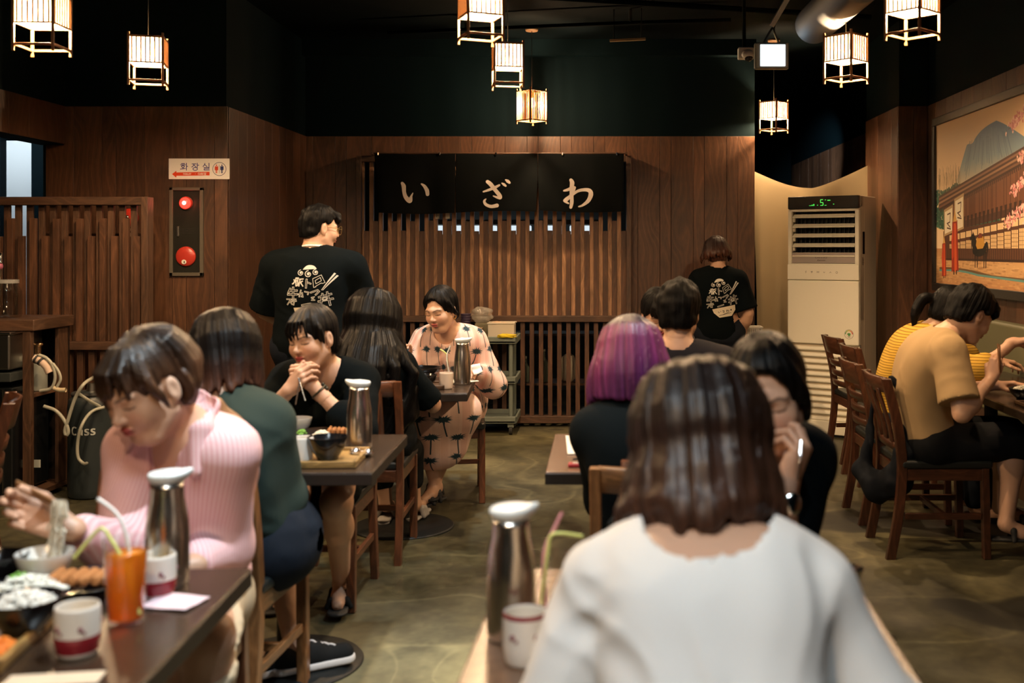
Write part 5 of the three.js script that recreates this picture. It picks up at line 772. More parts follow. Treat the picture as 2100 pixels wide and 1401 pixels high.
function person(o) {
  const k = o.scale || 1, g = thing('person', o.label, 'person', [o.pelvis[0], 0, -o.pelvis[1]], R(o.yaw));
  const inv = new THREE.Matrix4().makeRotationY(-R(o.yaw)), L = (w) => w.clone().sub(g.position).applyMatrix4(inv), D = (x, y, z) => V(x, y, z).applyMatrix4(inv);
  const px = (q) => L(at(...q));                               // a spec point [px, py, depth] in the person's axes
  const P = V(0, o.hip ?? .545, 0), Hc = px(o.head), hr = o.headRot || [0, 0, 0];
  const Rh = new THREE.Matrix4().makeRotationFromEuler(new THREE.Euler(R(hr[1]), R(hr[0]), R(hr[2] || 0), 'YXZ')), hd = (x, y, z) => V(x * k, y * k, z * k).applyMatrix4(Rh).add(Hc);
  const ty = R(o.twist || 0), X = V(Math.cos(ty), 0, -Math.sin(ty)), Zf = V(Math.sin(ty), 0, Math.cos(ty)), na = R(o.neck ?? (20 + hr[1] * .45));
  const J = hd(0, -.055, -.028), N = J.clone().addScaledVector(V(0, -Math.cos(na), 0).addScaledVector(Zf, -Math.sin(na)), .092 * k);
  const sp = N.clone().sub(P), len = sp.length(); if (o.check) console.log(o.check, 'spine', len.toFixed(2), 'head', Hc.toArray().map((q) => q.toFixed(2)).join(','));
  const side = X.clone(), su = sp.clone().normalize(), sb = side.clone().cross(su).normalize();   // sb points to the front of the trunk
  const bow = o.bow ?? .05, T = (t) => P.clone().addScaledVector(sp, t).addScaledVector(sb, -bow * 4 * t * (1 - t)), w = o.girth || 1, sw = (o.shoulder ?? .148) * k;
  const sh = [-1, 1].map((s) => T(.845).addScaledVector(X, s * sw).addScaledVector(V(0, 1, 0), (o.shrug || 0)).addScaledVector(Zf, o.shFwd ?? .01));
  const pole = (d) => d;
  const arms = ['R', 'L'].map((c, i) => { const a = (o.arms || {})[c] || {}, m = i ? 1 : -1; const Wt = a.w ? px(a.w) : (o.hip > .7 ? sh[i].clone().add(V(m * .09, -.50, .06)) : T(.25).add(V(m * .15, -.04, .30))); const pl = a.pole ? D(...a.pole) : V(m * .7, -.5, -.6); const [E, W] = limb(sh[i], Wt, .275 * k, .245 * k, pl); const y = a.y ? D(...a.y) : W.clone().sub(E), z = a.z ? D(...a.z) : V(0, -1, .1); const TT = basis(y, z).setPosition(W); return { S: sh[i], E, W, T: TT, pose: POSE[a.pose || 'relaxed'], m: i ? -1 : 1, a }; });
  const stand = (o.hip ?? .545) > .7;
  const legs = ['R', 'L'].map((c, i) => { const m = i ? 1 : -1, q = (o.legs || {})[c] || {}; const Hj = P.clone().addScaledVector(X, m * .085 * w).add(V(0, -.02, .02)); const A = q.ankle ? px(q.ankle) : stand ? V(m * .10, .08, -.02) : V(m * .09, .08, .40); let K = q.knee ? px(q.knee) : stand ? V(m * .09, .47, .02) : V(m * .11, .50, .40); const toe = A.clone().add(q.toe ? D(...q.toe) : V(m * .03, -.045, .15)); return { H: Hj, K, A, toe }; });
  // trunk primitives, r added for cloth
  const trunk = (f, r, bust) => {
    const seg = (t, hw, rad, kk, dz = 0) => f.cap(T(t).addScaledVector(X, -hw * w).addScaledVector(sb, dz), T(t).addScaledVector(X, hw * w).addScaledVector(sb, dz), rad * w + r, rad * w + r, kk);
    const mw = o.man ? 1.12 : 1; seg(.0, .068, .104, .05); seg(.22, .040 * mw, .092, .08); seg(.45, .040 * mw, .090, .08); seg(.68, .056 * mw, .094, .08, -.005); seg(.84, .074 * mw, .072, .07, -.010); f.cap(sh[0].clone().lerp(sh[1], .05), sh[0].clone().lerp(sh[1], .95), .047 * w + r, .047 * w + r, .06);
    for (const s of [-1, 1]) f.cap(T(.97).addScaledVector(X, s * .03), sh[s < 0 ? 0 : 1], .042 + r, .046 * w + r, .05);
    if (bust) for (const s of [-1, 1]) f.ell(T(.64).addScaledVector(X, s * .07).addScaledVector(sb, .075), [.058 + r, .058 + r, .05 + r], .05);
    if (o.belly) f.ell(T(.25).addScaledVector(sb, .06), [.14 * w + r, .13 + r, .11 * w + r], .08);
  };
  // skin: one geometry, head and hands on finer grids of their own
  const body = new Field(); body.cap(N.clone().addScaledVector(sb, -.0), J, .054 * k * (o.neckW || 1), .050 * k * (o.neckW || 1), .03); trunk(body, -.004, false);
  arms.forEach((a) => body.chain([a.S, a.E, a.W], [.044 * w, .037 * w, .0245 * k * (o.wristW || 1)], .02).ell(a.E.clone().lerp(a.W, .28), [.040 * w, .040 * w, .040 * w], .04));
  legs.forEach((l) => { body.chain([l.H, l.K, l.A], [.078 * w, .054 * w, .034], .03).ell(l.K.clone().lerp(l.A, .28).add(V(0, 0, -.012)), [.05 * w, .07, .052 * w], .04).chain([l.A, l.A.clone().lerp(l.toe, .5).add(V(0, -.012, 0)), l.toe], [.032, .032, .024], .02); });
  const list = [nets(body, o.cell || .013, { color: () => SKIN })];
  const hf = headField(o.man), iv = Rh.clone().invert(), toH = (v) => v.clone().sub(Hc).applyMatrix4(iv).multiplyScalar(1 / k); hf.cap(toH(N.clone().lerp(J, .35)), toH(J), .054 * (o.neckW || 1), .050 * (o.neckW || 1), .03);
  const hg = nets(hf, o.headCell || .0042, { lo: [-.10, -.17, -.14], hi: [.10, .13, .125], color: (x, y, z) => faceColor(x, y, z, o) }); hg.applyMatrix4(new THREE.Matrix4().makeScale(k, k, k)).applyMatrix4(Rh).translate(Hc.x, Hc.y, Hc.z); list.push(hg);
  arms.forEach((a) => { if (a.a.skip) return; const f = new Field(); f.cap(a.E.clone().lerp(a.W, .75), a.W, .029 * k, .0245 * k * (o.wristW || 1), .02); handPrims(f, a.T, a.m, a.pose[0], a.pose[1], (o.handK || .95) * k); list.push(nets(f, a.a.cell || .0036, { color: (x, y, z) => { const n = 1 + .06 * noise3(x * 70, y * 70, z * 70); return [SKIN[0] * n, SKIN[1] * n * .97, SKIN[2] * n * .96]; }, pad: .02 })); });
  part('body', merge2(list), skinMat, g);
  const ctx = { g, T, X, sb, su, Zf, N, J, P, sh, arms, legs, Hc, Rh, hd, toH, trunk, k, w, o, px, D, stand };
  if (o.top) ctx.top = top(ctx, o.top); if (o.bottom) bottom(ctx, o.bottom); if (o.hair) hair(ctx, o.hair); if (o.shoes) shoes(ctx, o.shoes);
  return ctx;
}
const cloth = (c, rough = .85, extra = {}) => new THREE.MeshPhysicalMaterial({ color: new THREE.Color().setRGB(...c), roughness: rough, bumpMap: rep(WEAVE, 12, 12), bumpScale: .00025, specularIntensity: Math.max(...c) < .03 ? .22 : .5, ...extra });
function wrinkles(amp, seed, su) {                              // long soft folds in two crossing directions, fading in patches
  const c = Math.cos(seed * 1.3), s = Math.sin(seed * 1.3);
  return (x, y, z) => {
    const a = x * .75 + y * .66, b = y * .75 - x * .66, m = .5 + .5 * noise3(x * 5 + seed, y * 5, z * 5 + 2), w = noise3(x * 6, y * 6 + seed, z * 6) * .35;
    const r1 = 1 - 2 * Math.abs(noise3(a * 4 + seed, b * 15 + w * 3, z * 5)), r2 = 1 - 2 * Math.abs(noise3(a * 14 + w * 3 + 7, b * 4 + seed, z * 6 + 3));
    return -amp * (.55 * r1 * m + .45 * r2 * (1 - m) + .35 * noise3(x * 7, y * 7, z * 7 + seed));
  };
}
function cylUV(c, per, r = .15) { const f = (x, y, z) => [Math.atan2(x - c.x, z - c.z) * r / per, y / per]; f.wrap = 2 * PI * r / per; return f; }
function top(c, t) {
  const f = new Field(), r = t.thick ?? .014, { o, T, X, sb, su, N, arms } = c; c.trunk(f, r, !o.man && t.bust !== false);
  if (t.long) { const e = t.long; f.cap(T(0).addScaledVector(X, -.07), T(0).addScaledVector(X, .07), .115 * c.w + r, .115 * c.w + r, .06); if (e.skirt) skirt(c, f, r, e.skirt); }
  arms.forEach((a) => { const q = t.sleeve, n = q <= 1 ? a.S.clone().lerp(a.E, q) : a.E.clone().lerp(a.W, q - 1), lr = t.loose ?? .012; const r0 = .046 * c.w + r * .8 + lr * .5, re = .039 * c.w + r + lr, rw = .028 + r + lr * .8; if (q <= 1) f.cap(a.S, a.E, r0, mix(r0, re, 1) + (t.flare || 0), .03); else f.chain([a.S, a.E, n], [r0, re, (t.cuff ?? mix(re, rw, q - 1))], .03); if (t.puff) f.ell(a.S.clone().lerp(a.E, .35), [.062 + t.puff, .08 + t.puff, .062 + t.puff], .05); if (t.puffLow) f.ell(a.E.clone().lerp(a.W, .3), [.05 + t.puffLow, .06 + t.puffLow, .05 + t.puffLow], .05);
    if (q <= 1) { const dir = a.E.clone().sub(a.S).normalize(), end = a.S.clone().lerp(a.E, q); f.cut((x, y, z) => { const vx = x - end.x, vy = y - end.y, vz = z - end.z, h = vx * dir.x + vy * dir.y + vz * dir.z, rr = Math.hypot(vx - h * dir.x, vy - h * dir.y, vz - h * dir.z); return rr < .13 && h > -.02 && h < .30 ? h : -1; }, .002); } });
  const wr = wrinkles(t.fold ?? .006, t.seed || 1, su), lat = t.drape; f.post = (d, x, y, z) => Math.abs(d) < .06 ? d + wr(x, y, z) : d;
  const hem = t.hem ?? .06; if (!t.long) { const hp = c.P.clone().addScaledVector(su, -hem); f.cut((x, y, z) => { const h = (x - hp.x) * su.x + (y - hp.y) * su.y + (z - hp.z) * su.z; return -h; }, .003); }
  const nb = N.clone().addScaledVector(sb, t.scoopF ?? .02).addScaledVector(su, t.scoopUp ?? .02), nr = t.neckR ?? .066, nk = new Field().cap(N.clone().addScaledVector(sb, t.scoopB ?? -.0).addScaledVector(su, t.scoopBUp ?? .03), c.J.clone(), nr, nr * 1.05, .01).cap(nb, nb.clone().addScaledVector(su, .10), nr, nr * 1.1, .01);
  if (t.vneck) nk.cap(nb, T(.62).addScaledVector(sb, .15), nr * .9, .012, .02);
  f.cut((x, y, z) => -nk.d(x, y, z), .004);
  const m = part(t.name || 'shirt', nets(f, t.cell || .009, { uv: cylUV(c.P, t.per || 1, t.uvR), pad: .05, color: t.color }), t.mat, c.g);
  m.userData.label = t.label; m.field = f;
  if (t.collarBand) { const q = new Field(), pts = []; for (let i = 0; i <= 16; i++) { const a = i / 16 * 2 * PI; pts.push(N.clone().addScaledVector(su, .034 + .012 * -Math.cos(a)).addScaledVector(c.Zf, .005 + Math.cos(a) * nr * .98).addScaledVector(X, Math.sin(a) * nr)); } q.chain(pts, pts.map(() => .006), .004); part('neckband', nets(q, .004), t.collarBand, m); }
  return m;
}
function print(c, tex, cx, cy, w, h, name = 'shirt_print') {         // flat print that lies on the back of a garment, laid along its surface
  const f = c.top.field, n = 30, P = [], U = [], I = [], H = []; for (let j = 0; j <= n; j++) for (let i = 0; i <= n; i++) { const x = cx + (i / n - .5) * w, y = cy + (.5 - j / n) * h; let z = -.6; for (let s = 0; s < 120; s++) { const d = f.d(x, y, z); if (d < .0006 || z > .4) break; z += d * .6; } P.push(x, y, Math.min(z, .35) - .0016); H.push(z < .35); U.push(1 - i / n, 1 - j / n); }
  for (let j = 0; j < n; j++) for (let i = 0; i < n; i++) { const a = j * (n + 1) + i, b = a + 1, d = a + n + 1, e = d + 1; if (H[a] && H[b] && H[d] && H[e]) I.push(a, b, e, a, e, d); }
  for (let i = 0; i < H.length; i++) if (!H[i]) P[3 * i + 2] = -.1;
  const g = new THREE.BufferGeometry(); g.setAttribute('position', new THREE.Float32BufferAttribute(P, 3)); g.setAttribute('uv', new THREE.Float32BufferAttribute(U, 2)); g.setIndex(I); g.computeVertexNormals();
  part(name, g, new THREE.MeshPhysicalMaterial({ map: tex, transparent: true, alphaTest: .4, roughness: .8, side: THREE.DoubleSide }), c.top);
}
function skirt(c, f, r, len) { const [a, b] = c.legs; [a, b].forEach((l) => { const n = len <= 1 ? l.H.clone().lerp(l.K, len) : l.K.clone().lerp(l.A, len - 1); if (len <= 1) f.cap(l.H, n, .092 * c.w + r, .072 * c.w + r, .09); else f.chain([l.H, l.K, n], [.092 * c.w + r, .066 * c.w + r + .012, .085 + r], .09); }); if (len > 1) { const n1 = a.K.clone().lerp(b.K, .5), n2 = n1.clone().lerp(a.A.clone().lerp(b.A, .5), len - 1); f.cap(n1, n2, .10, .11, .09); } const m = a.H.clone().lerp(b.H, .5), q = a.K.clone().lerp(b.K, .5); f.cap(m, m.clone().lerp(q, Math.min(1, len)), .095, .075, .08); }
function bottom(c, b) {
  const f = new Field(), r = b.thick ?? .012, w = c.w; f.cap(c.P.clone().addScaledVector(c.X, -.075 * w), c.P.clone().addScaledVector(c.X, .075 * w), .112 * w + r, .112 * w + r, .05);
  if (b.skirt) skirt(c, f, r, b.skirt); else c.legs.forEach((l) => { const len = b.len ?? 1.9; if (len <= 1) { const n = l.H.clone().lerp(l.K, len); f.cap(l.H, n, .082 * w + r, .062 * w + r + (b.loose || 0), .03); } else { const n = l.K.clone().lerp(l.A, len - 1); f.chain([l.H, l.K, n], [.082 * w + r, .058 * w + r + (b.loose || 0) * .5, .044 + r + (b.loose || 0)], .025); } });
  const wr = wrinkles(b.fold ?? .006, 5, c.su); f.post = (d, x, y, z) => Math.abs(d) < .05 ? d + wr(x, y, z) : d;
  f.cut((x, y, z) => (y - c.P.y) * c.su.y + (z - c.P.z) * c.su.z - .13, .003);
  part(b.name || (b.skirt ? 'skirt' : 'trousers'), nets(f, b.cell || .012, { uv: cylUV(c.P, b.per || 1) }), b.mat, c.g);
}
function shoes(c, s) { c.legs.forEach((l, i) => {
  const dir = l.toe.clone().sub(l.A).setY(0).normalize(), up = V(0, 1, 0), b = l.A.clone().setY(Math.max(.008, l.A.y - .075)), heel = b.clone().addScaledVector(dir, -.045), tip = b.clone().addScaledVector(dir, .165);
  const f = new Field();
  if (s.kind === 'sneaker') { f.cap(heel.clone().addScaledVector(up, .035), tip.clone().addScaledVector(up, .030), .036, .034, .02).cap(heel.clone().addScaledVector(up, .06).addScaledVector(dir, .02), b.clone().addScaledVector(dir, .06).addScaledVector(up, .06), .04, .034, .03); f.cut((x, y, z) => b.y + .018 - y); f.cut((x, y, z) => y - b.y - .088); const m = part('shoe', nets(f, .006), s.mat, c.g); const q = new Field().cap(heel.clone().addScaledVector(up, .012), tip.clone().addScaledVector(up, .012), .043, .040, .02); q.cut((x, y, z) => y - b.y - .026); q.cut((x, y, z) => b.y - y); part('sole', nets(q, .006), s.sole, m); const l2 = []; for (let k = 0; k < 4; k++) l2.push(tube([b.clone().addScaledVector(dir, .05 + k * .022).add(V(-.02, .085 - k * .007, 0)), b.clone().addScaledVector(dir, .055 + k * .022).add(V(0, .092 - k * .008, 0)), b.clone().addScaledVector(dir, .05 + k * .022).add(V(.02, .085 - k * .007, 0))], .0035, 8, 6)); part('laces', l2, s.sole, m); }
  else { f.cap(heel.clone().addScaledVector(up, .008), tip.clone().addScaledVector(up, .008), .036, .040, .02); f.cut((x, y, z) => y - b.y - .014 - (s.heel || 0)); f.cut((x, y, z) => b.y - y); const m = part('shoe', nets(f, .006), s.sole || s.mat, c.g); const q = new Field(); for (const t of s.kind === 'mule' ? [.02, .05, .08] : [.03, .10]) { const cc = b.clone().addScaledVector(dir, t), sd = dir.clone().cross(up); q.chain([cc.clone().addScaledVector(sd, -.045).addScaledVector(up, .01), cc.clone().addScaledVector(sd, -.03).addScaledVector(up, .06 - t * .25), cc.clone().addScaledVector(sd, .03).addScaledVector(up, .06 - t * .25), cc.clone().addScaledVector(sd, .045).addScaledVector(up, .01)], [.012, .013, .013, .012], .012); } part('strap', nets(q, .006), s.mat, m); if (s.heelBlock) part('heel', [cyl(.026, .032, .05, heel.x, .025, heel.z, 18)], s.heelMat, m); }
}); }
// hair: a cap over the skull plus locks that fall with gravity and slide off the shoulders
function hairMat(c, rough = .38, extra = {}) { return new THREE.MeshPhysicalMaterial({ color: new THREE.Color().setRGB(...c), map: rep(STREAK, 2, 1), bumpMap: rep(STREAK_BUMP, 2, 1), bumpScale: .0016, roughness: rough, vertexColors: true, specularIntensity: .7, ...extra }); }
function hair(c, h) {
  const f = new Field(), { hd, toH, Rh, Hc, k } = c, e = h.vol ?? 0, H = (x, y, z) => V(x, y, z);
  const g = V(0, -1, 0).applyMatrix4(Rh.clone().invert());           // gravity in head axes
  const bk = c.Zf.clone().negate().applyMatrix4(Rh.clone().invert());
  const trunkH = new Field(); { const t = new Field(); c.trunk(t, .022, false); t.cap(c.N, c.J, .058, .054, .03); trunkH.d = (x, y, z) => { const v = V(x * k, y * k, z * k).applyMatrix4(Rh).add(Hc); return t.d(v.x, v.y, v.z); }; }
  const skull = new Field().ell(H(0, .030, -.018), [.079, .090, .100], .02).ell(H(0, -.03, .01), [.062, .075, .07], .03);
  const cap = new Field(); cap.ell(H(0, .036 + e * .3, -.020), [.080 + e, .094 + e, .102 + e], .02);
  if (h.nape !== false) cap.ell(H(0, -.035, -.048), [.066 + e * .7, .072, .062 + e], .03);
  if (h.bun) cap.cap(H(0, h.bun[1] * .6, h.bun[2] * .8), H(...h.bun), .03, h.bun[3] || .042, .02);
  const r = rng(h.seed || 3);
  const fo = new Field().ell(H(h.faceX || 0, h.faceY ?? -.050, .105), [h.faceW ?? .066, h.faceH ?? .108, .085], .02); if (h.part) for (const s of [-1, 1]) fo.ell(H(s * .026, .0, .10), [.040, .064, .07], .02);
  cap.cut((x, y, z) => -fo.d(x, y, z), .010);
  cap.cut((x, y, z) => Math.min(z - (h.sideZ ?? -.012), -(h.sideY ?? .012) - y), .006);
  cap.cut((x, y, z) => (h.napeY ?? -.078) + (h.short ? 1.0 : .5) * Math.max(0, z + .06) - y, .006);
  if (h.ears) for (const s of [-1, 1]) cap.cut((x, y, z) => .030 - Math.hypot((x - s * .085) * .8, (y + .010) * .75, z + .004), .006);
  // locks
  const addLock = (pts, rs, push = true) => { const q = pts.map((p) => p.clone()), was = pts.map((p) => p.clone()); if (push) for (let n = 1; n < q.length; n++) { for (let it = 0; it < 6; it++) { const m = rs[n] * .75, p = q[n]; let d = Math.min(trunkH.d(p.x, p.y, p.z), skull.d(p.x, p.y, p.z)); if (d >= m) break; const E = .004, D = (a, b, cc) => Math.min(trunkH.d(a, b, cc), skull.d(a, b, cc)); const gr = V(D(p.x + E, p.y, p.z) - d, D(p.x, p.y + E, p.z) - d, D(p.x, p.y, p.z + E) - d).normalize(); p.addScaledVector(gr, (m - d) * 1.02); } const mv = q[n].clone().sub(was[n]); if (h.free) continue; if (mv.length() > .05) q[n].copy(was[n]).addScaledVector(mv.normalize(), .05); if (n > 2 && q[n].distanceTo(q[n - 1]) > .075) { q.length = n; rs = rs.slice(0, n); break; } } const cv = new THREE.CatmullRomCurve3(q, false, 'centripetal'), ns = Math.min(12, q.length * 2), P2 = [], R2 = []; for (let i = 0; i <= ns; i++) { P2.push(cv.getPoint(i / ns)); const u = i / ns * (q.length - 1), k0 = Math.min(q.length - 2, Math.floor(u)); R2.push(mix(rs[k0], rs[k0 + 1], u - k0)); } f.strand(P2, R2, h.blend ?? .014); };
  if (h.long) for (let i = 0; i < h.n; i++) {
    const a = mix(h.from, h.to, (i + .5) / h.n), sa = Math.sin(a), ca = Math.cos(a), jl = 1 + (r() - .5) * (h.ragged ?? .10), len = (typeof h.long === 'function' ? h.long(a) : h.long) * jl, wv = h.wave || 0, fl = h.flare ?? .02;
    const p0 = H(sa * .022, .112 + e, -.02 + ca * .034), p1 = H(sa * (.055 + e), .088 + e * .6, -.020 + ca * (.070 + e)), p2 = H(sa * (.077 + e), .028, -.020 + ca * (.095 + e)); const pts = [p0, p1, p2], rs = [.016, .020, .022].map((q) => q * (h.fat ?? .8)); const ns = h.segs ?? 4;
    for (let s = 1; s <= ns; s++) { const t = s / ns; pts.push(p2.clone().addScaledVector(g, len * t).addScaledVector(bk, (h.back || 0) * t * Math.max(.15, -ca * .6 + .5)).add(H(sa, 0, ca).multiplyScalar(fl * Math.sin(t * 2.4) + (h.tip || 0) * t * t * t)).add(H(Math.cos(a), 0, -Math.sin(a)).multiplyScalar(wv * Math.sin(t * 7 + i * 1.7) * t))); rs.push(mix(.023, h.tipR ?? .010, t * t) * (h.fat ?? .8)); }
    addLock(pts, rs);
  }
  for (const b of h.locks || []) addLock(b[0].map((p) => H(...p)), b[1], b[2] ?? false);
  if (h.bangs) for (let i = 0; i < h.bangs.n; i++) { const t = (i + .5) / h.bangs.n * 2 - 1, x = t * (h.bangs.w ?? .05), y = (h.bangs.y ?? .022) + (r() - .5) * .012 + Math.abs(t) * (h.bangs.dip ?? 0), zz = Math.sqrt(Math.max(0, 1 - (x / .085) ** 2)); f.strand([H(x * .5, .112, .03), H(x * .85, .082, .035 + .052 * zz), H(x + .004 * (r() - .5), (y + .07) / 2, .020 + .078 * zz), H(x + (h.bangs.sweep || 0) + .006 * (r() - .5), y, .016 + .082 * zz)], [.016, .013, .010, .0035].map((q) => q * (h.bangs.fat || 1)), .006); }
  const tuft = h.tuft ?? 0; f.post = (d, x, y, z) => { if (Math.abs(d) > .04) return d; const a = Math.atan2(x, z + .02), v = noise3(a * 9, y * 3, 3) * .5 + noise3(a * 22, y * 2.2, 8) * .35; return d + v * (h.groove ?? .006) + (tuft ? tuft * noise3(x * 34, y * 34, z * 34) : 0); };
  const lk = new Field(); lk.p = f.p; const ps = f.post; f.post = null; f.d = (x, y, z) => { const q = cap.d(x, y, z); return ps(lk.p.length ? smin(q, lk.d(x, y, z), .014) : q, x, y, z); }; const capB = cap.bounds(.03); f.bounds = (pad) => { const q = lk.bounds(pad); return [0, 1].map((s) => q[s].map((v, i) => s ? Math.max(v, capB[1][i]) : Math.min(v, capB[0][i]))); };
  const uv = (x, y, z) => { const rad = Math.hypot(x, z + .02); return [Math.atan2(x, z + .02) / (2 * PI) * 1.5, y * 2.2 - rad * 1.2]; }; uv.wrap = 1.5;
  const col = h.color || (() => [1, 1, 1]); const geo = nets(f, h.cell || .006, { uv, pad: .03, color: (x, y, z) => { const n = .92 + .26 * noise3(Math.atan2(x, z + .02) * 12, y * 1.2, 5); const q = col(x, y, z); return [q[0] * n, q[1] * n, q[2] * n]; } });
  geo.applyMatrix4(new THREE.Matrix4().makeScale(k, k, k)).applyMatrix4(Rh).translate(Hc.x, Hc.y, Hc.z);
  const m = part('hair', geo, h.mat, c.g); m.userData.label = h.label; return m;
}

// ---------- the people ----------
const skinEar = 0;
const blackTee = cloth([.0030, .0048, .0056], .9, { specularIntensity: .10 }), navy = cloth([.010, .013, .020]), hairBlack = (r = .36) => hairMat([.0042, .0040, .0042], r + .08, { specularIntensity: .24 }), hairBrown = hairMat([.085, .040, .020], .40);
const printTex = canvasTex(1024, 1088, (c) => {
  c.scale(.64, .64); c.lineCap = 'butt'; c.lineJoin = 'miter'; const W = '#c9c6bd', K = '#07090a';
  const L = (w, col, ...p) => { c.strokeStyle = col; c.lineWidth = w; c.beginPath(); c.moveTo(p[0], p[1]); for (let i = 2; i < p.length; i += 2) c.lineTo(p[i], p[i + 1]); c.stroke(); };
  const outl = (w, ...list) => { c.lineCap = 'square'; list.forEach((p) => L(w, W, ...p)); list.forEach((p) => L(w - 22, K, ...p)); c.lineCap = 'butt'; };
  c.fillStyle = W; c.beginPath(); c.moveTo(550, 320); c.bezierCurveTo(610, 210, 690, 200, 730, 203); c.bezierCurveTo(800, 205, 870, 230, 905, 300); c.closePath(); c.fill();
  for (const [x, y, s] of [[510, 400, 1], [705, 430, 1.15], [890, 385, 1]]) { c.strokeStyle = W; c.lineWidth = 17 * s; c.beginPath(); for (let a = 0; a < 10.5; a += .15) { const q = (6 + a * 7.4) * s; c.lineTo(x + Math.cos(a + .6) * q, y + Math.sin(a + .6) * q * .95); } c.stroke(); c.fillStyle = W; c.beginPath(); c.arc(x, y, 26 * s, 0, 7); c.fill(); }
  c.fillStyle = W; [[390, 520, 400, 740], [440, 520, 440, 720], [385, 530, 470, 530], [390, 600, 450, 600], [330, 660, 400, 560], [470, 560, 590, 550], [500, 560, 470, 740], [490, 610, 580, 740], [480, 640, 420, 730], [570, 600, 500, 650], [340, 560, 380, 640], [300, 680, 350, 655]].forEach((p) => L(30, W, ...p));
  outl(46, [668, 570, 655, 765]); outl(40, [700, 640, 768, 668]);
  L(13, W, 820, 545, 1035, 450, 1130, 640, 1060, 665, 1040, 650, 900, 735, 905, 750, 850, 765, 820, 545); L(13, W, 885, 590, 1010, 515, 1042, 592, 905, 672, 885, 590);
  for (const [x, y, u, v] of [[1355, 405, 1040, 835], [1412, 462, 1070, 838]]) { c.fillStyle = W; c.beginPath(); c.moveTo(x - 22, y - 10); c.lineTo(x + 20, y + 12); c.lineTo(u + 6, v); c.lineTo(u - 4, v - 6); c.fill(); }
  outl(48, [255, 800, 215, 890], [240, 850, 420, 842], [205, 940, 430, 935], [330, 770, 335, 1080]); outl(34, [470, 935, 560, 905, 575, 995, 545, 990], [525, 840, 490, 990]); outl(34, [630, 870, 725, 890, 705, 935]); outl(40, [785, 890, 950, 830, 985, 865, 905, 945]);
  outl(48, [985, 1010, 1265, 930], [975, 1115, 1300, 1050], [1065, 930, 1030, 1190], [1180, 890, 1240, 1200]); L(18, W, 1080, 1030, 1160, 1010, 1165, 1080, 1080, 1090, 1080, 1030);
  outl(34, [175, 1060, 280, 1065, 185, 1190], [250, 1110, 305, 1185]); outl(32, [310, 1065, 400, 1060], [300, 1115, 410, 1105], [360, 1115, 345, 1200]); outl(44, [560, 1210, 760, 1170]); outl(34, [800, 1020, 850, 1010, 810, 1080, 870, 1080]);
  c.fillStyle = '#cfc4ae'; c.beginPath(); c.moveTo(340, 1275); c.lineTo(1180, 1240); c.lineTo(1170, 1420); c.lineTo(1010, 1620); c.lineTo(560, 1620); c.lineTo(380, 1420); c.fill();
  c.lineCap = 'round'; L(14, K, 545, 1390, 560, 1440, 585, 1430); L(14, K, 620, 1385, 640, 1420); L(14, K, 690, 1395, 770, 1385); L(14, K, 715, 1370, 760, 1420, 710, 1445, 770, 1450); L(14, K, 860, 1370, 855, 1450); L(14, K, 835, 1395, 880, 1390, 835, 1440); L(14, K, 880, 1400, 930, 1400, 930, 1440, 895, 1450); c.fillStyle = K; c.fillRect(990, 1370, 44, 56); L(16, K, 560, 1540, 1000, 1500); L(14, K, 700, 1520, 900, 1470);
});
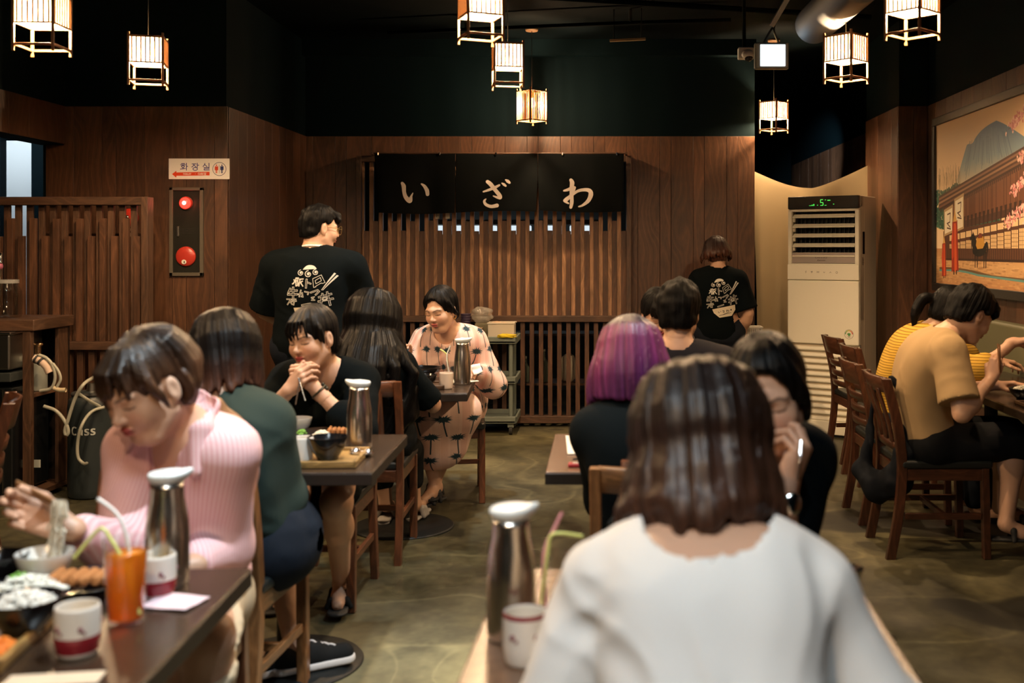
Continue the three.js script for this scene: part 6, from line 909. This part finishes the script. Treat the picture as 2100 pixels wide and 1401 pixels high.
// 1 the woman in the pink shirt
{
  const stripe = canvasTex(256, 64, (c, w, h) => { c.fillStyle = '#dcb0b4'; c.fillRect(0, 0, w, h); for (let i = 0; i < 32; i++) { c.fillStyle = '#e8d0d2'; c.fillRect(i * 8, 0, 3.6, h); } }); stripe.wrapS = stripe.wrapT = THREE.RepeatWrapping; stripe.repeat.set(1, 1);
  const pink = cloth([.93, .84, .84], .75, { map: stripe });
  const p = person({ label: 'woman in a pink striped shirt with a short brown bob lifting noodles with chopsticks', check: 'p1', pelvis: [-1.10, 2.80], yaw: -6, twist: -10, head: [302, 797, 2.52], headRot: [-22, 24, 4], neck: 42, bow: .05, shoulder: .132, shFwd: .03, cell: .012, headCell: .0034, handK: 1.0,
    arms: { R: { w: [134, 1080, 2.31], pole: [.3, -1, -.4], y: [-1, .42, .12], z: [.25, .25, 1], pose: 'pinch', cell: .0032 }, L: { w: [385, 1165, 2.46], pole: [-.1, -.5, -1], y: [-.8, -.1, .5], z: [-.2, -1, 0] } },
    legs: { R: { knee: [300, 1300, 2.25], ankle: [310, 1560, 2.3] }, L: { knee: [425, 1310, 2.32], ankle: [400, 1560, 2.42] } },
    top: { mat: pink, sleeve: 1.72, thick: .014, loose: .018, cuff: .042, fold: .010, seed: 2, per: .16, neckR: .058, vneck: true, scoopF: .035, hem: .10, cell: .007, label: 'pink and white striped shirt' },
    bottom: { mat: cloth([.42, .34, .23]), loose: .006, len: 1.9, fold: .004 },
    hair: { mat: hairBrown, label: 'short brown bob with a fringe', seed: 4, vol: .003, long: .085, n: 15, from: R(108), to: R(262), flare: .020, tipR: .008, ears: true, cell: .0050, faceH: .128, bangs: { n: 7, w: .060, y: .030, sweep: -.014, dip: -.014, fat: .62 }, locks: [[[[-.05, .08, .03], [-.078, .035, .045], [-.082, -.02, .045], [-.072, -.06, .05]], [.018, .018, .015, .005]], [[[-.06, .06, .0], [-.088, .01, .02], [-.088, -.05, .025], [-.078, -.085, .03]], [.018, .02, .017, .006]], [[[.05, .08, .03], [.078, .035, .042], [.080, .0, .030], [.076, -.035, .018]], [.016, .015, .011, .004]]], color: (x, y, z) => { const t = sst(.10, .02, y); return [mix(.30, 1.25, t), mix(.28, 1.1, t), mix(.26, 1.0, t)]; } } });
  // shirt collar flaps
  for (const s of [-1, 1]) { const { N, X, su, sb } = p, q = (x, u, f) => N.clone().addScaledVector(X, x).addScaledVector(su, u).addScaledVector(sb, f); const f = new Field().chain([q(0, .055, -.062), q(s * .055, .045, -.035), q(s * .072, .018, .025)], [.020, .021, .024], .012).cap(q(s * .072, .012, .03), q(s * .102, -.070, .085), .032, .016, .02); const g0 = new Field().chain([q(0, .07, -.05), q(s * .046, .055, -.025), q(s * .056, .03, .02), q(s * .052, -.05, .07)], [.022, .024, .027, .018], .012); f.cut((x, y, z) => -g0.d(x, y, z), .004); part('collar', nets(f, .0045, { uv: cylUV(p.P, .16) }), pink, p.g); }
}
// 2 the woman in dark green with her back turned
person({ label: 'woman in a dark green top with black hair browning at the tips, back turned', check: 'p2', pelvis: [-1.13, 3.36], yaw: 178, twist: 4, head: [462, 728, 3.34], headRot: [24, 22, -4], neck: 32, bow: .06, shoulder: .132, girth: 1.04, cell: .014, headCell: .005,
  arms: { R: { w: [628, 956, 3.60], pole: [-.1, -.6, 1], y: [-.2, 0, -1], z: [0, -1, 0] }, L: { w: [440, 950, 3.62], pole: [-1, -.5, .5] } }, legs: { R: { knee: [560, 1095, 3.72], ankle: [606, 1330, 3.62], toe: [.14, -.05, -.08] }, L: { knee: [500, 1080, 3.75], ankle: [520, 1345, 3.55], toe: [.10, -.05, -.10] } },
  top: { mat: cloth([.022, .038, .032]), sleeve: 1.12, thick: .018, loose: .022, fold: .010, seed: 7, neckR: .062, hem: .10, cuff: .070, label: 'loose dark green top with half sleeves' }, bottom: { mat: cloth([.012, .016, .024]), skirt: 1.05, fold: .014, thick: .032 },
  hair: { mat: hairMat([.0075, .0060, .006], .44, { specularIntensity: .28 }), label: 'shoulder length black hair with reddish brown tips', seed: 9, vol: .006, back: .03, long: .18, n: 24, from: R(52), to: R(308), flare: .022, tip: .012, wave: .006, ragged: .2, tipR: .008, cell: .0062, color: (x, y, z) => { const t = sst(-.02, -.14, y); return [mix(1, 12, t), mix(1, 6, t), mix(1, 3.6, t)]; } },
  shoes: { kind: 'sneaker', mat: cloth([.012, .012, .012]), sole: plain(.6, .55, .52, .7) } });
// 3 the woman with clasped hands
{
  const p = person({ label: 'woman in a black top with a wispy fringe resting her chin on clasped hands', check: 'p3', pelvis: [-1.175, 4.52], yaw: -4, twist: -3, head: [640, 695, 4.25], headRot: [-20, 8, 5], neck: 34, bow: .04, shoulder: .160, cell: .012, headCell: .0034, lips: [.32, .05, .045],
    arms: { R: { w: [590, 803, 4.10], pole: [-.8, -1, .1], y: [.62, .72, .15], z: [.35, -.25, -.9], pose: 'clasp', cell: .003 }, L: { w: [643, 793, 4.13], pole: [.9, -1, .1], y: [-.52, .82, .10], z: [-.75, -.45, -.35], pose: 'fist', cell: .003 } },
    legs: { R: { knee: [600, 1040, 3.95], ankle: [600, 1215, 4.4] }, L: { knee: [690, 1030, 3.86], ankle: [700, 1195, 4.35], toe: [.02, -.045, .14] } },
    top: { mat: blackTee, sleeve: 1.32, thick: .014, loose: .018, fold: .006, seed: 3, neckR: .070, scoopF: .035, scoopUp: .005, vneck: true, hem: .08, cell: .008 }, bottom: { mat: blackTee, skirt: .62, thick: .014 },
    hair: { mat: hairMat([.0075, .006, .0055], .44, { specularIntensity: .32 }), label: 'black hair tied back with a thin fringe', seed: 6, vol: .006, ears: true, faceW: .066, faceH: .138, bun: [.0, -.045, -.125, .034], cell: .0042, bangs: { n: 6, w: .055, y: .018, fat: .42, sweep: .006 }, locks: [[[[.045, .085, .035], [.076, .045, .040], [.079, .01, .030], [.077, -.03, .022]], [.016, .014, .009, .003]], [[[-.045, .085, .035], [-.076, .045, .040], [-.080, .0, .030], [-.078, -.05, .028]], [.016, .014, .010, .003]]] },
    shoes: { kind: 'sandal', mat: cloth([.02, .02, .02]), sole: M.rubber } });
  const L = p.arms[1], w = L.E.clone().lerp(L.W, .88), d = L.W.clone().sub(L.E).normalize(); const ring = []; const a = V(0, 1, 0).cross(d).normalize(), b = d.clone().cross(a); for (let i = 0; i < 16; i++) ring.push(w.clone().addScaledVector(a, Math.cos(i / 16 * 2 * PI) * .031).addScaledVector(b, Math.sin(i / 16 * 2 * PI) * .031)); part('bracelet', [tube(ring, .0042, 48, 8, true), ...[0, 1, 2].map((i) => ball(.008, ...w.clone().addScaledVector(b, .031).addScaledVector(d, (i - 1) * .011).toArray()))], plain(.05, .045, .03, .3, .6), p.g);
  const c = thing('chopstick', 'left steel chopstick pointing down from the clasped hands', 'chopsticks', [0, 0, 0], 0, 'chopsticks under the clasped hands'); part('stick', [tube([at(616, 775, 4.07), at(606, 830, 4.05)], .0032, 4, 8)], M.steel, c); const c2 = thing('chopstick', 'right steel chopstick pointing down from the clasped hands', 'chopsticks', [0, 0, 0], 0, 'chopsticks under the clasped hands'); part('stick', [tube([at(612, 775, 4.07), at(626, 822, 4.05)], .0032, 4, 8)], M.steel, c2);
}
// 4 long black hair, back turned
person({ label: 'woman in black with very long straight black hair, back turned at the third left table', check: 'p4', pelvis: [-1.09, 5.15], yaw: 181, head: [766, 664, 5.20], headRot: [-8, 18, 2], neck: 26, bow: .05, shoulder: .155, cell: .015, headCell: .006,
  arms: { R: { w: [852, 792, 5.44], pole: [1, -1, .5], y: [-.4, .3, -1], z: [0, -1, 0] }, L: { w: [740, 800, 5.5], pole: [-1, -.8, .4] } }, legs: { R: { knee: [840, 925, 5.62], ankle: [850, 1035, 5.62], toe: [.02, -.03, -.14] }, L: { knee: [780, 925, 5.62], ankle: [791, 1035, 5.60], toe: [0, -.03, -.14] } },
  top: { mat: blackTee, sleeve: .92, thick: .013, fold: .006, seed: 12, neckR: .062, hem: .08 }, bottom: { mat: cloth([.008, .010, .012]), len: 1.55 },
  hair: { mat: hairBlack(.30), label: 'very long straight black hair', seed: 14, vol: .006, free: true, back: .06, long: .50, n: 34, from: R(52), to: R(308), flare: .036, ragged: .06, tipR: .022, segs: 7, fat: 1.15, blend: .04, cell: .0070 }, shoes: { kind: 'mule', mat: cloth([.35, .33, .31], .6), sole: cloth([.4, .38, .36], .6), heelBlock: true, heelMat: cloth([.42, .42, .43], .7) } });
// 5 the woman in the palm print dress
{
  const palm = canvasTex(1024, 1024, (c, w) => { c.fillStyle = '#dbbcae'; c.fillRect(0, 0, w, w); const r = rng(8); for (let i = 0; i < 15; i++) { c.fillStyle = i % 2 ? 'rgba(233,205,192,.5)' : 'rgba(205,150,135,.4)'; c.fillRect(r() * w, 0, 40 + r() * 40, w); }
    const tree = (x, y, s, len, lean) => { c.strokeStyle = '#243a44'; c.lineWidth = 11 * s; c.beginPath(); c.moveTo(x, y); c.quadraticCurveTo(x + lean * .3, y + len * .5, x + lean, y + len); c.stroke(); for (let i = 0; i < 26; i++) { const a = i / 26 * 2 * PI + r() * .3, q = (55 + r() * 42) * s; c.fillStyle = i % 3 ? '#263c48' : '#31505a'; c.beginPath(); c.moveTo(x + Math.cos(a + 1.2) * 14 * s, y + Math.sin(a + 1.2) * 14 * s); c.lineTo(x + Math.cos(a) * q, y + Math.sin(a) * q * .9); c.lineTo(x + Math.cos(a - 1.2) * 14 * s, y + Math.sin(a - 1.2) * 14 * s); c.fill(); } c.fillStyle = '#22363f'; c.beginPath(); c.ellipse(x, y, 40 * s, 38 * s, 0, 0, 7); c.fill(); };
    for (let j = 0; j < 3; j++) for (let i = 0; i < 5; i++) { const x = 100 + i * 205 + (j % 2) * 102 + (r() - .5) * 40, y = 90 + j * 341 + (r() - .5) * 60, s = .85 + r() * .2, l = (r() - .5) * 60; for (const dx of [0, -1024]) for (const dy of [0, -1024]) tree(x + dx, y + dy, s, 290, l); } });
  palm.wrapS = palm.wrapT = THREE.RepeatWrapping; palm.repeat.set(1, 1); const dressMat = cloth([.98, .96, .95], .8, { map: palm });
  const p = person({ label: 'woman in a pink palm print dress with her hair tied back, looking down', check: 'p5', pelvis: [-.90, 6.33], yaw: -10, twist: -4, head: [904, 636, 6.06], headRot: [-14, 15, 4], neck: 28, bow: .04, shoulder: .152, girth: 1.06, cell: .013, headCell: .0034, lips: [.42, .09, .08],
    arms: { R: { w: [838, 745, 5.90], pole: [-.6, -1, -.2], y: [-.5, .7, .5], z: [.6, .2, .6], pose: 'pinch' }, L: { w: [970, 758, 5.97], pole: [.5, -1, -.4], y: [-.1, -.3, 1], z: [-.3, -.9, 0], pose: 'relaxed' } }, legs: { R: { knee: [862, 855, 5.86], ankle: [895, 1000, 5.95] }, L: { knee: [945, 845, 5.90], ankle: [893, 985, 6.02] } },
    top: { name: 'dress', mat: dressMat, sleeve: 1.70, thick: .013, loose: .020, cuff: .052, fold: .009, seed: 5, per: .34, uvR: .25, neckR: .068, scoopF: .030, scoopUp: .008, long: { skirt: 1.45 }, cell: .0085, label: 'pale pink dress printed with dark palm trees' },
    hair: { mat: hairBlack(.34), label: 'centre parted black hair tied at the nape', seed: 8, vol: .007, part: true, faceW: .068, faceH: .142, bun: [0, -.06, -.12, .036], cell: .0046, locks: [[[[.022, .108, .026], [.066, .060, .030], [.081, .0, .004], [.070, -.05, -.04]], [.014, .016, .015, .014]], [[[-.022, .108, .026], [-.066, .060, .030], [-.081, .0, .004], [-.070, -.05, -.04]], [.014, .016, .015, .014]]] }, shoes: { kind: 'sandal', mat: M.rubber, sole: M.rubber } });
  const e = p.hd(.080, -.042, -.002); part('earring', [new THREE.TorusGeometry(.010, .003, 8, 20).translate(e.x, e.y, e.z), ball(.005, e.x, e.y - .016, e.z)], plain(.85, .6, .25, .2, 1), p.g); const W5 = p.arms[0].W; part('bracelet', [new THREE.TorusGeometry(.034, .0035, 8, 24).rotateY(.6).translate(W5.x + .01, W5.y - .01, W5.z - .01)], plain(.8, .65, .4, .2, 1), p.g);
  napkin(at(978, 758, 5.90), .05, .06, 20, 'white tissue in the hand of the woman in the palm print dress', plain(.7, .7, .68, .85)).rotation.x = 1.0;
}
// 6 the standing waiter
{
  const p = person({ label: 'standing man with glasses in a black printed staff T-shirt, back turned', check: 'p6', man: true, pelvis: [-1.62, 6.02], hip: .90, yaw: 179, head: [657, 469, 6.08], headRot: [-52, 6, 0], neck: 12, bow: .02, shoulder: .208, girth: 1.22, neckW: 1.18, belly: true, cell: .014, headCell: .004,
    arms: { R: { w: [735, 690, 6.32], pole: [1, -.6, .5] }, L: { w: [612, 668, 6.30], pole: [-1, -.5, .6] } },
    top: { mat: blackTee, sleeve: .95, thick: .022, loose: .03, fold: .010, seed: 22, neckR: .068, scoopBUp: .03, hem: .12, collarBand: plain(.75, .74, .72, .8), cell: .009, label: 'black T-shirt with a white print and white neckband' }, bottom: { mat: navy, loose: .02 },
    hair: { mat: hairBlack(.45), label: 'short black hair cropped at the nape', seed: 3, vol: .006, short: true, ears: true, sideZ: .02, napeY: -.058, tuft: .006, cell: .0048, bangs: { n: 7, w: .05, y: .045, fat: 1.3 } }, shoes: { kind: 'sneaker', mat: M.rubber, sole: M.rubber } });
  print(p, printTex, -.035, EYE + (510 - 597) / 361 + .01, .348, .37);
  const gl = [], q = (x, y, z) => p.hd(x, y, z); for (const s of [-1, 1]) { const ring = []; for (let i = 0; i < 18; i++) ring.push(q(s * .033 + Math.cos(i / 18 * 2 * PI) * .025, .0 + Math.sin(i / 18 * 2 * PI) * .024, .108 - Math.abs(Math.cos(i / 18 * 2 * PI)) * .004)); gl.push(tube(ring, .0016, 40, 6, true), tube([q(s * .058, .006, .102), q(s * .072, .008, .06), q(s * .078, .010, .0)], .0018, 10, 6)); } gl.push(tube([q(-.009, .004, .108), q(0, .007, .112), q(.009, .004, .108)], .0016, 8, 6)); const m = part('glasses', gl, plain(.55, .42, .2, .3, 1), p.g);
}
// 7 the waitress
{
  const p = person({ label: 'waitress with a brown bob in a black printed staff T-shirt, back turned', check: 'p7', scale: .94, pelvis: [.90, 8.22], hip: .82, yaw: 176, head: [1469, 521, 8.22], headRot: [8, 14, -6], neck: 16, bow: .03, shoulder: .160, cell: .015, headCell: .006,
    arms: { R: { w: [1521, 692, 8.24], pole: [.6, -.3, .8] }, L: { w: [1436, 640, 8.45], pole: [-1, -.8, .3] } },
    top: { mat: blackTee, sleeve: .90, thick: .018, loose: .024, fold: .007, seed: 25, neckR: .060, hem: .10, cell: .009, label: 'black T-shirt with a white print' }, bottom: { mat: navy, loose: .02 },
    hair: { mat: hairMat([.075, .026, .014], .4), label: 'chin length reddish brown bob', seed: 5, vol: .010, long: .085, n: 20, from: R(62), to: R(298), flare: .030, tip: .016, tipR: .008, cell: .006, color: (x, y) => { const t = sst(.06, -.06, y); return [mix(.45, 1.5, t), mix(.45, 1.4, t), mix(.5, 1.3, t)]; } } });
  const t2 = printTex.clone(); t2.center.set(.5, .5); t2.rotation = R(9); t2.needsUpdate = true; t2.wrapS = t2.wrapT = THREE.ClampToEdgeWrapping; print(p, t2, (1478 - 1473) / -265, EYE + (510 - 604) / 265, .33, .35);
}
// 8 purple hair
person({ label: 'woman in black with a bright purple bob, back turned', check: 'p8', pelvis: [.15, 3.22], yaw: 180, head: [1292, 748, 3.34], headRot: [4, 14, 0], neck: 24, bow: .05, shoulder: .124, girth: .94, cell: .014, headCell: .006,
  arms: { R: { w: [1335, 930, 3.60], pole: [.2, -.7, 1] }, L: { w: [1268, 930, 3.60], pole: [-.15, -.7, 1] } }, top: { mat: blackTee, sleeve: 1.5, thick: .016, loose: .016, fold: .006, seed: 31, neckR: .060, hem: .10 }, bottom: { mat: navy },
  hair: { mat: hairMat([.235, .045, .185], .40), label: 'straight purple bob with darker roots', seed: 21, vol: .016, long: .15, n: 28, from: R(40), to: R(320), flare: .026, tip: .014, ragged: .05, tipR: .015, cell: .0055, color: (x, y, z) => { const root = sst(.095, .125, y), t = sst(.06, -.10, y); const c = lerp3([1.15, .75, .75], [.55, .62, .75], t * .75 + .25 * noise3(Math.atan2(x, z) * 6, y * 3, 2)); return lerp3(c, [.10, .3, .18], root); } } });
// 9, 10 the pair behind
person({ label: 'man in a dark grey T-shirt with short black hair, back turned behind the purple hair', check: 'p9', man: true, pelvis: [.36, 4.72], yaw: 178, twist: -6, head: [1393, 643, 4.58], headRot: [-10, 8, 0], neck: 18, bow: .04, shoulder: .195, girth: 1.1, neckW: 1.1, cell: .015, headCell: .006, shFwd: .02,
  arms: { R: { w: [1470, 800, 5.05], pole: [1, -.8, .4] }, L: { w: [1340, 800, 5.05], pole: [-1, -.8, .4] } }, top: { mat: cloth([.018, .017, .022]), sleeve: .9, thick: .018, loose: .024, fold: .008, seed: 41, neckR: .066, hem: .1 }, bottom: { mat: navy },
  hair: { mat: hairBlack(.5), label: 'short thick black hair', seed: 12, vol: .016, short: true, ears: true, sideZ: .02, napeY: -.070, tuft: .007, cell: .006 } });
person({ label: 'person with black hair facing the room, half hidden beyond the purple hair', check: 'p10', pelvis: [.27, 5.98], yaw: 0, head: [1350, 646, 5.62], headRot: [8, 24, 0], neck: 34, bow: .05, cell: .015, headCell: .005, man: true, arms: { R: { w: [1310, 760, 5.5] }, L: { w: [1390, 760, 5.5] } }, top: { mat: cloth([.03, .03, .035]), sleeve: .9, neckR: .064, seed: 43 }, bottom: { mat: navy },
  hair: { mat: hairBlack(.45), label: 'short black hair with a fringe', seed: 15, vol: .010, short: true, sideZ: .03, cell: .006, bangs: { n: 9, w: .055, y: .030, fat: 1.2 } } });
// 11 the woman with the spoon
{
  const p = person({ label: 'woman in black with centre parted black hair raising a spoon', check: 'p11', pelvis: [.25, 2.80], yaw: 2, head: [1574, 812, 2.38], headRot: [-16, 14, 6], neck: 42, bow: .05, shoulder: .128, girth: .95, cell: .012, headCell: .0034, handK: 1.0,
    arms: { L: { w: [1612, 1000, 2.26], pole: [-.2, -1, .15], y: [.42, 1, -.05], z: [-.75, .25, -.55], pose: 'pinch', cell: .003 }, R: { w: [1450, 1060, 2.36], pole: [-1, -.8, -.2] } }, legs: { R: { knee: [1520, 1290, 2.35], ankle: [1520, 1500, 2.5] }, L: { knee: [1640, 1290, 2.35], ankle: [1640, 1500, 2.5] } },
    top: { mat: blackTee, sleeve: .95, thick: .014, fold: .006, seed: 51, neckR: .064, hem: .1 }, bottom: { mat: navy },
    hair: { mat: hairBlack(.32), label: 'black hair parted in the centre and tied back', seed: 18, vol: .008, part: true, faceW: .066, faceH: .140, bun: [0, -.02, -.13, .04], cell: .0048, locks: [[[[.022, .108, .026], [.068, .055, .038], [.083, -.005, .018], [.078, -.06, -.01]], [.014, .017, .016, .010]], [[[-.022, .108, .026], [-.068, .055, .038], [-.083, -.005, .018], [-.078, -.06, -.01]], [.014, .017, .016, .010]]] } });
  const s = thing('spoon', 'steel spoon held in the raised hand', 'spoon', [0, 0, 0]); const a = at(1643, 905, 2.24), b = at(1636, 985, 2.21), c = at(1624, 1035, 2.20); part('handle', [tube([a, a.clone().lerp(b, .5).add(V(0, 0, .004)), b], .0042, 12, 8)], M.chrome, s); part('spoon_bowl', [ball(.019, 0, 0, 0, 1, 1.35, .35, 20).applyQuaternion(new THREE.Quaternion().setFromUnitVectors(V(0, 1, 0), b.clone().sub(c).normalize())).translate(c.x, c.y, c.z)], M.chrome, s);
}
// 12 the white blouse in the foreground
{
  const p = person({ label: 'woman in a white wide necked blouse with wavy brown hair, back turned in the foreground', check: 'p12', pelvis: [.165, 1.44], yaw: 180, twist: -5, head: [1440, 916, 1.84], headRot: [-4, 22, -5], neck: 32, bow: .06, shoulder: .160, girth: 1.02, shrug: -.03, shFwd: .0, cell: .010, headCell: .005,
    arms: { R: { w: [1772, 1362, 1.82], pole: [.55, -1, .3], y: [-.75, .1, -.8], z: [-.2, -1, 0], pose: 'relaxed' }, L: { w: [1150, 1376, 1.84], pole: [-.4, -1, .3], y: [.5, .1, -.8], z: [.2, -1, 0] } },
    top: { name: 'blouse', mat: cloth([.74, .73, .71], .8), sleeve: 1.55, thick: .014, loose: .018, puffLow: .012, cuff: .055, fold: .018, seed: 61, neckR: .104, scoopB: -.062, scoopBUp: -.054, scoopF: .0, hem: .12, cell: .008, label: 'white blouse with full sleeves and a wide neckline' }, bottom: { mat: navy },
    hair: { mat: hairMat([.036, .016, .0095], .40), label: 'long loose wavy brown hair', seed: 77, vol: -.006, back: .055, long: .228, n: 46, blend: .02, from: R(42), to: R(318), flare: .045, tip: .015, wave: .010, ragged: .26, tipR: .009, segs: 5, fat: .95, cell: .0055, groove: .009, color: (x, y, z) => { const t = sst(.06, -.16, y); return [mix(.55, 2.6, t), mix(.55, 2.4, t), mix(.6, 2.2, t)]; } } });
  const R0 = p.arms[0], d = R0.W.clone().sub(R0.E).normalize(), w = R0.W.clone(), a = V(0, 1, 0).cross(d).normalize(), b = d.clone().cross(a), ring = []; for (let i = 0; i < 18; i++) ring.push(w.clone().addScaledVector(a, Math.cos(i / 18 * 2 * PI) * .031).addScaledVector(b, Math.sin(i / 18 * 2 * PI) * .031)); part('wristband', [tube(ring, .005, 48, 8, true)], M.lacquer, p.g);
}
// 13 the man in the tan T-shirt
{
  person({ label: 'man in a tan T-shirt eating with chopsticks at the wall table', check: 'p13', man: true, pelvis: [1.555, 5.16], yaw: 88, head: [1992, 648, 5.06], headRot: [18, 30, 0], neck: 52, bow: .075, shoulder: .195, girth: 1.08, neckW: 1.08, cell: .012, headCell: .004,
    arms: { R: { w: [2032, 778, 4.88], pole: [-.2, -1, .5], y: [.35, 1, 0], z: [.3, -.3, -.9], pose: 'fist' }, L: { w: [2040, 790, 5.3], pole: [0, -1, -.5] } }, legs: { R: { knee: [2082, 905, 5.06], ankle: [2062, 1075, 5.02], toe: [.14, -.05, .02] }, L: { knee: [2062, 890, 5.28], ankle: [2050, 1040, 5.3], toe: [.14, -.05, .02] } },
    top: { mat: cloth([.37, .255, .13], .9), sleeve: .80, thick: .016, loose: .026, flare: .012, fold: .011, seed: 71, neckR: .064, scoopBUp: .03, hem: .13, cell: .0085, label: 'loose tan T-shirt' }, bottom: { mat: cloth([.008, .009, .011]), loose: .03, len: 1.02 },
    hair: { mat: hairBlack(.5), label: 'short full black hair', seed: 19, vol: .016, short: true, ears: true, sideZ: .022, napeY: -.066, tuft: .006, cell: .0055, bangs: { n: 9, w: .055, y: .035, fat: 1.5 } }, shoes: { kind: 'sandal', mat: M.rubber, sole: M.rubber } });
  const c = thing('chopsticks', 'pair of wooden chopsticks in the hand of the man in the tan T-shirt', 'chopsticks', [0, 0, 0]); part('stick', [tube([at(2050, 765, 4.84), at(2046, 705, 4.86)], .0035, 4, 8)], M.lanternWood, c); part('stick', [tube([at(2052, 765, 4.85), at(2050, 706, 4.87)], .0035, 4, 8)], M.lanternWood, c);
}
// 14 yellow stripes
{
  const st = canvasTex(64, 256, (c) => { c.fillStyle = '#c9a545'; c.fillRect(0, 0, 64, 256); c.fillStyle = '#8a6a22'; for (let i = 0; i < 16; i++) c.fillRect(0, i * 16, 64, 5); }); st.wrapS = st.wrapT = THREE.RepeatWrapping;
  person({ label: 'woman in a yellow ribbed top with a ponytail, mostly hidden behind the man in tan', check: 'p14', pelvis: [1.58, 5.80], yaw: 86, head: [1953, 640, 5.66], headRot: [6, 26, 0], neck: 46, bow: .06, shoulder: .155, cell: .014, headCell: .006,
    arms: { R: { w: [2078, 702, 5.40], pole: [-.4, -1, .3], y: [1, .25, .3], z: [0, -1, .2], pose: 'pinch' }, L: { w: [2050, 740, 5.95], pole: [0, -1, -.5] } }, top: { mat: cloth([.95, .9, .8], .85, { map: st }), sleeve: 1.25, thick: .016, loose: .016, fold: .005, seed: 81, per: .22, neckR: .062, hem: .1, label: 'yellow ribbed top' }, bottom: { mat: navy },
    hair: { mat: hairBlack(.4), label: 'black hair in a ponytail', seed: 23, vol: .006, cell: .0065, locks: [[[[0, .02, -.12], [0, .0, -.165], [0, -.08, -.175], [0, -.16, -.15]], [.026, .03, .028, .010]]] } });
}
{ // held chopsticks over the front left table
  for (const [i, w] of [[0, 'upper'], [1, 'lower']]) { const c = thing('chopstick', w + ' wooden chopstick of the pair lifting the noodles', 'chopsticks', [0, 0, 0], 0, 'chopsticks lifting noodles'); part('stick', [tube([at(34, 988 + i * 8, 2.27), at(125, 1036 + i * 6, 2.23)], .0036, 4, 8)], M.lanternWood, c); }
  const f = new Field().cap(at(428, 850, 2.92), at(470, 905, 2.94), .05, .06, .03).cap(at(450, 900, 2.92), at(450, 960, 2.92), .07, .07, .03); f.post = (d, x, y, z) => d + .008 * noise3(x * 22, y * 22, z * 22); const b = thing('shoulder_bag', 'brown leather bag showing behind the shoulder of the pink shirt', 'bag', [0, 0, 0]); part('bag', nets(f, .009), plain(.17, .075, .03, .5), b);
}
{ // black bag hung on the tan man's chair
  const q = (px, py, Z) => at(px, py, Z), f = new Field().chain([q(1765, 965, 5.32), q(1800, 1000, 5.2), q(1840, 985, 5.1), q(1858, 930, 5.05)], [.045, .065, .065, .045], .05).chain([q(1850, 950, 5.06), q(1862, 880, 5.06), q(1848, 800, 5.08), q(1826, 775, 5.09)], [.05, .034, .02, .014], .03).chain([q(1772, 960, 5.32), q(1785, 880, 5.34), q(1792, 780, 5.34)], [.04, .016, .012], .03); f.post = (d, x, y, z) => d + .007 * noise3(x * 20, y * 20, z * 20);
  const b = thing('hanging_bag', 'soft black bag hanging from the back of the dark chair', 'bag', [0, 0, 0]); part('bag', nets(f, .009), cloth([.008, .010, .014], .9), b);
}
renderer.render(scene, camera);
